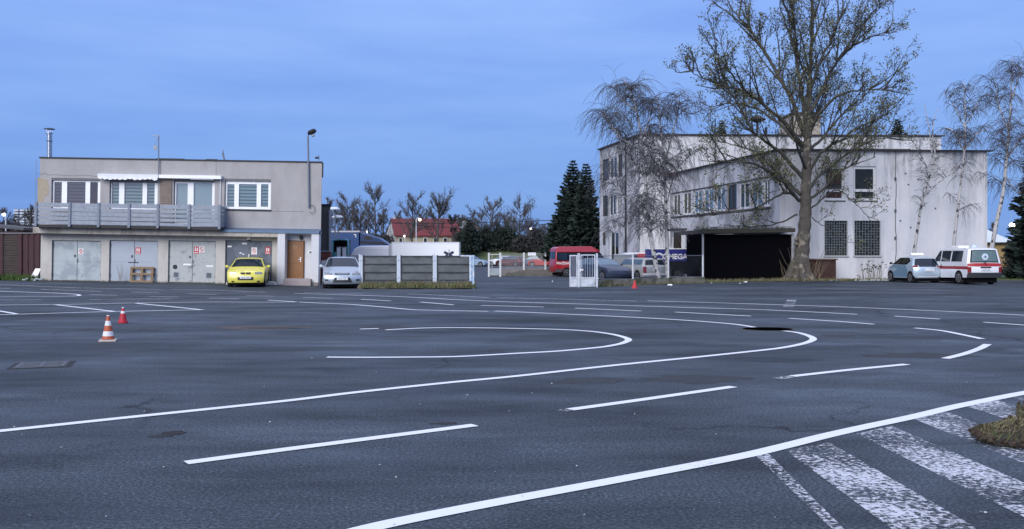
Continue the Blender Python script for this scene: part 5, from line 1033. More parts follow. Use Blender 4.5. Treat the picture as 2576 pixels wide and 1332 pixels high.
# gate on the right: two leaves and two posts, of whitewashed steel
Yg = 44.6; m_gate = mat('flaking_white_paint', (.52, .55, .60), .7, var=.14, scale=4, two=((.32, .36, .42), 2.5, .5, .62), bump=.3)
gz = G(X_(1460, Yg), Yg); t = thing('white_gate', 'white painted steel gate leaf with a grey panel folded beside its post', 'gate', (X_(1433, Yg), Yg, gz)); ug = lambda px: X_(px, Yg) - X_(1433, Yg); zg = lambda py: Z_(py, Yg) - gz
b = MB(); x0, x1 = ug(1432.6), ug(1452.3); z0, z1 = .02, zg(642)
b.box(x0, x0 + .05, -.03, .03, z0, z1); b.box(x1 - .05, x1, -.03, .03, z0, z1); b.box(x0 + .05, x1 - .05, -.03, .03, z1 - .06, z1); b.box(x0 + .05, x1 - .05, -.03, .03, zg(700), zg(697)); b.build('frame', m_gate, t)
b = MB(); b.box(x0 + .05, x1 - .05, -.01, .01, z0, zg(700)); b.build('lower_panel', m_gate, t)
b = MB(); b.box(x0 + .05, x1 - .05, .0, .02, zg(697), z1 - .06)
for k in range(4): x = x0 + .08 + k * .07; b.box(x, x + .02, -.012, -.001, zg(697), z1 - .06)
b.build('upper_panel', mat('purple_grey_panel', (.10, .11, .15), .7, var=.3, scale=6), t)
t = thing('white_gate', 'white gate leaf with upright bars over a solid lower panel between two posts', 'gate', (X_(1460, Yg), Yg, gz)); ug = lambda px: X_(px, Yg) - X_(1460, Yg)
x0, x1 = ug(1460), ug(1497.5); z0, z1 = .03, zg(640.8); b = MB()
b.box(x0, x0 + .05, -.03, .03, z0, z1); b.box(x1 - .05, x1, -.03, .03, z0, z1); b.box(x0 + .05, x1 - .05, -.03, .03, z1 - .05, z1); b.box(x0 + .05, x1 - .05, -.03, .03, zg(700), zg(697.5)); b.build('frame', m_gate, t)
b = MB(); b.box(x0 + .05, x1 - .05, -.01, .01, z0, zg(700)); b.build('lower_panel', m_gate, t)
for k in range(5):
    x = x0 + .12 + k * .115; b = MB(); b.tube([(x, 0, zg(697.5)), (x, 0, z1 - .05 - (.12 if k in (1, 3) else 0))], .009, 5); b.build('bar', m_gate, t)
b = MB(); b.box(x0 - .06, x0 + .14, -.07, -.03, zg(681), zg(678)); b.tube([(x0 + .0, -.06, zg(685)), (x0 + .0, -.06, zg(675))], .02, 6); b.build('handle', m_white, t)
for i, (a, c_, yt) in enumerate(((1452.8, 1458.6, 638.7), (1498.9, 1503.8, 638.7))):
    b = MB(); w_ = (c_ - a) * Yg / F; b.box(0, w_, -.06, .06, -.05, zg(yt)); b.box(-.01, w_ + .01, -.07, .07, zg(yt), zg(yt) + .02); b.box(w_ - .005, w_ + .05, -.02, .02, .4, .46); b.box(w_ - .005, w_ + .05, -.02, .02, 1.2, 1.26)
    o = b.build('gate_post', m_gate, bevel=.008); o.location = (X_(a, Yg), Yg - .02, gz); tag(o, ('white gate post between the two gate leaves', 'white gate post at the start of the low mossy wall')[i], 'gate post', 'posts of the white gate')
# ------------------------------------------------------------------ grey fence panels on the left of the entrance
Yf = 43.3; gz = G(X_(1000, Yf), Yf); m_tarp = mat('grey_green_tarpaulin', (.105, .115, .122), .85, var=.25, scale=2.2, bump=.9, bscale=5); m_fpost = mat('chalky_white_post', (.48, .53, .60), .7, var=.15, scale=5)
tarpl = ['grey covered fence panel just right of the silver hatchback', 'grey covered fence panel between the two white post pairs', 'grey covered fence panel at the entrance end beside the pale blue post']
zf = lambda py: Z_(py, Yf) - gz
def tarp(t, xa, xb, z0, z1, seed):
    rr = random.Random(seed); nx = 26; nz = 18; b = MB(); vs = []
    for j in range(nz + 1):
        for i in range(nx + 1):
            u_ = i / nx; v_ = j / nz; sag = .035 * math.sin(PI * u_) * v_ ** 3 + rr.uniform(-.004, .004); y = .025 * math.sin(u_ * 9 + seed) * math.sin(v_ * 7 + u_ * 5) + .02 * math.sin((u_ * 3 + v_ * 2) * 5 + seed)
            vs.append((xa + (xb - xa) * u_, y - .02, z0 + (z1 - z0) * v_ - sag + (.03 * math.sin(u_ * 14 + seed) if j == 0 else 0)))
    b.add(vs, [(j * (nx + 1) + i, j * (nx + 1) + i + 1, (j + 1) * (nx + 1) + i + 1, (j + 1) * (nx + 1) + i) for j in range(nz) for i in range(nx)]); return b.build('tarpaulin', m_tarp, t, True, angle=80)
for i, (a, c_) in enumerate(((964.5, 999), (1095.5 - 87.5, 1089.5), (1099, 1181))):
    if i == 0: a, c_ = 913.5, 999
    t = thing('covered_fence', tarpl[i], 'fence panel', (X_(a, Yf), Yf, gz), group='grey covered fence panels'); w_ = (c_ - a) * Yf / F; z0 = zf(706); z1 = zf(644)
    tarp(t, .05, w_ - .05, z0, z1, i * 3.1)
    b = MB(); rr = random.Random(i)
    for k, z in enumerate((z0 + .02, z0 + (z1 - z0) * .33, z0 + (z1 - z0) * .66, z1 - .02)): b.box(.0, w_, -.075, -.045, z - .02, z + .022)
    b.build_each('rail', mat('dark_rail', (.03, .032, .036), .7, var=.2), t)
    b = MB(); b.box(0, .045, -.07, .03, z0 - .02, z1 + .03); b.box(w_ - .045, w_, -.07, .03, z0 - .02, z1 + .03); b.build_each('side_bar', mat('dark_rail', (.03, .032, .036)), t)
t = thing('covered_fence', 'short dark fence panel half hidden behind the silver hatchback', 'fence panel', (X_(872, Yf + 2), Yf + 2, gz), group='grey covered fence panels'); tarp(t, .05, .62, .35, Z_(645, Yf + 2) - gz, 9.0); b = MB(); b.box(0, .7, -.07, -.04, Z_(645, Yf + 2) - gz, Z_(643, Yf + 2) - gz); b.build('rail', MATS['dark_rail'], t)
pl = ['left white post beside the silver hatchback', 'right white post beside the silver hatchback', 'left post of the pair between first and second grey panels', 'right post of the pair between first and second grey panels', 'left post of the pair between second and third grey panels', 'right post of the pair between second and third grey panels']
for i, px in enumerate((905.5, 910.5, 1001, 1005.5, 1091.5, 1096.5)):
    b = MB(); b.box(-.045, .045, -.05, .05, -.1, zf(640.5 if i % 2 == 0 else 643)); b.box(-.055, .055, -.07, -.05, zf(700), zf(696)); b.box(-.055, .055, -.07, -.05, zf(655), zf(652)); o = b.build('fence_post', m_fpost, bevel=.006); o.location = (X_(px, Yf), Yf - .03, gz); tag(o, pl[i], 'fence post', 'chalky white posts of the grey fence')
t = thing('end_post', 'pale blue flaking double post closing the grey fence at the entrance', 'fence post', (X_(1185, 42.6), 42.6, G(-2, 42.6))); m_pb = mat('pale_blue_flaking', (.34, .46, .60), .7, var=.2, scale=7, two=((.62, .66, .70), 4, .5, .6))
b = MB(); b.box(-.08, .03, -.05, .05, .35, 1.55); b.box(.06, .15, -.05, .05, .0, 1.52); b.build_each('post', m_pb, t, bevel=.01); b = MB(); b.box(-.5, .16, -.02, .02, 1.50, 1.56); b.box(.0, .12, -.04, .04, .9, .96); b.box(.0, .12, -.04, .04, .4, .46); b.build('brace', m_pb, t)
b = MB(Matrix.Translation((0, 0, 0)));
for k, (a, c_) in enumerate(((905, 1190),)):
    n_ = 60; vs = []; rr = random.Random(8)
    for i in range(n_ + 1):
        px = a + (c_ + 8 - a) * i / n_
        for y, h in ((-.75, .0), (-.45, .12), (-.1, .24), (.5, .28), (1.2, .10)):
            yy = Yf + y + rr.uniform(-.06, .06); x = X_(px, Yf); edge = min(1, (n_ - i) / 3 + .15); vs.append((x, yy, G(x, yy) + (h + rr.uniform(-.03, .03)) * edge + .004))
    b.add(vs, [(5 * i + j, 5 * i + 5 + j, 5 * i + 6 + j, 5 * i + 1 + j) for i in range(n_) for j in range(4)])
tag(b.build('fence_verge', m_verge, smooth=True, angle=80), kind='structure')
# ------------------------------------------------------------------ far side of the entrance: inner gate, mesh fence, dirt verge, bank, lamps, houses
def gpt(px, Y): return Vector((X_(px, Y), Y, G(X_(px, Y), Y)))
p = gpt(1230, 74); t = thing('inner_gate', 'small grey gate with a sheet metal lower panel beyond the entrance', 'gate', p); u_ = lambda px: (px - 1230) * 74 / F; z_ = lambda py: Z_(py, 74) - p.z
b = MB(); b.box(u_(1227.5), u_(1232), -.07, .07, 0, z_(636.5)); b.box(u_(1256), u_(1261), -.07, .07, 0, z_(636.5)); b.build('post', m_winfr, t, bevel=.01)
b = MB(); b.box(u_(1232.5), u_(1255.5), -.02, .02, z_(693), z_(675.6)); b.build('sheet_panel', m_gal[0], t); b = MB(); b.tube([(u_(1232), 0, z_(641)), (u_(1256), 0, z_(641))], .03, 6); b.tube([(u_(1238), 0, z_(675)), (u_(1238), 0, z_(641))], .02, 5); b.build('rail', m_winfr, t)
t = thing('mesh_fence', 'low mesh fence on concrete posts along the dirt strip beyond the entrance', 'fence', gpt(1261, 75)); o1 = Vector(t.location); q = [gpt(1261, 75), gpt(1318, 86), gpt(1372, 92)]
for k in q[1:]: b = MB(Matrix.Translation(-o1)); b.box(k.x - .09, k.x + .09, k.y - .09, k.y + .09, k.z - .1, k.z + 1.95); b.build('post', m_winfr, t, bevel=.01)
b = MB(Matrix.Translation(-o1))
for a, c_ in zip(q, q[1:]):
    for h in (.1, .6, 1.1, 1.6, 1.85): b.tube([a + Vector((0, 0, h)), c_ + Vector((0, 0, h))], .012, 4)
    for k in range(40): x = a.lerp(c_, k / 40); b.tube([x, x + Vector((0, 0, 1.85))], .004, 3, cap=False)
b.build('wire_mesh', m_winfr, t)
b = MB(); rr = random.Random(3); vs = []
for i in range(30):
    px = 1236 + (1400 - 1236) * i / 29
    for j, (Y, h) in enumerate(((76 + rr.uniform(-.8, .8), .005), (78, .22), (84, .28), (100, .2), (112, .005))): x = X_(px, Y); vs.append((x, Y, G(x, Y) + h + (rr.uniform(-.06, .08) if 0 < j < 4 else 0)))
b.add(vs, [(5 * i + j, 5 * i + 5 + j, 5 * i + 6 + j, 5 * i + 1 + j) for i in range(29) for j in range(4)]); tag(b.build('dirt_strip', mat('bare_dirt', (.11, .085, .06), .95, var=.4, scale=.8, bump=.8, two=((.07, .075, .045), .5, .5, .6), sc3='world'), smooth=True, angle=80), kind='structure')
b = MB(); vs = []; n_ = 70; rr = random.Random(6)
for i in range(n_ + 1):
    px = 900 + (1560 - 900) * i / n_
    for Y, h in ((136, 0), (139, .9), (142, 1.8), (146, 2.35), (152, 2.5), (175, 2.3), (260, 1.5)): x = X_(px, 140) * Y / 140; vs.append((x, Y, G(x, Y) + h * (1 + rr.uniform(-.06, .06))))
b.add(vs, [(7 * i + j, 7 * i + 7 + j, 7 * i + 8 + j, 7 * i + 1 + j) for i in range(n_) for j in range(6)]); tag(b.build('grass_bank', mat('bank_grass', (.07, .10, .035), .95, var=.4, scale=.5, bump=.8, two=((.11, .11, .055), .25, .45, .6), sc3='world'), smooth=True, angle=80), kind='structure')
def lamp(label, px, py, Y, pole_px, py_base, lit=6, r=.22, arm=True):
    zb = Z_(py_base, Y) - 2.5; t = thing('street_lamp', label, 'street lamp', (X_(pole_px, Y), Y, zb), group='lit street lamps in the distance'); dx = X_(px, Y) - X_(pole_px, Y); zz = Z_(py, Y) - zb
    b = MB(); b.tube([(0, 0, 0), (0, 0, zz + .1), (dx * .6, 0, zz + .35), (dx, 0, zz + .3)], [.09, .07, .05, .04], 6); b.build('pole', m_fpost, t)
    b = MB(); b.M = Matrix.Translation((dx, 0, zz)); r *= .62; b.lathe([(r * .4, -r * .8), (r * .95, -r * .3), (r, .1), (r * .5, r * .8)], 10); b.build('lamp_glass', mat('warm_lamp_light', (1, .9, .75), .5, emit=((1.0, .86, .66), lit)), t, True)
lamp('tall lit street lamp in front of the red roofed house', 1056, 553.5, 138, 1047, 612, r=.34); lamp('small lit lamp before the wall of the red roofed house', 1017, 595, 150, 1019, 612, r=.25)
lamp('lit street lamp between the red roofed house and the dark shrubs', 1220, 595, 150, 1222, 628, r=.25); lamp('lit street lamp left of the dark spruces', 1335.5, 577, 150, 1338, 628, r=.28)
lamp('faint lit lamp left of the tall lamp near the spruces', 1292, 592.6, 190, 1293, 620, r=.22); lamp('lit lamp behind the fence at the far left edge', 9, 541, 120, 14.6, 600, r=.30); lamp('tiny lit lamp above the blue lorry cab', 923, 584, 150, 925, 605, r=.16)
p = at(2546, 567, 120); t = thing('street_lamp', 'bright lit lamp glowing behind the yellow house at the far right', 'street lamp', (p.x, p.y, 0), group='lit street lamps in the distance'); b = MB(); b.tube([(0, 0, 0), (0, 0, p.z), (.3, 0, p.z + .2)], [.1, .07, .05], 6); b.build('pole', m_fpost, t); b = MB(Matrix.Translation((.0, 0, p.z))); b.lathe([(.1, -.3), (.32, -.15), (.34, .1), (.15, .28)], 12); b.build('lamp_glass', MATS['warm_lamp_light'], t, True)
for i, (px, py) in enumerate(((841, 526.5), (845.5, 546))):
    p = at(px, py, 62); t = thing('disc_lamp', ('upper white disc lamp beside the dark annex', 'lower white disc lamp beside the dark annex')[i], 'street lamp', (p.x, 62, G(p.x, 62) if i else G(p.x, 62)), group='white disc lamps by the annex'); z = p.z - t.location.z
    b = MB(); b.tube([(.05, .5 * i, 0), (.05, .5 * i, z)], .05, 6); b.build('pole', m_pole, t); b = MB(Matrix.Translation((0, .5 * i, z))); b.lathe([(.05, -.10), (.38, -.06), (.40, .0), (.25, .12), (.05, .15)], 16); b.build('lamp_head', mat('pale_lamp_shell', (.68, .72, .78), .4, var=.03), t, True)
p = gpt(1589, 66); t = thing('yard_lamp', 'dark curved street lamp rising before the sooty west face of the block', 'street lamp', (X_(1574, 70), 70, G(11, 70))); zz = lambda py: Z_(py, 70) - G(11, 70); xx = lambda px: X_(px, 70) - X_(1574, 70)
b = MB(); b.tube([(0, 0, 0), (0, 0, zz(345)), (xx(1572), 0, zz(336)), (xx(1556), 0, zz(328))], [.09, .06, .05, .04], 7); b.build('pole', m_black, t); b = MB(); b.M = Matrix.Translation((xx(1545), 0, zz(326))) @ Matrix.Rotation(R(12), 4, 'Y') @ Matrix.Diagonal((1, .5, .4, 1)); b.lathe([(.1, -.2), (.45, -.1), (.40, .15), (.15, .3)], 12); b.build('lamp_head', m_black, t, True)
# houses
m_redroof = mat('red_tiles', (.135, .022, .026), .8, var=.25, scale=.6, bump=.4); m_gwall = mat('grey_white_gable', (.42, .43, .42), .9, var=.15, scale=.7, two=((.17, .18, .17), .8, .52, .6)); m_bwall = mat('beige_house_wall', (.33, .29, .22), .9, var=.15, scale=.7)
Yh = 160; zb = 1.6; xh = lambda px, Y=Yh: X_(px, Y) - X_(976, Yh); zh = lambda py, Y=Yh: Z_(py, Y) - zb
t = thing('red_roof_house', 'long house with dark red pitched roof and pale gable behind the white container', 'house', (X_(976, Yh), Yh, zb))
x0, x1 = xh(996), xh(1157); ye, yr = 0, 5; ze = zh(589); zr = zh(549)
b = MB(); b.box(x0, x1, 0, .3, -1, ze); b.build('wall', m_bwall, t)
b = MB(); xg = xh(955); b.add([(x0, 0, -1), (xg, 9, -1), (xg, 9, zh(585)), ((xh(976)), 5, zr), (x0, 0, ze)], [(0, 4, 3, 2, 1)]); b.build('gable', m_gwall, t)
b = MB(); b.add([(x0 - .3, -.4, ze - .2), (x1 + .3, -.4, ze - .2), (xh(1141), 5, zr + .1), (xh(976) - .2, 5, zr + .1), (x0 - .3, -.4, ze - .45), (x1 + .3, -.4, ze - .45)], [(0, 1, 2, 3), (4, 5, 1, 0)]); b.add([(xh(976) - .2, 5, zr + .1), (xh(1141), 5, zr + .1), (x1, 11, ze), (xg - .2, 9.5, ze)], [(0, 1, 2, 3)]); rf = b.build('roof', m_redroof, t)
b = MB(); b.box(xh(981), xh(986), 4.6, 5.2, zr, zr + .5); b.build('chimney', m_gwall, rf)
for px in (1008, 1070, 1095, 1120):
    b = MB(); b.box(xh(px - 5), xh(px + 5), -.06, -.001, zh(612), zh(598)); o = b.build('window', m_winfr, t); b = MB(); b.box(xh(px - 3.5), xh(px + 3.5), -.09, -.061, zh(611), zh(600)); b.build('pane', m_glass, o)
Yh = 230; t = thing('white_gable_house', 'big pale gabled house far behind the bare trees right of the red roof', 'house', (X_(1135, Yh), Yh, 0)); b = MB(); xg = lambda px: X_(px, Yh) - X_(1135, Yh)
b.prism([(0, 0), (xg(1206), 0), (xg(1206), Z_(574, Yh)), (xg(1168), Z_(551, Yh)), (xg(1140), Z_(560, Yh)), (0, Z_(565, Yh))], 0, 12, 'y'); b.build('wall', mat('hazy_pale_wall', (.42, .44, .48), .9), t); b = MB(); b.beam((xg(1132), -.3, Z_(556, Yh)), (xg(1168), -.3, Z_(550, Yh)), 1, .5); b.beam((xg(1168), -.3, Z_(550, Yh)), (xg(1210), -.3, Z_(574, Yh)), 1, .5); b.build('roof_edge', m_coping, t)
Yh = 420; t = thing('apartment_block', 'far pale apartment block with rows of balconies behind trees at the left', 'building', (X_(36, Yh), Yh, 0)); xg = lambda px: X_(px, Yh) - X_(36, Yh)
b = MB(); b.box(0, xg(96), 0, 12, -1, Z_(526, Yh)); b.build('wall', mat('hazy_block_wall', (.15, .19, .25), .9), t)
b = MB()
for j in range(7):
    z = Z_(574 - j * 7, Yh)
    for k in range(4): a = xg(38 + k * 15); b.box(a, a + xg(47) - xg(36), -1.2, -.001, z, z + .75)
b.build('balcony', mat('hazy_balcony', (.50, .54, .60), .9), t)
Yh = 80; t = thing('yellow_house', 'small ochre house with a pale metal hipped roof behind the ambulance van', 'house', (X_(2470, Yh), Yh, G(40, Yh))); gz = t.location.z; xg = lambda px: X_(px, Yh) - X_(2470, Yh); zg2 = lambda py: Z_(py, Yh) - gz
b = MB(); b.box(0, xg(2545), .3, 7, -.2, zg2(611)); b.build('wall', mat('ochre_wall', (.34, .23, .10), .9, var=.1, scale=2), t)
b = MB(); b.add([(xg(2470), 0, zg2(610)), (xg(2554), 0, zg2(610)), (xg(2554), 7.5, zg2(610)), (xg(2470), 7.5, zg2(610)), (xg(2470), 3, zg2(577)), (xg(2531), 3, zg2(577))], [(0, 1, 5, 4), (1, 2, 5), (2, 3, 4, 5), (3, 2, 1, 0)]); b.build('roof', mat('pale_metal_roof', (.62, .68, .72), .4, .1, var=.05), t); b = MB(); b.box(xg(2470), xg(2554), -.05, .05, zg2(613), zg2(610.2)); b.build('eaves', m_coping, t)
Yh = 130; t = thing('red_tile_house', 'sliver of a red tiled house far right behind the yellow house', 'house', (X_(2540, Yh), Yh, 0)); b = MB(); b.box(0, 14, 0, 8, -1, Z_(645, Yh)); b.build('wall', m_gwall, t); b = MB(); b.prism([(-.6, Z_(650, Yh)), (5, Z_(600, Yh)), (14, Z_(590, Yh)), (14, Z_(650, Yh))], -.3, 8, 'y'); b.build('roof', mat('faded_red_roof_tiles', (.20, .07, .06), .8, var=.2), t)
# overhead cables
for i, (a, c_, sag) in enumerate((((975, 556, 100), (1515, 540, 92), 1.1), ((975, 562, 104), (1515, 548, 96), .2))):
    A = at(*a); B_ = at(*c_); b = MB(); b.tube([A.lerp(B_, k / 24) - Vector((0, 0, sag * 4 * (k / 24) * (1 - k / 24))) - A for k in range(25)], .035, 4); o = b.build('overhead_cable', m_black); o.location = A; tag(o, ('upper sagging cable strung before the bare trees', 'lower nearly straight cable strung before the bare trees')[i], 'cable', 'cables over the yard')
# ------------------------------------------------------------------ cones and litter
def cone(label, px, py, h, r, col, bands, tilt=0, base=True, squash=1.0):
    p = ongr(px, py); t = thing('traffic_cone', label, 'traffic cone', (p.x, p.y, p.z), 0, 'cones on the practice yard', rot=(R(tilt), R(tilt * .5), .3)); m_c = mat('cone_%d' % px, col, .6, var=.1, scale=9)
    b = MB(); n_ = 30
    for k in range(n_):
        z0 = .04 + (h - .04) * k / n_; z1 = .04 + (h - .04) * (k + 1) / n_; rr_ = lambda z: r * (1 - .80 * (z / h)); mi = 1 if any(a <= (z0 + z1) / 2 / h <= c_ for a, c_ in bands) else 0
        vs = []; m = 20
        for z in (z0, z1):
            for q in range(m): a = 2 * PI * q / m; vs.append((rr_(z) * math.cos(a), rr_(z) * math.sin(a), z))
        b.add(vs, [(q, (q + 1) % m, m + (q + 1) % m, m + q) for q in range(m)] + ([tuple(range(m, 2 * m))] if k == n_ - 1 else []), mi)
    b.build('body', [m_c, mat('cone_band_white', (.66, .66, .68), .5, var=.08, scale=12)], t, True, angle=40)
    b = MB(); w_ = r * 1.25
    if base: b.box(-w_, w_, -w_, w_, 0, .035)
    else: b.lathe([(r * 1.06, 0), (r * 1.06, .04), (r * .98, .05)], 20)
    b.build('base', mat('dirty_cone_base', (.45, .40, .36), .7, var=.2) if base else m_c, t, bevel=.008)
cone('tall orange and white banded traffic cone in the left of the yard', 272, 859, .47, .115, (.40, .085, .035), [(.20, .40), (.60, .79), (.97, 1)])
cone('plain red traffic cone with a white patch behind the banded cone', 309, 813, .36, .10, (.42, .015, .03), [(.62, .76), (.93, 1)], 2, False)
cone('small red traffic cone at the foot of the low mossy wall', 1596, 726, .38, .13, (.46, .03, .035), [], 3, False)
for px, py, s_ in ((1686, 717, .12), (1390, 707, .08), (1790, 711, .07), (1876, 709, .10), (1862, 712, .07)):
    p = ongr(px, py + 2); b = MB(); b.prism([(-s_, 0), (s_ * .6, 0), (s_, s_ * .6), (-s_ * .4, s_ * .5)], -s_ * .4, s_ * .4, 'y'); o = b.build('paper_litter', m_white); o.location = (p.x, p.y, p.z); o.rotation_euler = (R(-30), R(10), s_ * 20)
    tag(o, {1686: 'crumpled white litter on the asphalt right of the small red cone', 1390: 'white scrap of litter on the road by the inner gate', 1790: 'white litter scrap at the kerb before the black carport', 1876: 'larger white litter scrap left of the poplar', 1862: 'flat white litter scrap beside the larger scrap near the poplar'}[px], 'litter', 'scraps of litter')

# ------------------------------------------------------------------ trees
m_bark = mat('poplar_bark', (.072, .064, .054), .95, var=.4, scale=3, bump=1.0, bscale=14, two=((.22, .19, .15), 2.2, .54, .64))
m_limb = mat('olive_limb_bark', (.058, .055, .046), .95, var=.3, scale=4)
m_twig = mat('grey_brown_twig', (.032, .028, .024), .95, var=.3, scale=2)
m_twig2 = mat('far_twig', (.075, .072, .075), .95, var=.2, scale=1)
m_leafp = mat('young_poplar_leaf', (.105, .108, .046), .7, var=.5, scale=1.3)
m_birch = mat('birch_bark', (.40, .39, .39), .85, var=.15, scale=3, two=((.03, .028, .028), 4, .54, .60))
m_btwig = mat('birch_twig', (.080, .078, .088), .9, var=.3, scale=2)
def rv(r): 
    while True:
        v = Vector((r.uniform(-1, 1), r.uniform(-1, 1), r.uniform(-1, 1)))
        if .05 < v.length < 1: return v.normalized()
def bend(d, ang, r):
    """direction d turned away by ang about a random axis"""
    u = d.cross(rv(r)); 
    if u.length < 1e-3: u = d.cross(Vector((0, 0, 1)) + rv(r) * .1)
    u.normalize(); return (d * math.cos(ang) + u * math.sin(ang)).normalized()
def walk(p, d, L, n, wob, trop, r):
    """polyline growing from p; trop = pull (vector) added at each step"""
    pts = [p.copy()]; q = p.copy(); d = d.copy()
    for _ in range(n):
        d = (d + rv(r) * wob + trop).normalized(); q = q + d * (L / n); pts.append(q.copy())
    return pts
def along(pts, t):
    k = t * (len(pts) - 1); i = min(int(k), len(pts) - 2); return pts[i].lerp(pts[i + 1], k - i), (pts[i + 1] - pts[i]).normalized()
def plen(pts): return sum((b - a).length for a, b in zip(pts, pts[1:]))
def leafcluster(b, p, d, r, size, n):
    for _ in range(n):
        c = p + rv(r) * size * .9; u = (d + rv(r) * .9).normalized(); w = u.cross(rv(r)).normalized(); s = size * r.uniform(.55, 1.15)
        b.add([c, c + u * s * .5 + w * s * .26, c + u * s, c + u * s * .5 - w * s * .26], [(0, 1, 2, 3)])

# ---- the poplar
r = random.Random(21); YT = 54.6; base = Vector((X_(2010, YT), YT, G(17, YT)))
t = thing('poplar_tree', 'huge poplar just coming into leaf with a thick knotty trunk before the office wing', 'tree', base)
T = Matrix.Translation(-base)
def pp_(px, py, dy=0): v = at(px, py, YT); v.y += dy; v.x *= (YT + dy) / YT; v.z = EYE + (v.z - EYE) * (YT + dy) / YT; return v
trunk = MB(T); limbs = MB(T); twigs = MB(T); leaves = MB(T)
tp = [pp_(2010, 716), pp_(2010, 700), pp_(2013, 680), pp_(2017, 640), pp_(2022, 590), pp_(2026, 540), pp_(2027, 490), pp_(2029, 430), pp_(2030, 375), pp_(2032, 330), pp_(2034, 290)]
tr_ = [.90, .64, .52, .43, .37, .34, .31, .275, .245, .215, .18]
trunk.tube(catmull(tp, 6), [max(.2, tr_[min(int(i / 6), 10)] * (1 - (i / 6) % 1) + tr_[min(int(i / 6) + 1, 10)] * ((i / 6) % 1)) + .03 * math.sin(i * 1.7) for i in range(len(catmull(tp, 6)))], 16)
for a, rr_, L in ((200, .30, 1.0), (330, .28, .8), (270, .26, .7), (160, .25, .9), (20, .3, .8)):
    a = R(a); trunk.tube([base + Vector((math.cos(a) * .35, math.sin(a) * .35, 1.2)), base + Vector((math.cos(a) * .6, math.sin(a) * .6, .35)), base + Vector((math.cos(a) * (.6 + L * .5), math.sin(a) * (.6 + L * .5), -.15))], [rr_ * .5, rr_ * .8, rr_ * .35], 8)
for k in range(5): c = base + Vector((r.uniform(-.35, .4), -.42, r.uniform(.4, 3))); trunk.tube([c + Vector((0, .25, 0)), c + Vector((0, .04, 0))], [.15, .05], 8)
trunk.build('trunk', m_bark, t, True, angle=70)
g8 = lambda x, y, dy=0: pp_(1662.8 + x / 2.632, y / 2.632, dy)
LIMBS = [ # (polyline, start radius)
 ([g8(975, 760), g8(985, 600), g8(985, 500), g8(995, 300), g8(1000, 100), g8(1010, -120), g8(1015, -380)], .23),
 ([g8(960, 820), g8(935, 640, -.4), g8(905, 450, -.8), g8(895, 300, -1), g8(870, 60, -1.2), g8(850, -200, -1.4)], .20),
 ([g8(905, 430, -.8), g8(860, 250, -1.4), g8(800, 80, -2), g8(770, -120, -2.4)], .12),
 ([g8(950, 900), g8(860, 650, .6), g8(730, 420, 1.4), g8(600, 220, 2.0), g8(480, 70, 2.4), g8(410, -60, 2.6)], .20),
 ([g8(600, 220, 2.0), g8(560, 60, 2.6), g8(520, -120, 3)], .09),
 ([g8(940, 960), g8(800, 800, -1), g8(690, 700, -1.8), g8(560, 610, -2.6), g8(430, 570, -3.2), g8(280, 520, -3.8), g8(190, 470, -4)], .18),
 ([g8(560, 610, -2.6), g8(450, 470, -3.2), g8(350, 330, -3.4), g8(250, 200, -3.6)], .09),
 ([g8(945, 1000), g8(820, 860, 1.0), g8(700, 760, 2.0), g8(560, 700, 3.0), g8(400, 690, 3.6), g8(200, 760, 4.0)], .14),
 ([g8(940, 1180), g8(780, 1000, -.8), g8(640, 900, -1.8), g8(560, 780, -2.6), g8(490, 660, -3), g8(430, 570, -3.2)], .17),
 ([g8(925, 1290), g8(800, 1180, .8), g8(720, 1090, 1.6), g8(600, 1000, 2.4), g8(470, 960, 3.0), g8(350, 930, 3.4)], .16),
 ([g8(915, 1330), g8(840, 1240, -1), g8(740, 1150, -2), g8(620, 1090, -3.2), g8(480, 1070, -4), g8(380, 1060, -4.4)], .15),
 ([g8(915, 1330), g8(830, 1280, -.4), g8(700, 1340, -1.6), g8(560, 1400, -2.6), g8(380, 1420, -3.2), g8(200, 1440, -3.4)], .11),
 ([g8(905, 1420), g8(780, 1480, .5), g8(600, 1500, 1.0), g8(420, 1490, 1.4)], .08),
 ([g8(990, 740), g8(1050, 640, .6), g8(1120, 480, 1.2), g8(1200, 370, 1.6), g8(1300, 290, 2.0), g8(1440, 230, 2.4), g8(1640, 150, 2.6)], .17),
 ([g8(985, 640), g8(1040, 440, -1.0), g8(1110, 300, -1.6), g8(1190, 120, -2.2), g8(1280, -60, -2.8)], .15),
 ([g8(1120, 480, 1.2), g8(1220, 330, .6), g8(1330, 170, .2), g8(1460, 20, 0)], .10),
 ([g8(995, 300), g8(1070, 130, .8), g8(1130, -60, 1.4)], .10),
 ([g8(980, 860), g8(1080, 720, -1.0), g8(1200, 620, -2), g8(1320, 600, -2.8), g8(1450, 590, -3.2), g8(1590, 570, -3.6)], .14),
 ([g8(970, 1000), g8(1080, 900, 1.2), g8(1200, 760, 2.2), g8(1330, 650, 3.0), g8(1430, 560, 3.6)], .14),
 ([g8(960, 1180), g8(1060, 1010, -.6), g8(1190, 930, -1.6), g8(1300, 850, -2.4), g8(1420, 790, -3), g8(1540, 740, -3.4)], .15),
 ([g8(955, 1290), g8(1050, 1160, .8), g8(1160, 1080, 1.8), g8(1300, 980, 2.6), g8(1440, 920, 3.4), g8(1600, 930, 4)], .14),
 ([g8(960, 1340), g8(1090, 1240, -.8), g8(1180, 1140, -1.6), g8(1300, 1080, -2.4), g8(1420, 1040, -3)], .12),
 ([g8(965, 1400), g8(1060, 1330, .2), g8(1170, 1260, .6), g8(1300, 1360, 0), g8(1400, 1480, -.5)], .08),
 ([g8(1000, 1440), g8(1080, 1500, -.5), g8(1180, 1560, -1)], .05)]
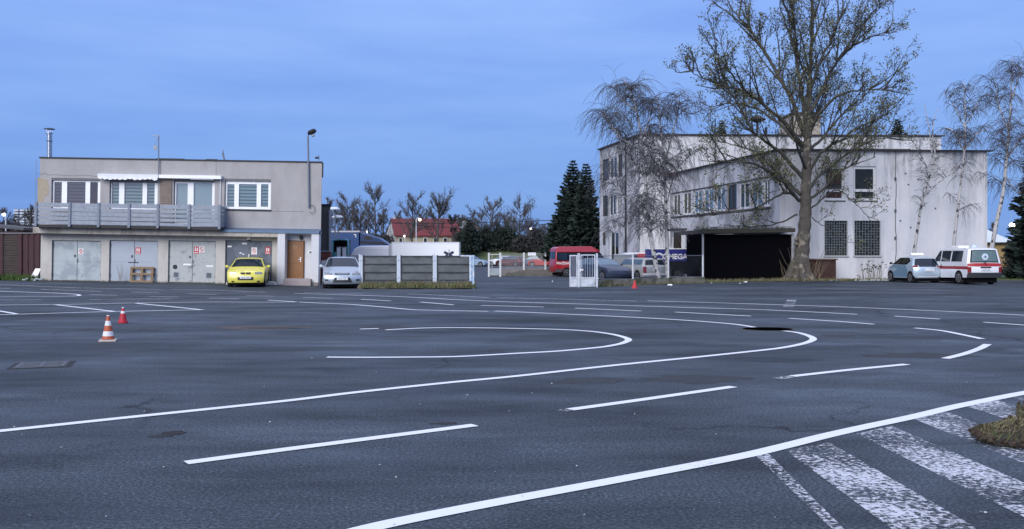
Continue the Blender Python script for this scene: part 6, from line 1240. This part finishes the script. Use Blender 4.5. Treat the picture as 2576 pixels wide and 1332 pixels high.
for dy in (-1, 1):
    for px0_, py0_, px1_, py1_, d_ in (((2029, 430, 1985, 230, 4.2),) if dy < 0 else ((2031, 360, 2095, 160, 4.4),)):
        LIMBS.append(([pp_(px0_, py0_), pp_((px0_ + px1_) / 2 - 6, (py0_ + py1_) / 2 + 20, dy * d_ * .6), pp_(px1_, py1_, dy * d_)], .13))
def sub(pts, r0, lvl, dens, Lf):
    L = plen(pts); n = max(2, int(L * dens))
    for k in range(n):
        tt = r.uniform(.14, 1.0) if lvl == 1 else r.uniform(.2, 1.0)
        p, d = along(pts, tt)
        if lvl == 1:
            l = min(1.9, (.7 + (L * .2) * (1.1 - tt))) * r.uniform(.6, 1.1); dd = bend(d, R(r.uniform(24, 52)), r); dd = (dd + Vector((0, 0, .32))).normalized()
            q = walk(p, dd, l, 5, .20, Vector((0, 0, .05)), r); limbs.tube(q, [max(.012, r0 * .30 * (1 - .8 * i / 5)) for i in range(6)], 5, cap=False); sub(q, .02, 2, 4.8, 1)
        elif lvl == 2:
            l = r.uniform(.4, .95); dd = bend(d, R(r.uniform(30, 65)), r); dd = (dd + Vector((0, 0, .22))).normalized(); q = walk(p, dd, l, 3, .22, Vector((0, 0, .06)), r)
            twigs.tube(q, [.016, .013, .010, .007], 3, cap=False); leafcluster(leaves, q[-1], dd, r, .16, 3)
            for _ in range(3):
                p2, d2 = along(q, r.uniform(.25, .95)); l2 = r.uniform(.15, .38); d3 = (bend(d2, R(r.uniform(30, 70)), r) + Vector((0, 0, .3))).normalized(); e_ = p2 + d3 * l2
                twigs.tube([p2, e_], [.009, .006], 3, cap=False); leafcluster(leaves, e_, d3, r, .15, 3)
for pts, r0 in LIMBS:
    q = catmull(pts, 5); q = [a + (rv(r) * .05 if 0 < i < len(q) - 1 else Vector((0, 0, 0))) for i, a in enumerate(q)]
    limbs.tube(q, [max(.02, .74 * r0 * (1 - .88 * i / (len(q) - 1))) for i in range(len(q))], 8); sub(q, r0, 1, 1.3, 1)
    if plen(q) > 3:
        for k in range(int(plen(q) * .62)):
            tt = r.uniform(.18, .9); p, d = along(q, tt); l = (1.6 + plen(q) * .20) * (1.2 - .6 * tt) * r.uniform(.8, 1.15); dd = (bend(d, R(r.uniform(18, 36)), r) + Vector((0, 0, .34))).normalized()
            w = walk(p, dd, l, 7, .09, Vector((0, 0, .05)), r); limbs.tube(w, [max(.014, r0 * .34 * (1 - .8 * i / 7)) for i in range(8)], 6, cap=False); sub(w, .05, 1, 1.15, 1)
limbs.build('limb', m_limb, t, True, angle=80); twigs.build('crown', m_twig, t); leaves.build('foliage', m_leafp, t)
# suckers at the foot
b = MB(T)
for k in range(34):
    a = r.uniform(0, 6.3); p = base + Vector((math.cos(a) * .6, -abs(math.sin(a)) * .5, .05)); s_ = -1 if k % 3 == 0 else 1; p.x += s_ * r.uniform(.2, .7); q = walk(p, Vector((s_ * r.uniform(.05, .6), r.uniform(-.2, .2), 1)).normalized(), r.uniform(.8, 2.3), 5, .14, Vector((0, 0, .05)), r); b.tube(q, [.014, .012, .010, .008, .006, .004], 3, cap=False)
b.build('sucker_shoot', mat('pale_dry_shoot', (.17, .14, .09), .9, var=.3), t)

# ---- birches
def birch(name, label, pts, Y, r0, spread, dens, crown_from, seed, droop=1.0, forks=(), L0=2.2, hang=1.0, trunk_to=1.0):
    r = random.Random(seed); P = [at(px, py, Y) for px, py in pts]; P[0].z = G(P[0].x, Y) - .1; base = P[0].copy(); t = thing(name, label, 'tree', base, group='birches around the buildings'); T = Matrix.Translation(-base)
    tr = MB(T); br = MB(T); tw = MB(T); q = catmull(P, 6); n = len(q); tr.tube(q, [max(.02, r0 * (1 - .85 * (i / (n - 1)))) for i in range(n)], 9)
    mains = [(q, r0, crown_from)]
    for f in forks:
        fp = [at(px, py, Y) + Vector((0, dy, 0)) for px, py, dy in f[0]]; fq = catmull(fp, 5); tr.tube(fq, [max(.012, f[1] * (1 - .8 * i / (len(fq) - 1))) for i in range(len(fq))], 6); mains.append((fq, f[1], .15))
    for q, rr_, cf in mains:
        L = plen(q); 
        for k in range(max(3, int(L * dens * (1 - cf)))):
            tt = r.uniform(cf, .99); p, d = along(q, tt); l = L0 * spread * (1.08 - .45 * (tt - cf) / (1 - cf)) * r.uniform(.5, 1.1); a = r.uniform(0, 2 * PI)
            dd = Vector((math.cos(a), math.sin(a) * .8, r.uniform(.9, 1.9))).normalized(); w = walk(p, dd, l, 7, .12, Vector((0, 0, -.12 * droop)), r)
            br.tube(w, [max(.008, .030 * (1 - .8 * i / 7)) for i in range(8)], 4, cap=False)
            for _ in range(int(l * 10) + 4):
                p2, d2 = along(w, r.uniform(.15, 1)); o = Vector((r.uniform(-1, 1), r.uniform(-1, 1), r.uniform(-.2, .6))).normalized()
                h = walk(p2, (d2 * .5 + o).normalized(), r.uniform(.5, 1.7) * hang, 6, .10, Vector((0, 0, -.34 * droop)), r); tw.tube(h, [.011, .010, .010, .009, .008, .007, .006], 3, cap=False)
                if r.random() < .8: p3, d3 = along(h, r.uniform(.2, .6)); h2 = walk(p3, (d3 + rv(r) * .8).normalized(), r.uniform(.3, .9) * hang, 4, .1, Vector((0, 0, -.34 * droop)), r); tw.tube(h2, [.009, .008, .007, .006, .005], 3, cap=False)
    tr.build('trunk', m_birch, t, True, angle=80); br.build('branch', m_btwig, t); tw.build('crown', m_btwig, t); return t
birch('birch_tree', 'leaning birch with white lower trunk growing before the silver estate car', [(1659, 706), (1655, 690), (1645, 640), (1634, 575), (1628, 500), (1618, 400), (1610, 320), (1590, 240), (1572, 205)], 49.4, .16, 1.0, 3.6, .34, 31,
      forks=(([(1634, 560, 0), (1600, 520, -.5), (1560, 490, -.8), (1520, 430, -1.0)], .06), ([(1624, 450, 0), (1580, 380, .5), (1545, 320, .8), (1518, 275, 1.0)], .06), ([(1612, 330, 0), (1590, 250, -.4), (1562, 200, -.6)], .05), ([(1630, 520, 0), (1590, 560, .6), (1540, 590, .8)], .04), ([(1600, 280, 0), (1570, 250, .4), (1548, 215, .6)], .05), ([(1616, 380, 0), (1560, 350, -.5), (1525, 305, -.9), (1508, 295, -1)], .05), ([(1614, 350, 0), (1640, 290, .5), (1645, 250, .7)], .05)), L0=1.3, hang=1.3)
birch('birch_tree', 'straight white birch growing just right of the leaning birch', [(1680, 708), (1679, 690), (1678, 600), (1675, 520), (1672, 440), (1668, 380), (1660, 300), (1655, 240)], 49.8, .14, 1.0, 3.2, .36, 32,
      forks=(([(1676, 520, 0), (1700, 440, .5), (1730, 400, .9), (1760, 380, 1.2)], .05), ([(1670, 420, 0), (1690, 330, -.5), (1700, 280, -.8), (1695, 250, -.9)], .05), ([(1674, 480, 0), (1640, 420, -.6), (1615, 330, -1)], .05)), L0=1.35, hang=1.2)
birch('birch_tree', 'spindly forked birch before the white wall beside the small blue car', [(2292, 706), (2297, 650), (2305, 600), (2311, 560), (2322, 500), (2340, 440), (2345, 400), (2338, 330), (2325, 262)], 55.6, .11, .7, .8, .55, 33, droop=.5,
      forks=(([(2322, 500, 0), (2345, 470, -.3), (2375, 445, -.5), (2400, 432, -.6)], .04), ([(2345, 430, 0), (2352, 390, 0), (2350, 340, .2), (2358, 290, .3), (2372, 268, .4)], .05), ([(2340, 440, 0), (2322, 400, 0), (2310, 380, 0)], .03), ([(2308, 575, 0), (2310, 520, -.2), (2318, 495, -.3)], .03)), L0=1.2, hang=.6)
birch('birch_tree', 'slender birch behind the ambulance van rising well above the white wall', [(2397, 706), (2399, 624), (2408, 540), (2415, 480), (2424, 400), (2428, 330), (2427, 260), (2425, 205)], 56.1, .12, .9, 2.6, .22, 34, droop=1.0,
      forks=(([(2424, 380, 0), (2410, 340, .3), (2395, 320, .5), (2370, 325, .6)], .05), ([(2427, 380, 0), (2450, 340, -.3), (2480, 325, -.5)], .05), ([(2426, 320, 0), (2405, 260, .4), (2385, 230, .5)], .04), ([(2427, 320, 0), (2455, 280, .3), (2470, 250, .4)], .04)), L0=1.35, hang=.8)
birch('birch_tree', 'leaning birch at the far right with its crown above the yellow house', [(2478, 706), (2492, 640), (2507, 560), (2524, 480), (2532, 400), (2539, 320), (2543, 250), (2546, 150)], 57.5, .16, 1.0, 3.4, .42, 35,
      forks=(([(2538, 330, 0), (2520, 260, .4), (2515, 200, .5)], .05), ([(2532, 400, 0), (2560, 350, -.4), (2585, 310, -.6)], .06), ([(2528, 440, 0), (2560, 480, .3), (2590, 490, .5)], .05), ([(2545, 250, 0), (2565, 200, .2), (2580, 160, .3)], .05)), L0=1.8, hang=1.1)

# ---- bare trees in the distance
def bare(label, px, py_top, py_base, Y, w, seed, dens=1.0, name='bare_tree', m=None, stems=1, group='bare trees on the horizon', tw_r=.022):
    r = random.Random(seed); X = X_(px, Y); zt = Z_(py_top, Y); zb = Z_(py_base, Y); H = zt - zb; base = Vector((X, Y, zb)); t = thing(name, label, 'tree', base, group=group); W = w * Y / F
    tr = MB(); cr = MB(); hf = r.uniform(.10, .2)
    for s_ in range(stems):
        x0 = (s_ - (stems - 1) / 2) * W * .3; tk = walk(Vector((x0, 0, -1.5)), Vector((r.uniform(-.03, .03), 0, 1)).normalized(), H * .98, 9, .035, Vector((0, 0, .03)), r); r0 = H * .022; tr.tube(tk, [r0 * (1 - .85 * i / 9) for i in range(10)], 7)
        for k in range(int(19 * dens)):
            tt = r.uniform(hf, .92); p, d = along(tk, tt); l = (W * .74) * (1.1 - .55 * max(0, (tt - hf)) / (1 - hf)) * r.uniform(.6, 1.1); a = r.uniform(0, 2 * PI); dd = Vector((math.cos(a), math.sin(a), r.uniform(.55, 1.25))).normalized()
            w1 = walk(p, dd, l, 6, .13, Vector((0, 0, .07)), r); tr.tube(w1, [max(.03, r0 * .38 * (1 - .8 * i / 6)) for i in range(7)], 4, cap=False)
            for _ in range(int(12 * dens)):
                p2, d2 = along(w1, r.uniform(.2, 1)); l2 = l * r.uniform(.18, .42); d3 = (bend(d2, R(r.uniform(20, 55)), r) + Vector((0, 0, .25))).normalized(); w2 = walk(p2, d3, l2, 4, .16, Vector((0, 0, .05)), r); cr.tube(w2, [.03, .026, .022, .018, .013], 3, cap=False)
                for _ in range(5):
                    p4, d4 = along(w2, r.uniform(.1, 1)); w3 = walk(p4, (bend(d4, R(r.uniform(20, 60)), r) + Vector((0, 0, .15))).normalized(), r.uniform(.3, .8) * max(.7, H / 12), 2, .2, Vector((0, 0, .04)), r); cr.tube(w3, [tw_r, tw_r * .8, tw_r * .5], 3, cap=False)
    tr.build('trunk', m or m_twig2, t); cr.build('crown', m or m_twig2, t); return t
BT = [(872, 473, 600, 150, 84, 'bare tree with a spreading crown rising over the blue lorry'), (946, 455, 600, 178, 70, 'tallest bare tree left of the red roofed house'), (828, 482, 600, 165, 60, 'bare tree just right of the garage building corner'), (906, 490, 604, 170, 64, 'bushy bare tree between the lorry tree and the tallest one'), (962, 505, 604, 185, 44, 'bare tree crown at the left gable of the red roofed house'),
      (1036, 476, 612, 146, 74, 'bare tree before the left half of the red roof'), (1100, 462, 612, 147, 96, 'broad bare tree before the right half of the red roof'), (1136, 520, 612, 150, 32, 'small bare tree at the right end of the red roof'), (1186, 502, 610, 175, 50, 'thin bare tree right of the pale gabled house'), (1232, 487, 615, 165, 76, 'bare tree rising behind the dark shrubs by the bank'), (1306, 488, 620, 160, 84, 'round crowned bare tree midway between lamps'), (1268, 520, 620, 172, 44, 'low bare tree left of the round crowned one'), (1372, 545, 625, 150, 44, 'small bare tree left of the dark spruces'), (1345, 560, 625, 165, 40, 'low bare tree behind the lamp near the spruces'),
      (12, 496, 600, 150, 44, 'bare tree at the far left edge above the shed'), (72, 500, 600, 148, 44, 'bare tree before the far apartment block'), (44, 520, 600, 165, 40, 'small bare tree between the two left edge trees'), (2500, 540, 640, 140, 30, 'faint bare tree right of the white office wing'), (2562, 590, 670, 110, 46, 'bare bushy tree under the bright lamp at the far right')]
BT += [(998, 520, 604, 192, 40, 'low bare crown behind the left end of the red roof'), (1066, 508, 604, 190, 44, 'bare crown showing between the two trees before the red roof'), (1158, 530, 610, 190, 40, 'bare crown behind the right end of the red roof'), (1210, 515, 610, 188, 44, 'bare crown between the thin tree and the tree behind the shrubs'), (1288, 530, 620, 195, 44, 'distant low bare crown just left of the round crowned tree'), (1336, 535, 620, 190, 46, 'distant bare crown right of the round crowned tree'), (852, 508, 604, 190, 46, 'distant bare crown between the annex and the lorry tree'), (890, 512, 604, 192, 40, 'distant bare crown above the blue lorry cargo box'), (926, 500, 604, 195, 44, 'distant bare crown above the blue lorry cab')]
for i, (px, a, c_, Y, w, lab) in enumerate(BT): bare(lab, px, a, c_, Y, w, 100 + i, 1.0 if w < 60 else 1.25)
# undergrowth belt and shrubs
def scrub(name, label, x0, x1, top, bot, Y, n, m, seed, size=.35, kind=None, cat='shrub', dy=4, group=None):
    r = random.Random(seed); p0 = Vector((X_((x0 + x1) / 2, Y), Y, Z_(bot, Y))); b = MB(Matrix.Translation(-p0)); tops = [r.uniform(.65, 1.0) for _ in range(14)]
    for _ in range(n):
        u_ = r.random(); k = u_ * 13; i = int(k); hh_ = tops[i] * (1 - (k - i)) + tops[min(13, i + 1)] * (k - i); hh_ *= math.sin(PI * (.06 + .88 * u_)) ** .35
        px = x0 + (x1 - x0) * u_; z = p0.z + (Z_(top, Y) - p0.z) * hh_ * r.random() ** .7; y = Y + r.uniform(-dy, dy) * .5; c = Vector((X_(px, Y), y, z)); d = (rv(r) + Vector((0, 0, .6))).normalized(); w = d.cross(rv(r)).normalized(); s = size * r.uniform(.5, 1.3)
        b.add([c - w * s * .22, c + w * s * .22, c + d * s * 1.3], [(0, 1, 2)])
    st = MB(Matrix.Translation(-p0))
    for k in range(8): q = walk(Vector((X_(x0 + (x1 - x0) * (k + .5) / 8, Y), Y, p0.z - .3)), Vector((r.uniform(-.3, .3), 0, 1)).normalized(), (Z_(top, Y) - p0.z) * .7, 4, .15, Vector((0, 0, .05)), r); st.tube(q, [.06, .05, .04, .03, .02], 4)
    if kind: o = b.build(name, m); o.location = p0; return tag(o, label, cat, kind=kind)
    t = thing(name, label, cat, p0, group=group); st.build('stem', m_twig2, t); b.build('foliage', m, t); return t
m_ev = mat('dark_evergreen', (.016, .026, .020), .9, var=.4, scale=.6); m_br = mat('bare_undergrowth', (.040, .040, .042), .95, var=.35, scale=.5)
scrub('undergrowth', 'dark tangle of undergrowth along the horizon behind the yard', 835, 1560, 582, 632, 168, 30000, m_br, 1, .55, 'stuff', dy=14)
scrub('dark_shrub', 'dark evergreen shrub right of the pale gabled house', 1150, 1212, 566, 632, 143, 3400, m_ev, 2, .5, group='dark shrubs on the bank'); scrub('dark_shrub', 'broad dark shrub under the round crowned bare tree', 1195, 1300, 558, 632, 145, 4600, m_ev, 3, .5, group='dark shrubs on the bank')
scrub('dark_shrub', 'brownish shrub right of the tall lamps on the bank', 1290, 1400, 575, 634, 144, 4200, m_br, 4, .5, group='dark shrubs on the bank'); scrub('dark_shrub', 'dense dark shrub growing against the foot of the spruces', 1375, 1515, 560, 645, 104, 9000, m_br, 5, .42, group='dark shrubs on the bank')
scrub('dark_shrub', 'dark shrub behind the ambulance van at the far right', 2550, 2640, 610, 690, 75, 3000, m_br, 6, .3, group='dark shrubs on the bank')
scrub('undergrowth', 'dark tangle of undergrowth behind the maroon fence at far left', -60, 96, 560, 604, 140, 9000, m_br, 8, .5, 'stuff', dy=8)
# conifers
def spruce(label, px, py_top, py_base, Y, w, seed, tier=26, drop=.25):
    r = random.Random(seed); X = X_(px, Y); zb = Z_(py_base, Y); H = Z_(py_top, Y) - zb; W = w * Y / F / 2; t = thing('spruce_tree', label, 'tree', (X, Y, zb), group='dark conifers'); tr = MB(); b = MB(); tr.tube([(0, 0, -1), (0, 0, H * .5), (0, 0, H)], [.22, .14, .02], 7)
    for k in range(tier):
        u_ = k / (tier - 1); z = H * (.04 + .95 * u_); L = (W * (1 - u_) ** .85 * 1.05 + .12) * r.uniform(.85, 1.15); n = max(5, int(11 * (1 - u_) + 5)); a0 = r.uniform(0, 6)
        for j in range(n):
            a = a0 + 2 * PI * j / n + r.uniform(-.2, .2); l = L * r.uniform(.72, 1.12); dirv = Vector((math.cos(a), math.sin(a), 0)); pts = [Vector((0, 0, z)) + dirv * l * s_ + Vector((0, 0, -drop * l * math.sin(s_ * PI * .75) * 1.0 + .12 * l * s_ * s_)) for s_ in (0, .3, .6, .85, 1)]
            tr.tube(pts, [.04, .035, .025, .015, .008], 3, cap=False)
            for _ in range(int(l * 26) + 8):
                p, d = along(pts, r.uniform(.12, 1)); side = d.cross(Vector((0, 0, 1))).normalized() * r.choice((-1, 1)); q = (d * .7 + side * r.uniform(.2, 1) + Vector((0, 0, r.uniform(-.55, .1)))).normalized(); s = r.uniform(.28, .62) * min(1, .5 + l / 3); w_ = q.cross(rv(r)).normalized() * s * .17
                w_ = w_ * 1.5; b.add([p - w_, p + w_, p + q * s + w_ * .3, p + q * s - w_ * .3], [(0, 1, 2, 3)])
    tr.build('trunk', m_twig, t); b.build('crown', mat('spruce_needles', (.016, .030, .024), .9, var=.4, scale=.8), t); return t
spruce('tallest dark spruce beside the west face of the office block', 1441, 404, 648, 95, 128, 51, 34); spruce('second dark spruce tight against the office block corner', 1474, 412, 648, 92, 90, 52, 34); spruce('lower dark spruce before the two tall spruces', 1420, 500, 648, 93, 100, 53, 22)
spruce('small dark spruce standing right of the pale gabled house', 1180, 548, 630, 140, 40, 54, 18)
spruce('dark conifer edge at the far right beyond the ambulance van', 2628, 240, 700, 58, 150, 55, 34, .35)
spruce('dark conifer tip showing over the right part of the block roof', 2257, 300, 480, 110, 92, 56, 34); spruce('dark conifer tip showing over the block roof left of the poplar', 1815, 303, 480, 112, 52, 57, 30)
# ------------------------------------------------------------------ weeds, grass, dried plants
def grass(name, label, pts_fn, n, h0, h1, m, seed, lean=.35, wid=.012):
    r = random.Random(seed); b = MB()
    for _ in range(n):
        x, y, z = pts_fn(r); a = r.uniform(0, 6.3); h = h0 + (h1 - h0) * r.random() ** 2.2; dx = math.cos(a) * lean * h * r.random(); dy = math.sin(a) * lean * h * r.random(); w = wid * r.uniform(.6, 1.4); c = math.cos(a + 1.6) * w; s_ = math.sin(a + 1.6) * w
        b.add([(x - c, y - s_, z), (x + c, y + s_, z), (x + dx * .5 + c * .6, y + dy * .5 + s_ * .6, z + h * .6), (x + dx, y + dy, z + h)], [(0, 1, 2), (0, 2, 3)])
    return tag(b.build(name, m), label, 'grass', kind='stuff')
m_gr = mat('spring_grass', (.060, .10, .022), .85, var=.5, scale=1.0, sc3='world'); m_dry = mat('dry_grass', (.20, .165, .095), .9, var=.35, scale=1.5, sc3='world')
def fv(r):
    px = r.uniform(908, 1196)
    while math.sin(px * .11) + .8 * math.sin(px * .043 + 1) + r.uniform(-2.6, 2.4) < -.2: px = r.uniform(908, 1196)
    Y = Yf + r.uniform(-.95, -.05); g_ = max(0, 1 - abs(Y - Yf + .3)) * .16; return X_(px, Y), Y + r.gauss(0, .05), G(X_(px, Y), Y) + g_ - .01
grass('fence_grass', 'grass tufts growing along the foot of the grey fence', lambda r: (lambda q: q)(fv(r)), 2600, .05, .26, m_gr, 1, .6, .014); grass('fence_dry_grass', 'dry straw coloured grass along the foot of the grey fence', fv, 3400, .05, .28, m_dry, 2, .8, .013)
def vv(r):
    u_ = r.random() * (len(BP) - 2); i = int(u_); a = BP[i].lerp(BP[i + 1], u_ - i); dd = r.uniform(-.12, .5); x = a.x + dd * .15; y = a.y + dd - (.16 if i < 3 else 0); return x, y, G(x, y) + (.0 if i < 3 else .04)
grass('verge_grass', 'patchy green grass along the kerb line before the right building', lambda r: vv(r), 3200, .05, .18, m_gr, 3, .6, .016); grass('verge_dry_grass', 'dry grass and stalks along the kerb line before the right building', vv, 4200, .05, .24, m_dry, 4, .8, .014)
def lv(r): px = r.uniform(-40, 92); Y = r.uniform(46.6, 47.5); return X_(px, Y), Y, G(X_(px, Y), Y)
grass('fence_foot_weeds', 'weeds at the foot of the maroon fence', lv, 2600, .08, .38, m_gr, 5, .6, .02)
def wallfoot(r): x = r.uniform(OX + .1, OX + 11.5); Y = 47.05 + r.uniform(-.04, .05); return x, Y, G(x, Y) - .01
grass('wall_foot_weeds', 'thin weeds growing at the foot of the garage doors', wallfoot, 900, .04, .14, m_dry, 6, .6, .012)
def rl(r): px = r.uniform(2486, 2640); Y = r.uniform(56.2, 66); return X_(px, Y), Y, G(X_(px, Y), Y) - .05
b = MB(); q = [(X_(2482, 57.2), 57.2), (X_(2800, 57.2), 57.2), (X_(2800, 90), 90), (X_(2482, 90), 90)]; b.add([(x, y, G(x, y) + .0) for x, y in q], [(0, 1, 2, 3)]); tag(b.build('lawn', mat('lawn_green', (.035, .075, .018), .9, var=.3, scale=.8, bump=.5, sc3='world')), kind='structure')
grass('lawn_grass', 'dark green lawn grass behind the ambulance van', rl, 5000, .08, .22, m_gr, 7, .5, .03)
# dried flower stalks left of the small blue car
t = thing('dried_plant', 'tall dried flower stalks with dark seed heads left of the small blue car', 'plant', gpt(2190, 55.4)); r = random.Random(9); b = MB(); hd = MB()
for k in range(26):
    px = 2150 + r.random() ** .7 * 74; top = 652 + r.random() * 36 + max(0, (2185 - px) * .4); x = X_(px, 55.4) - t.location.x; h = Z_(top, 55.4) - t.location.z; q = walk(Vector((x * .85, r.uniform(-.3, .3), 0)), Vector((r.uniform(-.15, .15), 0, 1)).normalized(), max(.2, h), 5, .07, Vector((r.uniform(-.04, .04), 0, -.01)), r)
    b.tube(q, [.012, .011, .010, .009, .008, .006], 4, cap=False)
    for _ in range(r.randint(3, 7)):
        c = q[-1] + rv(r) * .09 - Vector((0, 0, .04)); u_ = rv(r) * .07; w = u_.cross(rv(r)).normalized() * .03; hd.add([c - u_, c + w, c + u_, c - w], [(0, 1, 2, 3)])
b.build('stalk', mat('dry_stalk', (.16, .13, .09), .9), t); hd.build('seed_head', mat('dark_seed_head', (.025, .03, .018), .9), t)
t = thing('dead_weed', 'thin dead weed standing left of the pallet at the second garage door', 'plant', Vector((X_(303, 46.9), 46.9, G(-20, 46.9)))); b = MB()
for k in range(9): q = walk(Vector((r.uniform(-.1, .1), 0, 0)), Vector((r.uniform(-.25, .25), 0, 1)).normalized(), r.uniform(.5, 1.1), 4, .12, Vector((0, 0, .03)), r); b.tube(q, [.008, .007, .006, .005, .004], 3, cap=False)
b.build('stalk', MATS['dry_stalk'], t)
# leafy island at the near right edge
P = [ongr(*rE(*q)) for q in ((2110, 462), (2190, 425), (2340, 392), (2490, 330), (2576, 180), (2800, 60), (3100, 200), (3100, 600), (2576, 572), (2350, 560), (2200, 515))]
cx = sum((p for p in P), Vector()) / len(P); b = MB(); vs = []; r = random.Random(77)
ring = []
for i in range(len(P)):
    for k in range(5): ring.append(P[i].lerp(P[(i + 1) % len(P)], k / 5) + Vector((r.uniform(-.03, .03), r.uniform(-.03, .03), 0)))
n_ = len(ring)
for j, s_ in enumerate((1, .93, .85, .7, .5, .25)):
    for p in ring: q = cx.lerp(p, s_); vs.append((q.x, q.y, .004 + (0, .008, .014, .02, .025, .03)[j] + r.uniform(0, .012) * (j > 0)))
b.add(vs, [(j * n_ + i, j * n_ + (i + 1) % n_, (j + 1) * n_ + (i + 1) % n_, (j + 1) * n_ + i) for j in range(5) for i in range(n_)] + [tuple(range(5 * n_, 6 * n_))])
tag(b.build('soil_island', mat('leafy_soil', (.022, .020, .015), .95, var=.5, scale=9, bump=.8), smooth=True, angle=80), kind='structure')
def isl(r):
    while True:
        p = ring[r.randrange(n_)]; s_ = math.sqrt(r.random()); q = cx.lerp(p, s_); return q.x, q.y, .006 + .022 * (1 - s_)
grass('island_grass', 'green grass blades on the leafy soil at the near right edge', lambda r: isl(r), 2600, .02, .07, m_gr, 8, .9, .004)
grass('island_dry_grass', 'dry grass stalks on the leafy soil at the near right edge', lambda r: isl(r), 2600, .02, .08, m_dry, 9, .9, .003)
r = random.Random(5); b = MB()
for _ in range(7000):
    x, y, z = isl(r); s_ = r.uniform(.012, .034); 
    if r.random() < .45: p = ring[r.randrange(n_)]; q = cx.lerp(p, r.uniform(.9, 1.04)); x, y, z = q.x, q.y, .02
    u_ = rv(r); u_.z *= .4; w = u_.cross(rv(r)).normalized() * s_ * .5; c = Vector((x, y, z + .012 + r.uniform(0, .02))); b.add([c - u_ * s_, c + w, c + u_ * s_, c - w], [(0, 1, 2, 3)])
tag(b.build('leaf_litter', mat('brown_leaves', (.060, .042, .030), .85, var=.6, scale=12)), 'brown dead leaves scattered on the soil at the near right edge', 'leaf litter', kind='stuff')
r = random.Random(55); b = MB()
for _ in range(90):
    px = r.uniform(0, 2576); py = 720 + 610 * r.random() ** .6; p = ongr(px, py); s_ = r.uniform(.006, .016); u_ = rv(r); u_.z *= .3; w = u_.cross(rv(r)).normalized() * s_ * .5; c = p + Vector((0, 0, .012)); b.add([c - u_ * s_, c + w, c + u_ * s_, c - w], [(0, 1, 2, 3)])
tag(b.build('asphalt_grit', mat('pale_grit', (.42, .43, .44), .85, var=.4, scale=30)), 'scattered grit and tiny scraps over the yard asphalt', 'grit', kind='stuff')
for i, (c0, n) in enumerate((((2000, 706), 120), ((2260, 708), 160))):
    b = MB()
    for _ in range(n):
        px = c0[0] + r.uniform(-110, 110); Y = 53.9 + r.uniform(0, .7); c = Vector((X_(px, Y), Y, G(17, Y) + .05)); s_ = r.uniform(.03, .09); b.M = Matrix.Translation(c) @ Matrix.Rotation(r.uniform(0, 6), 4, 'Z'); b.lathe([(s_ * .3, -.03), (s_, 0), (s_ * .7, s_ * .5), (s_ * .2, s_ * .7)], 5)
    b.M = None; tag(b.build('rubble', MATS['pale_rubble'] if i else m_stone), ('stones and soil at the foot of the poplar', 'stones and soil along the wall left of the small blue car')[i], 'rubble', kind='stuff')
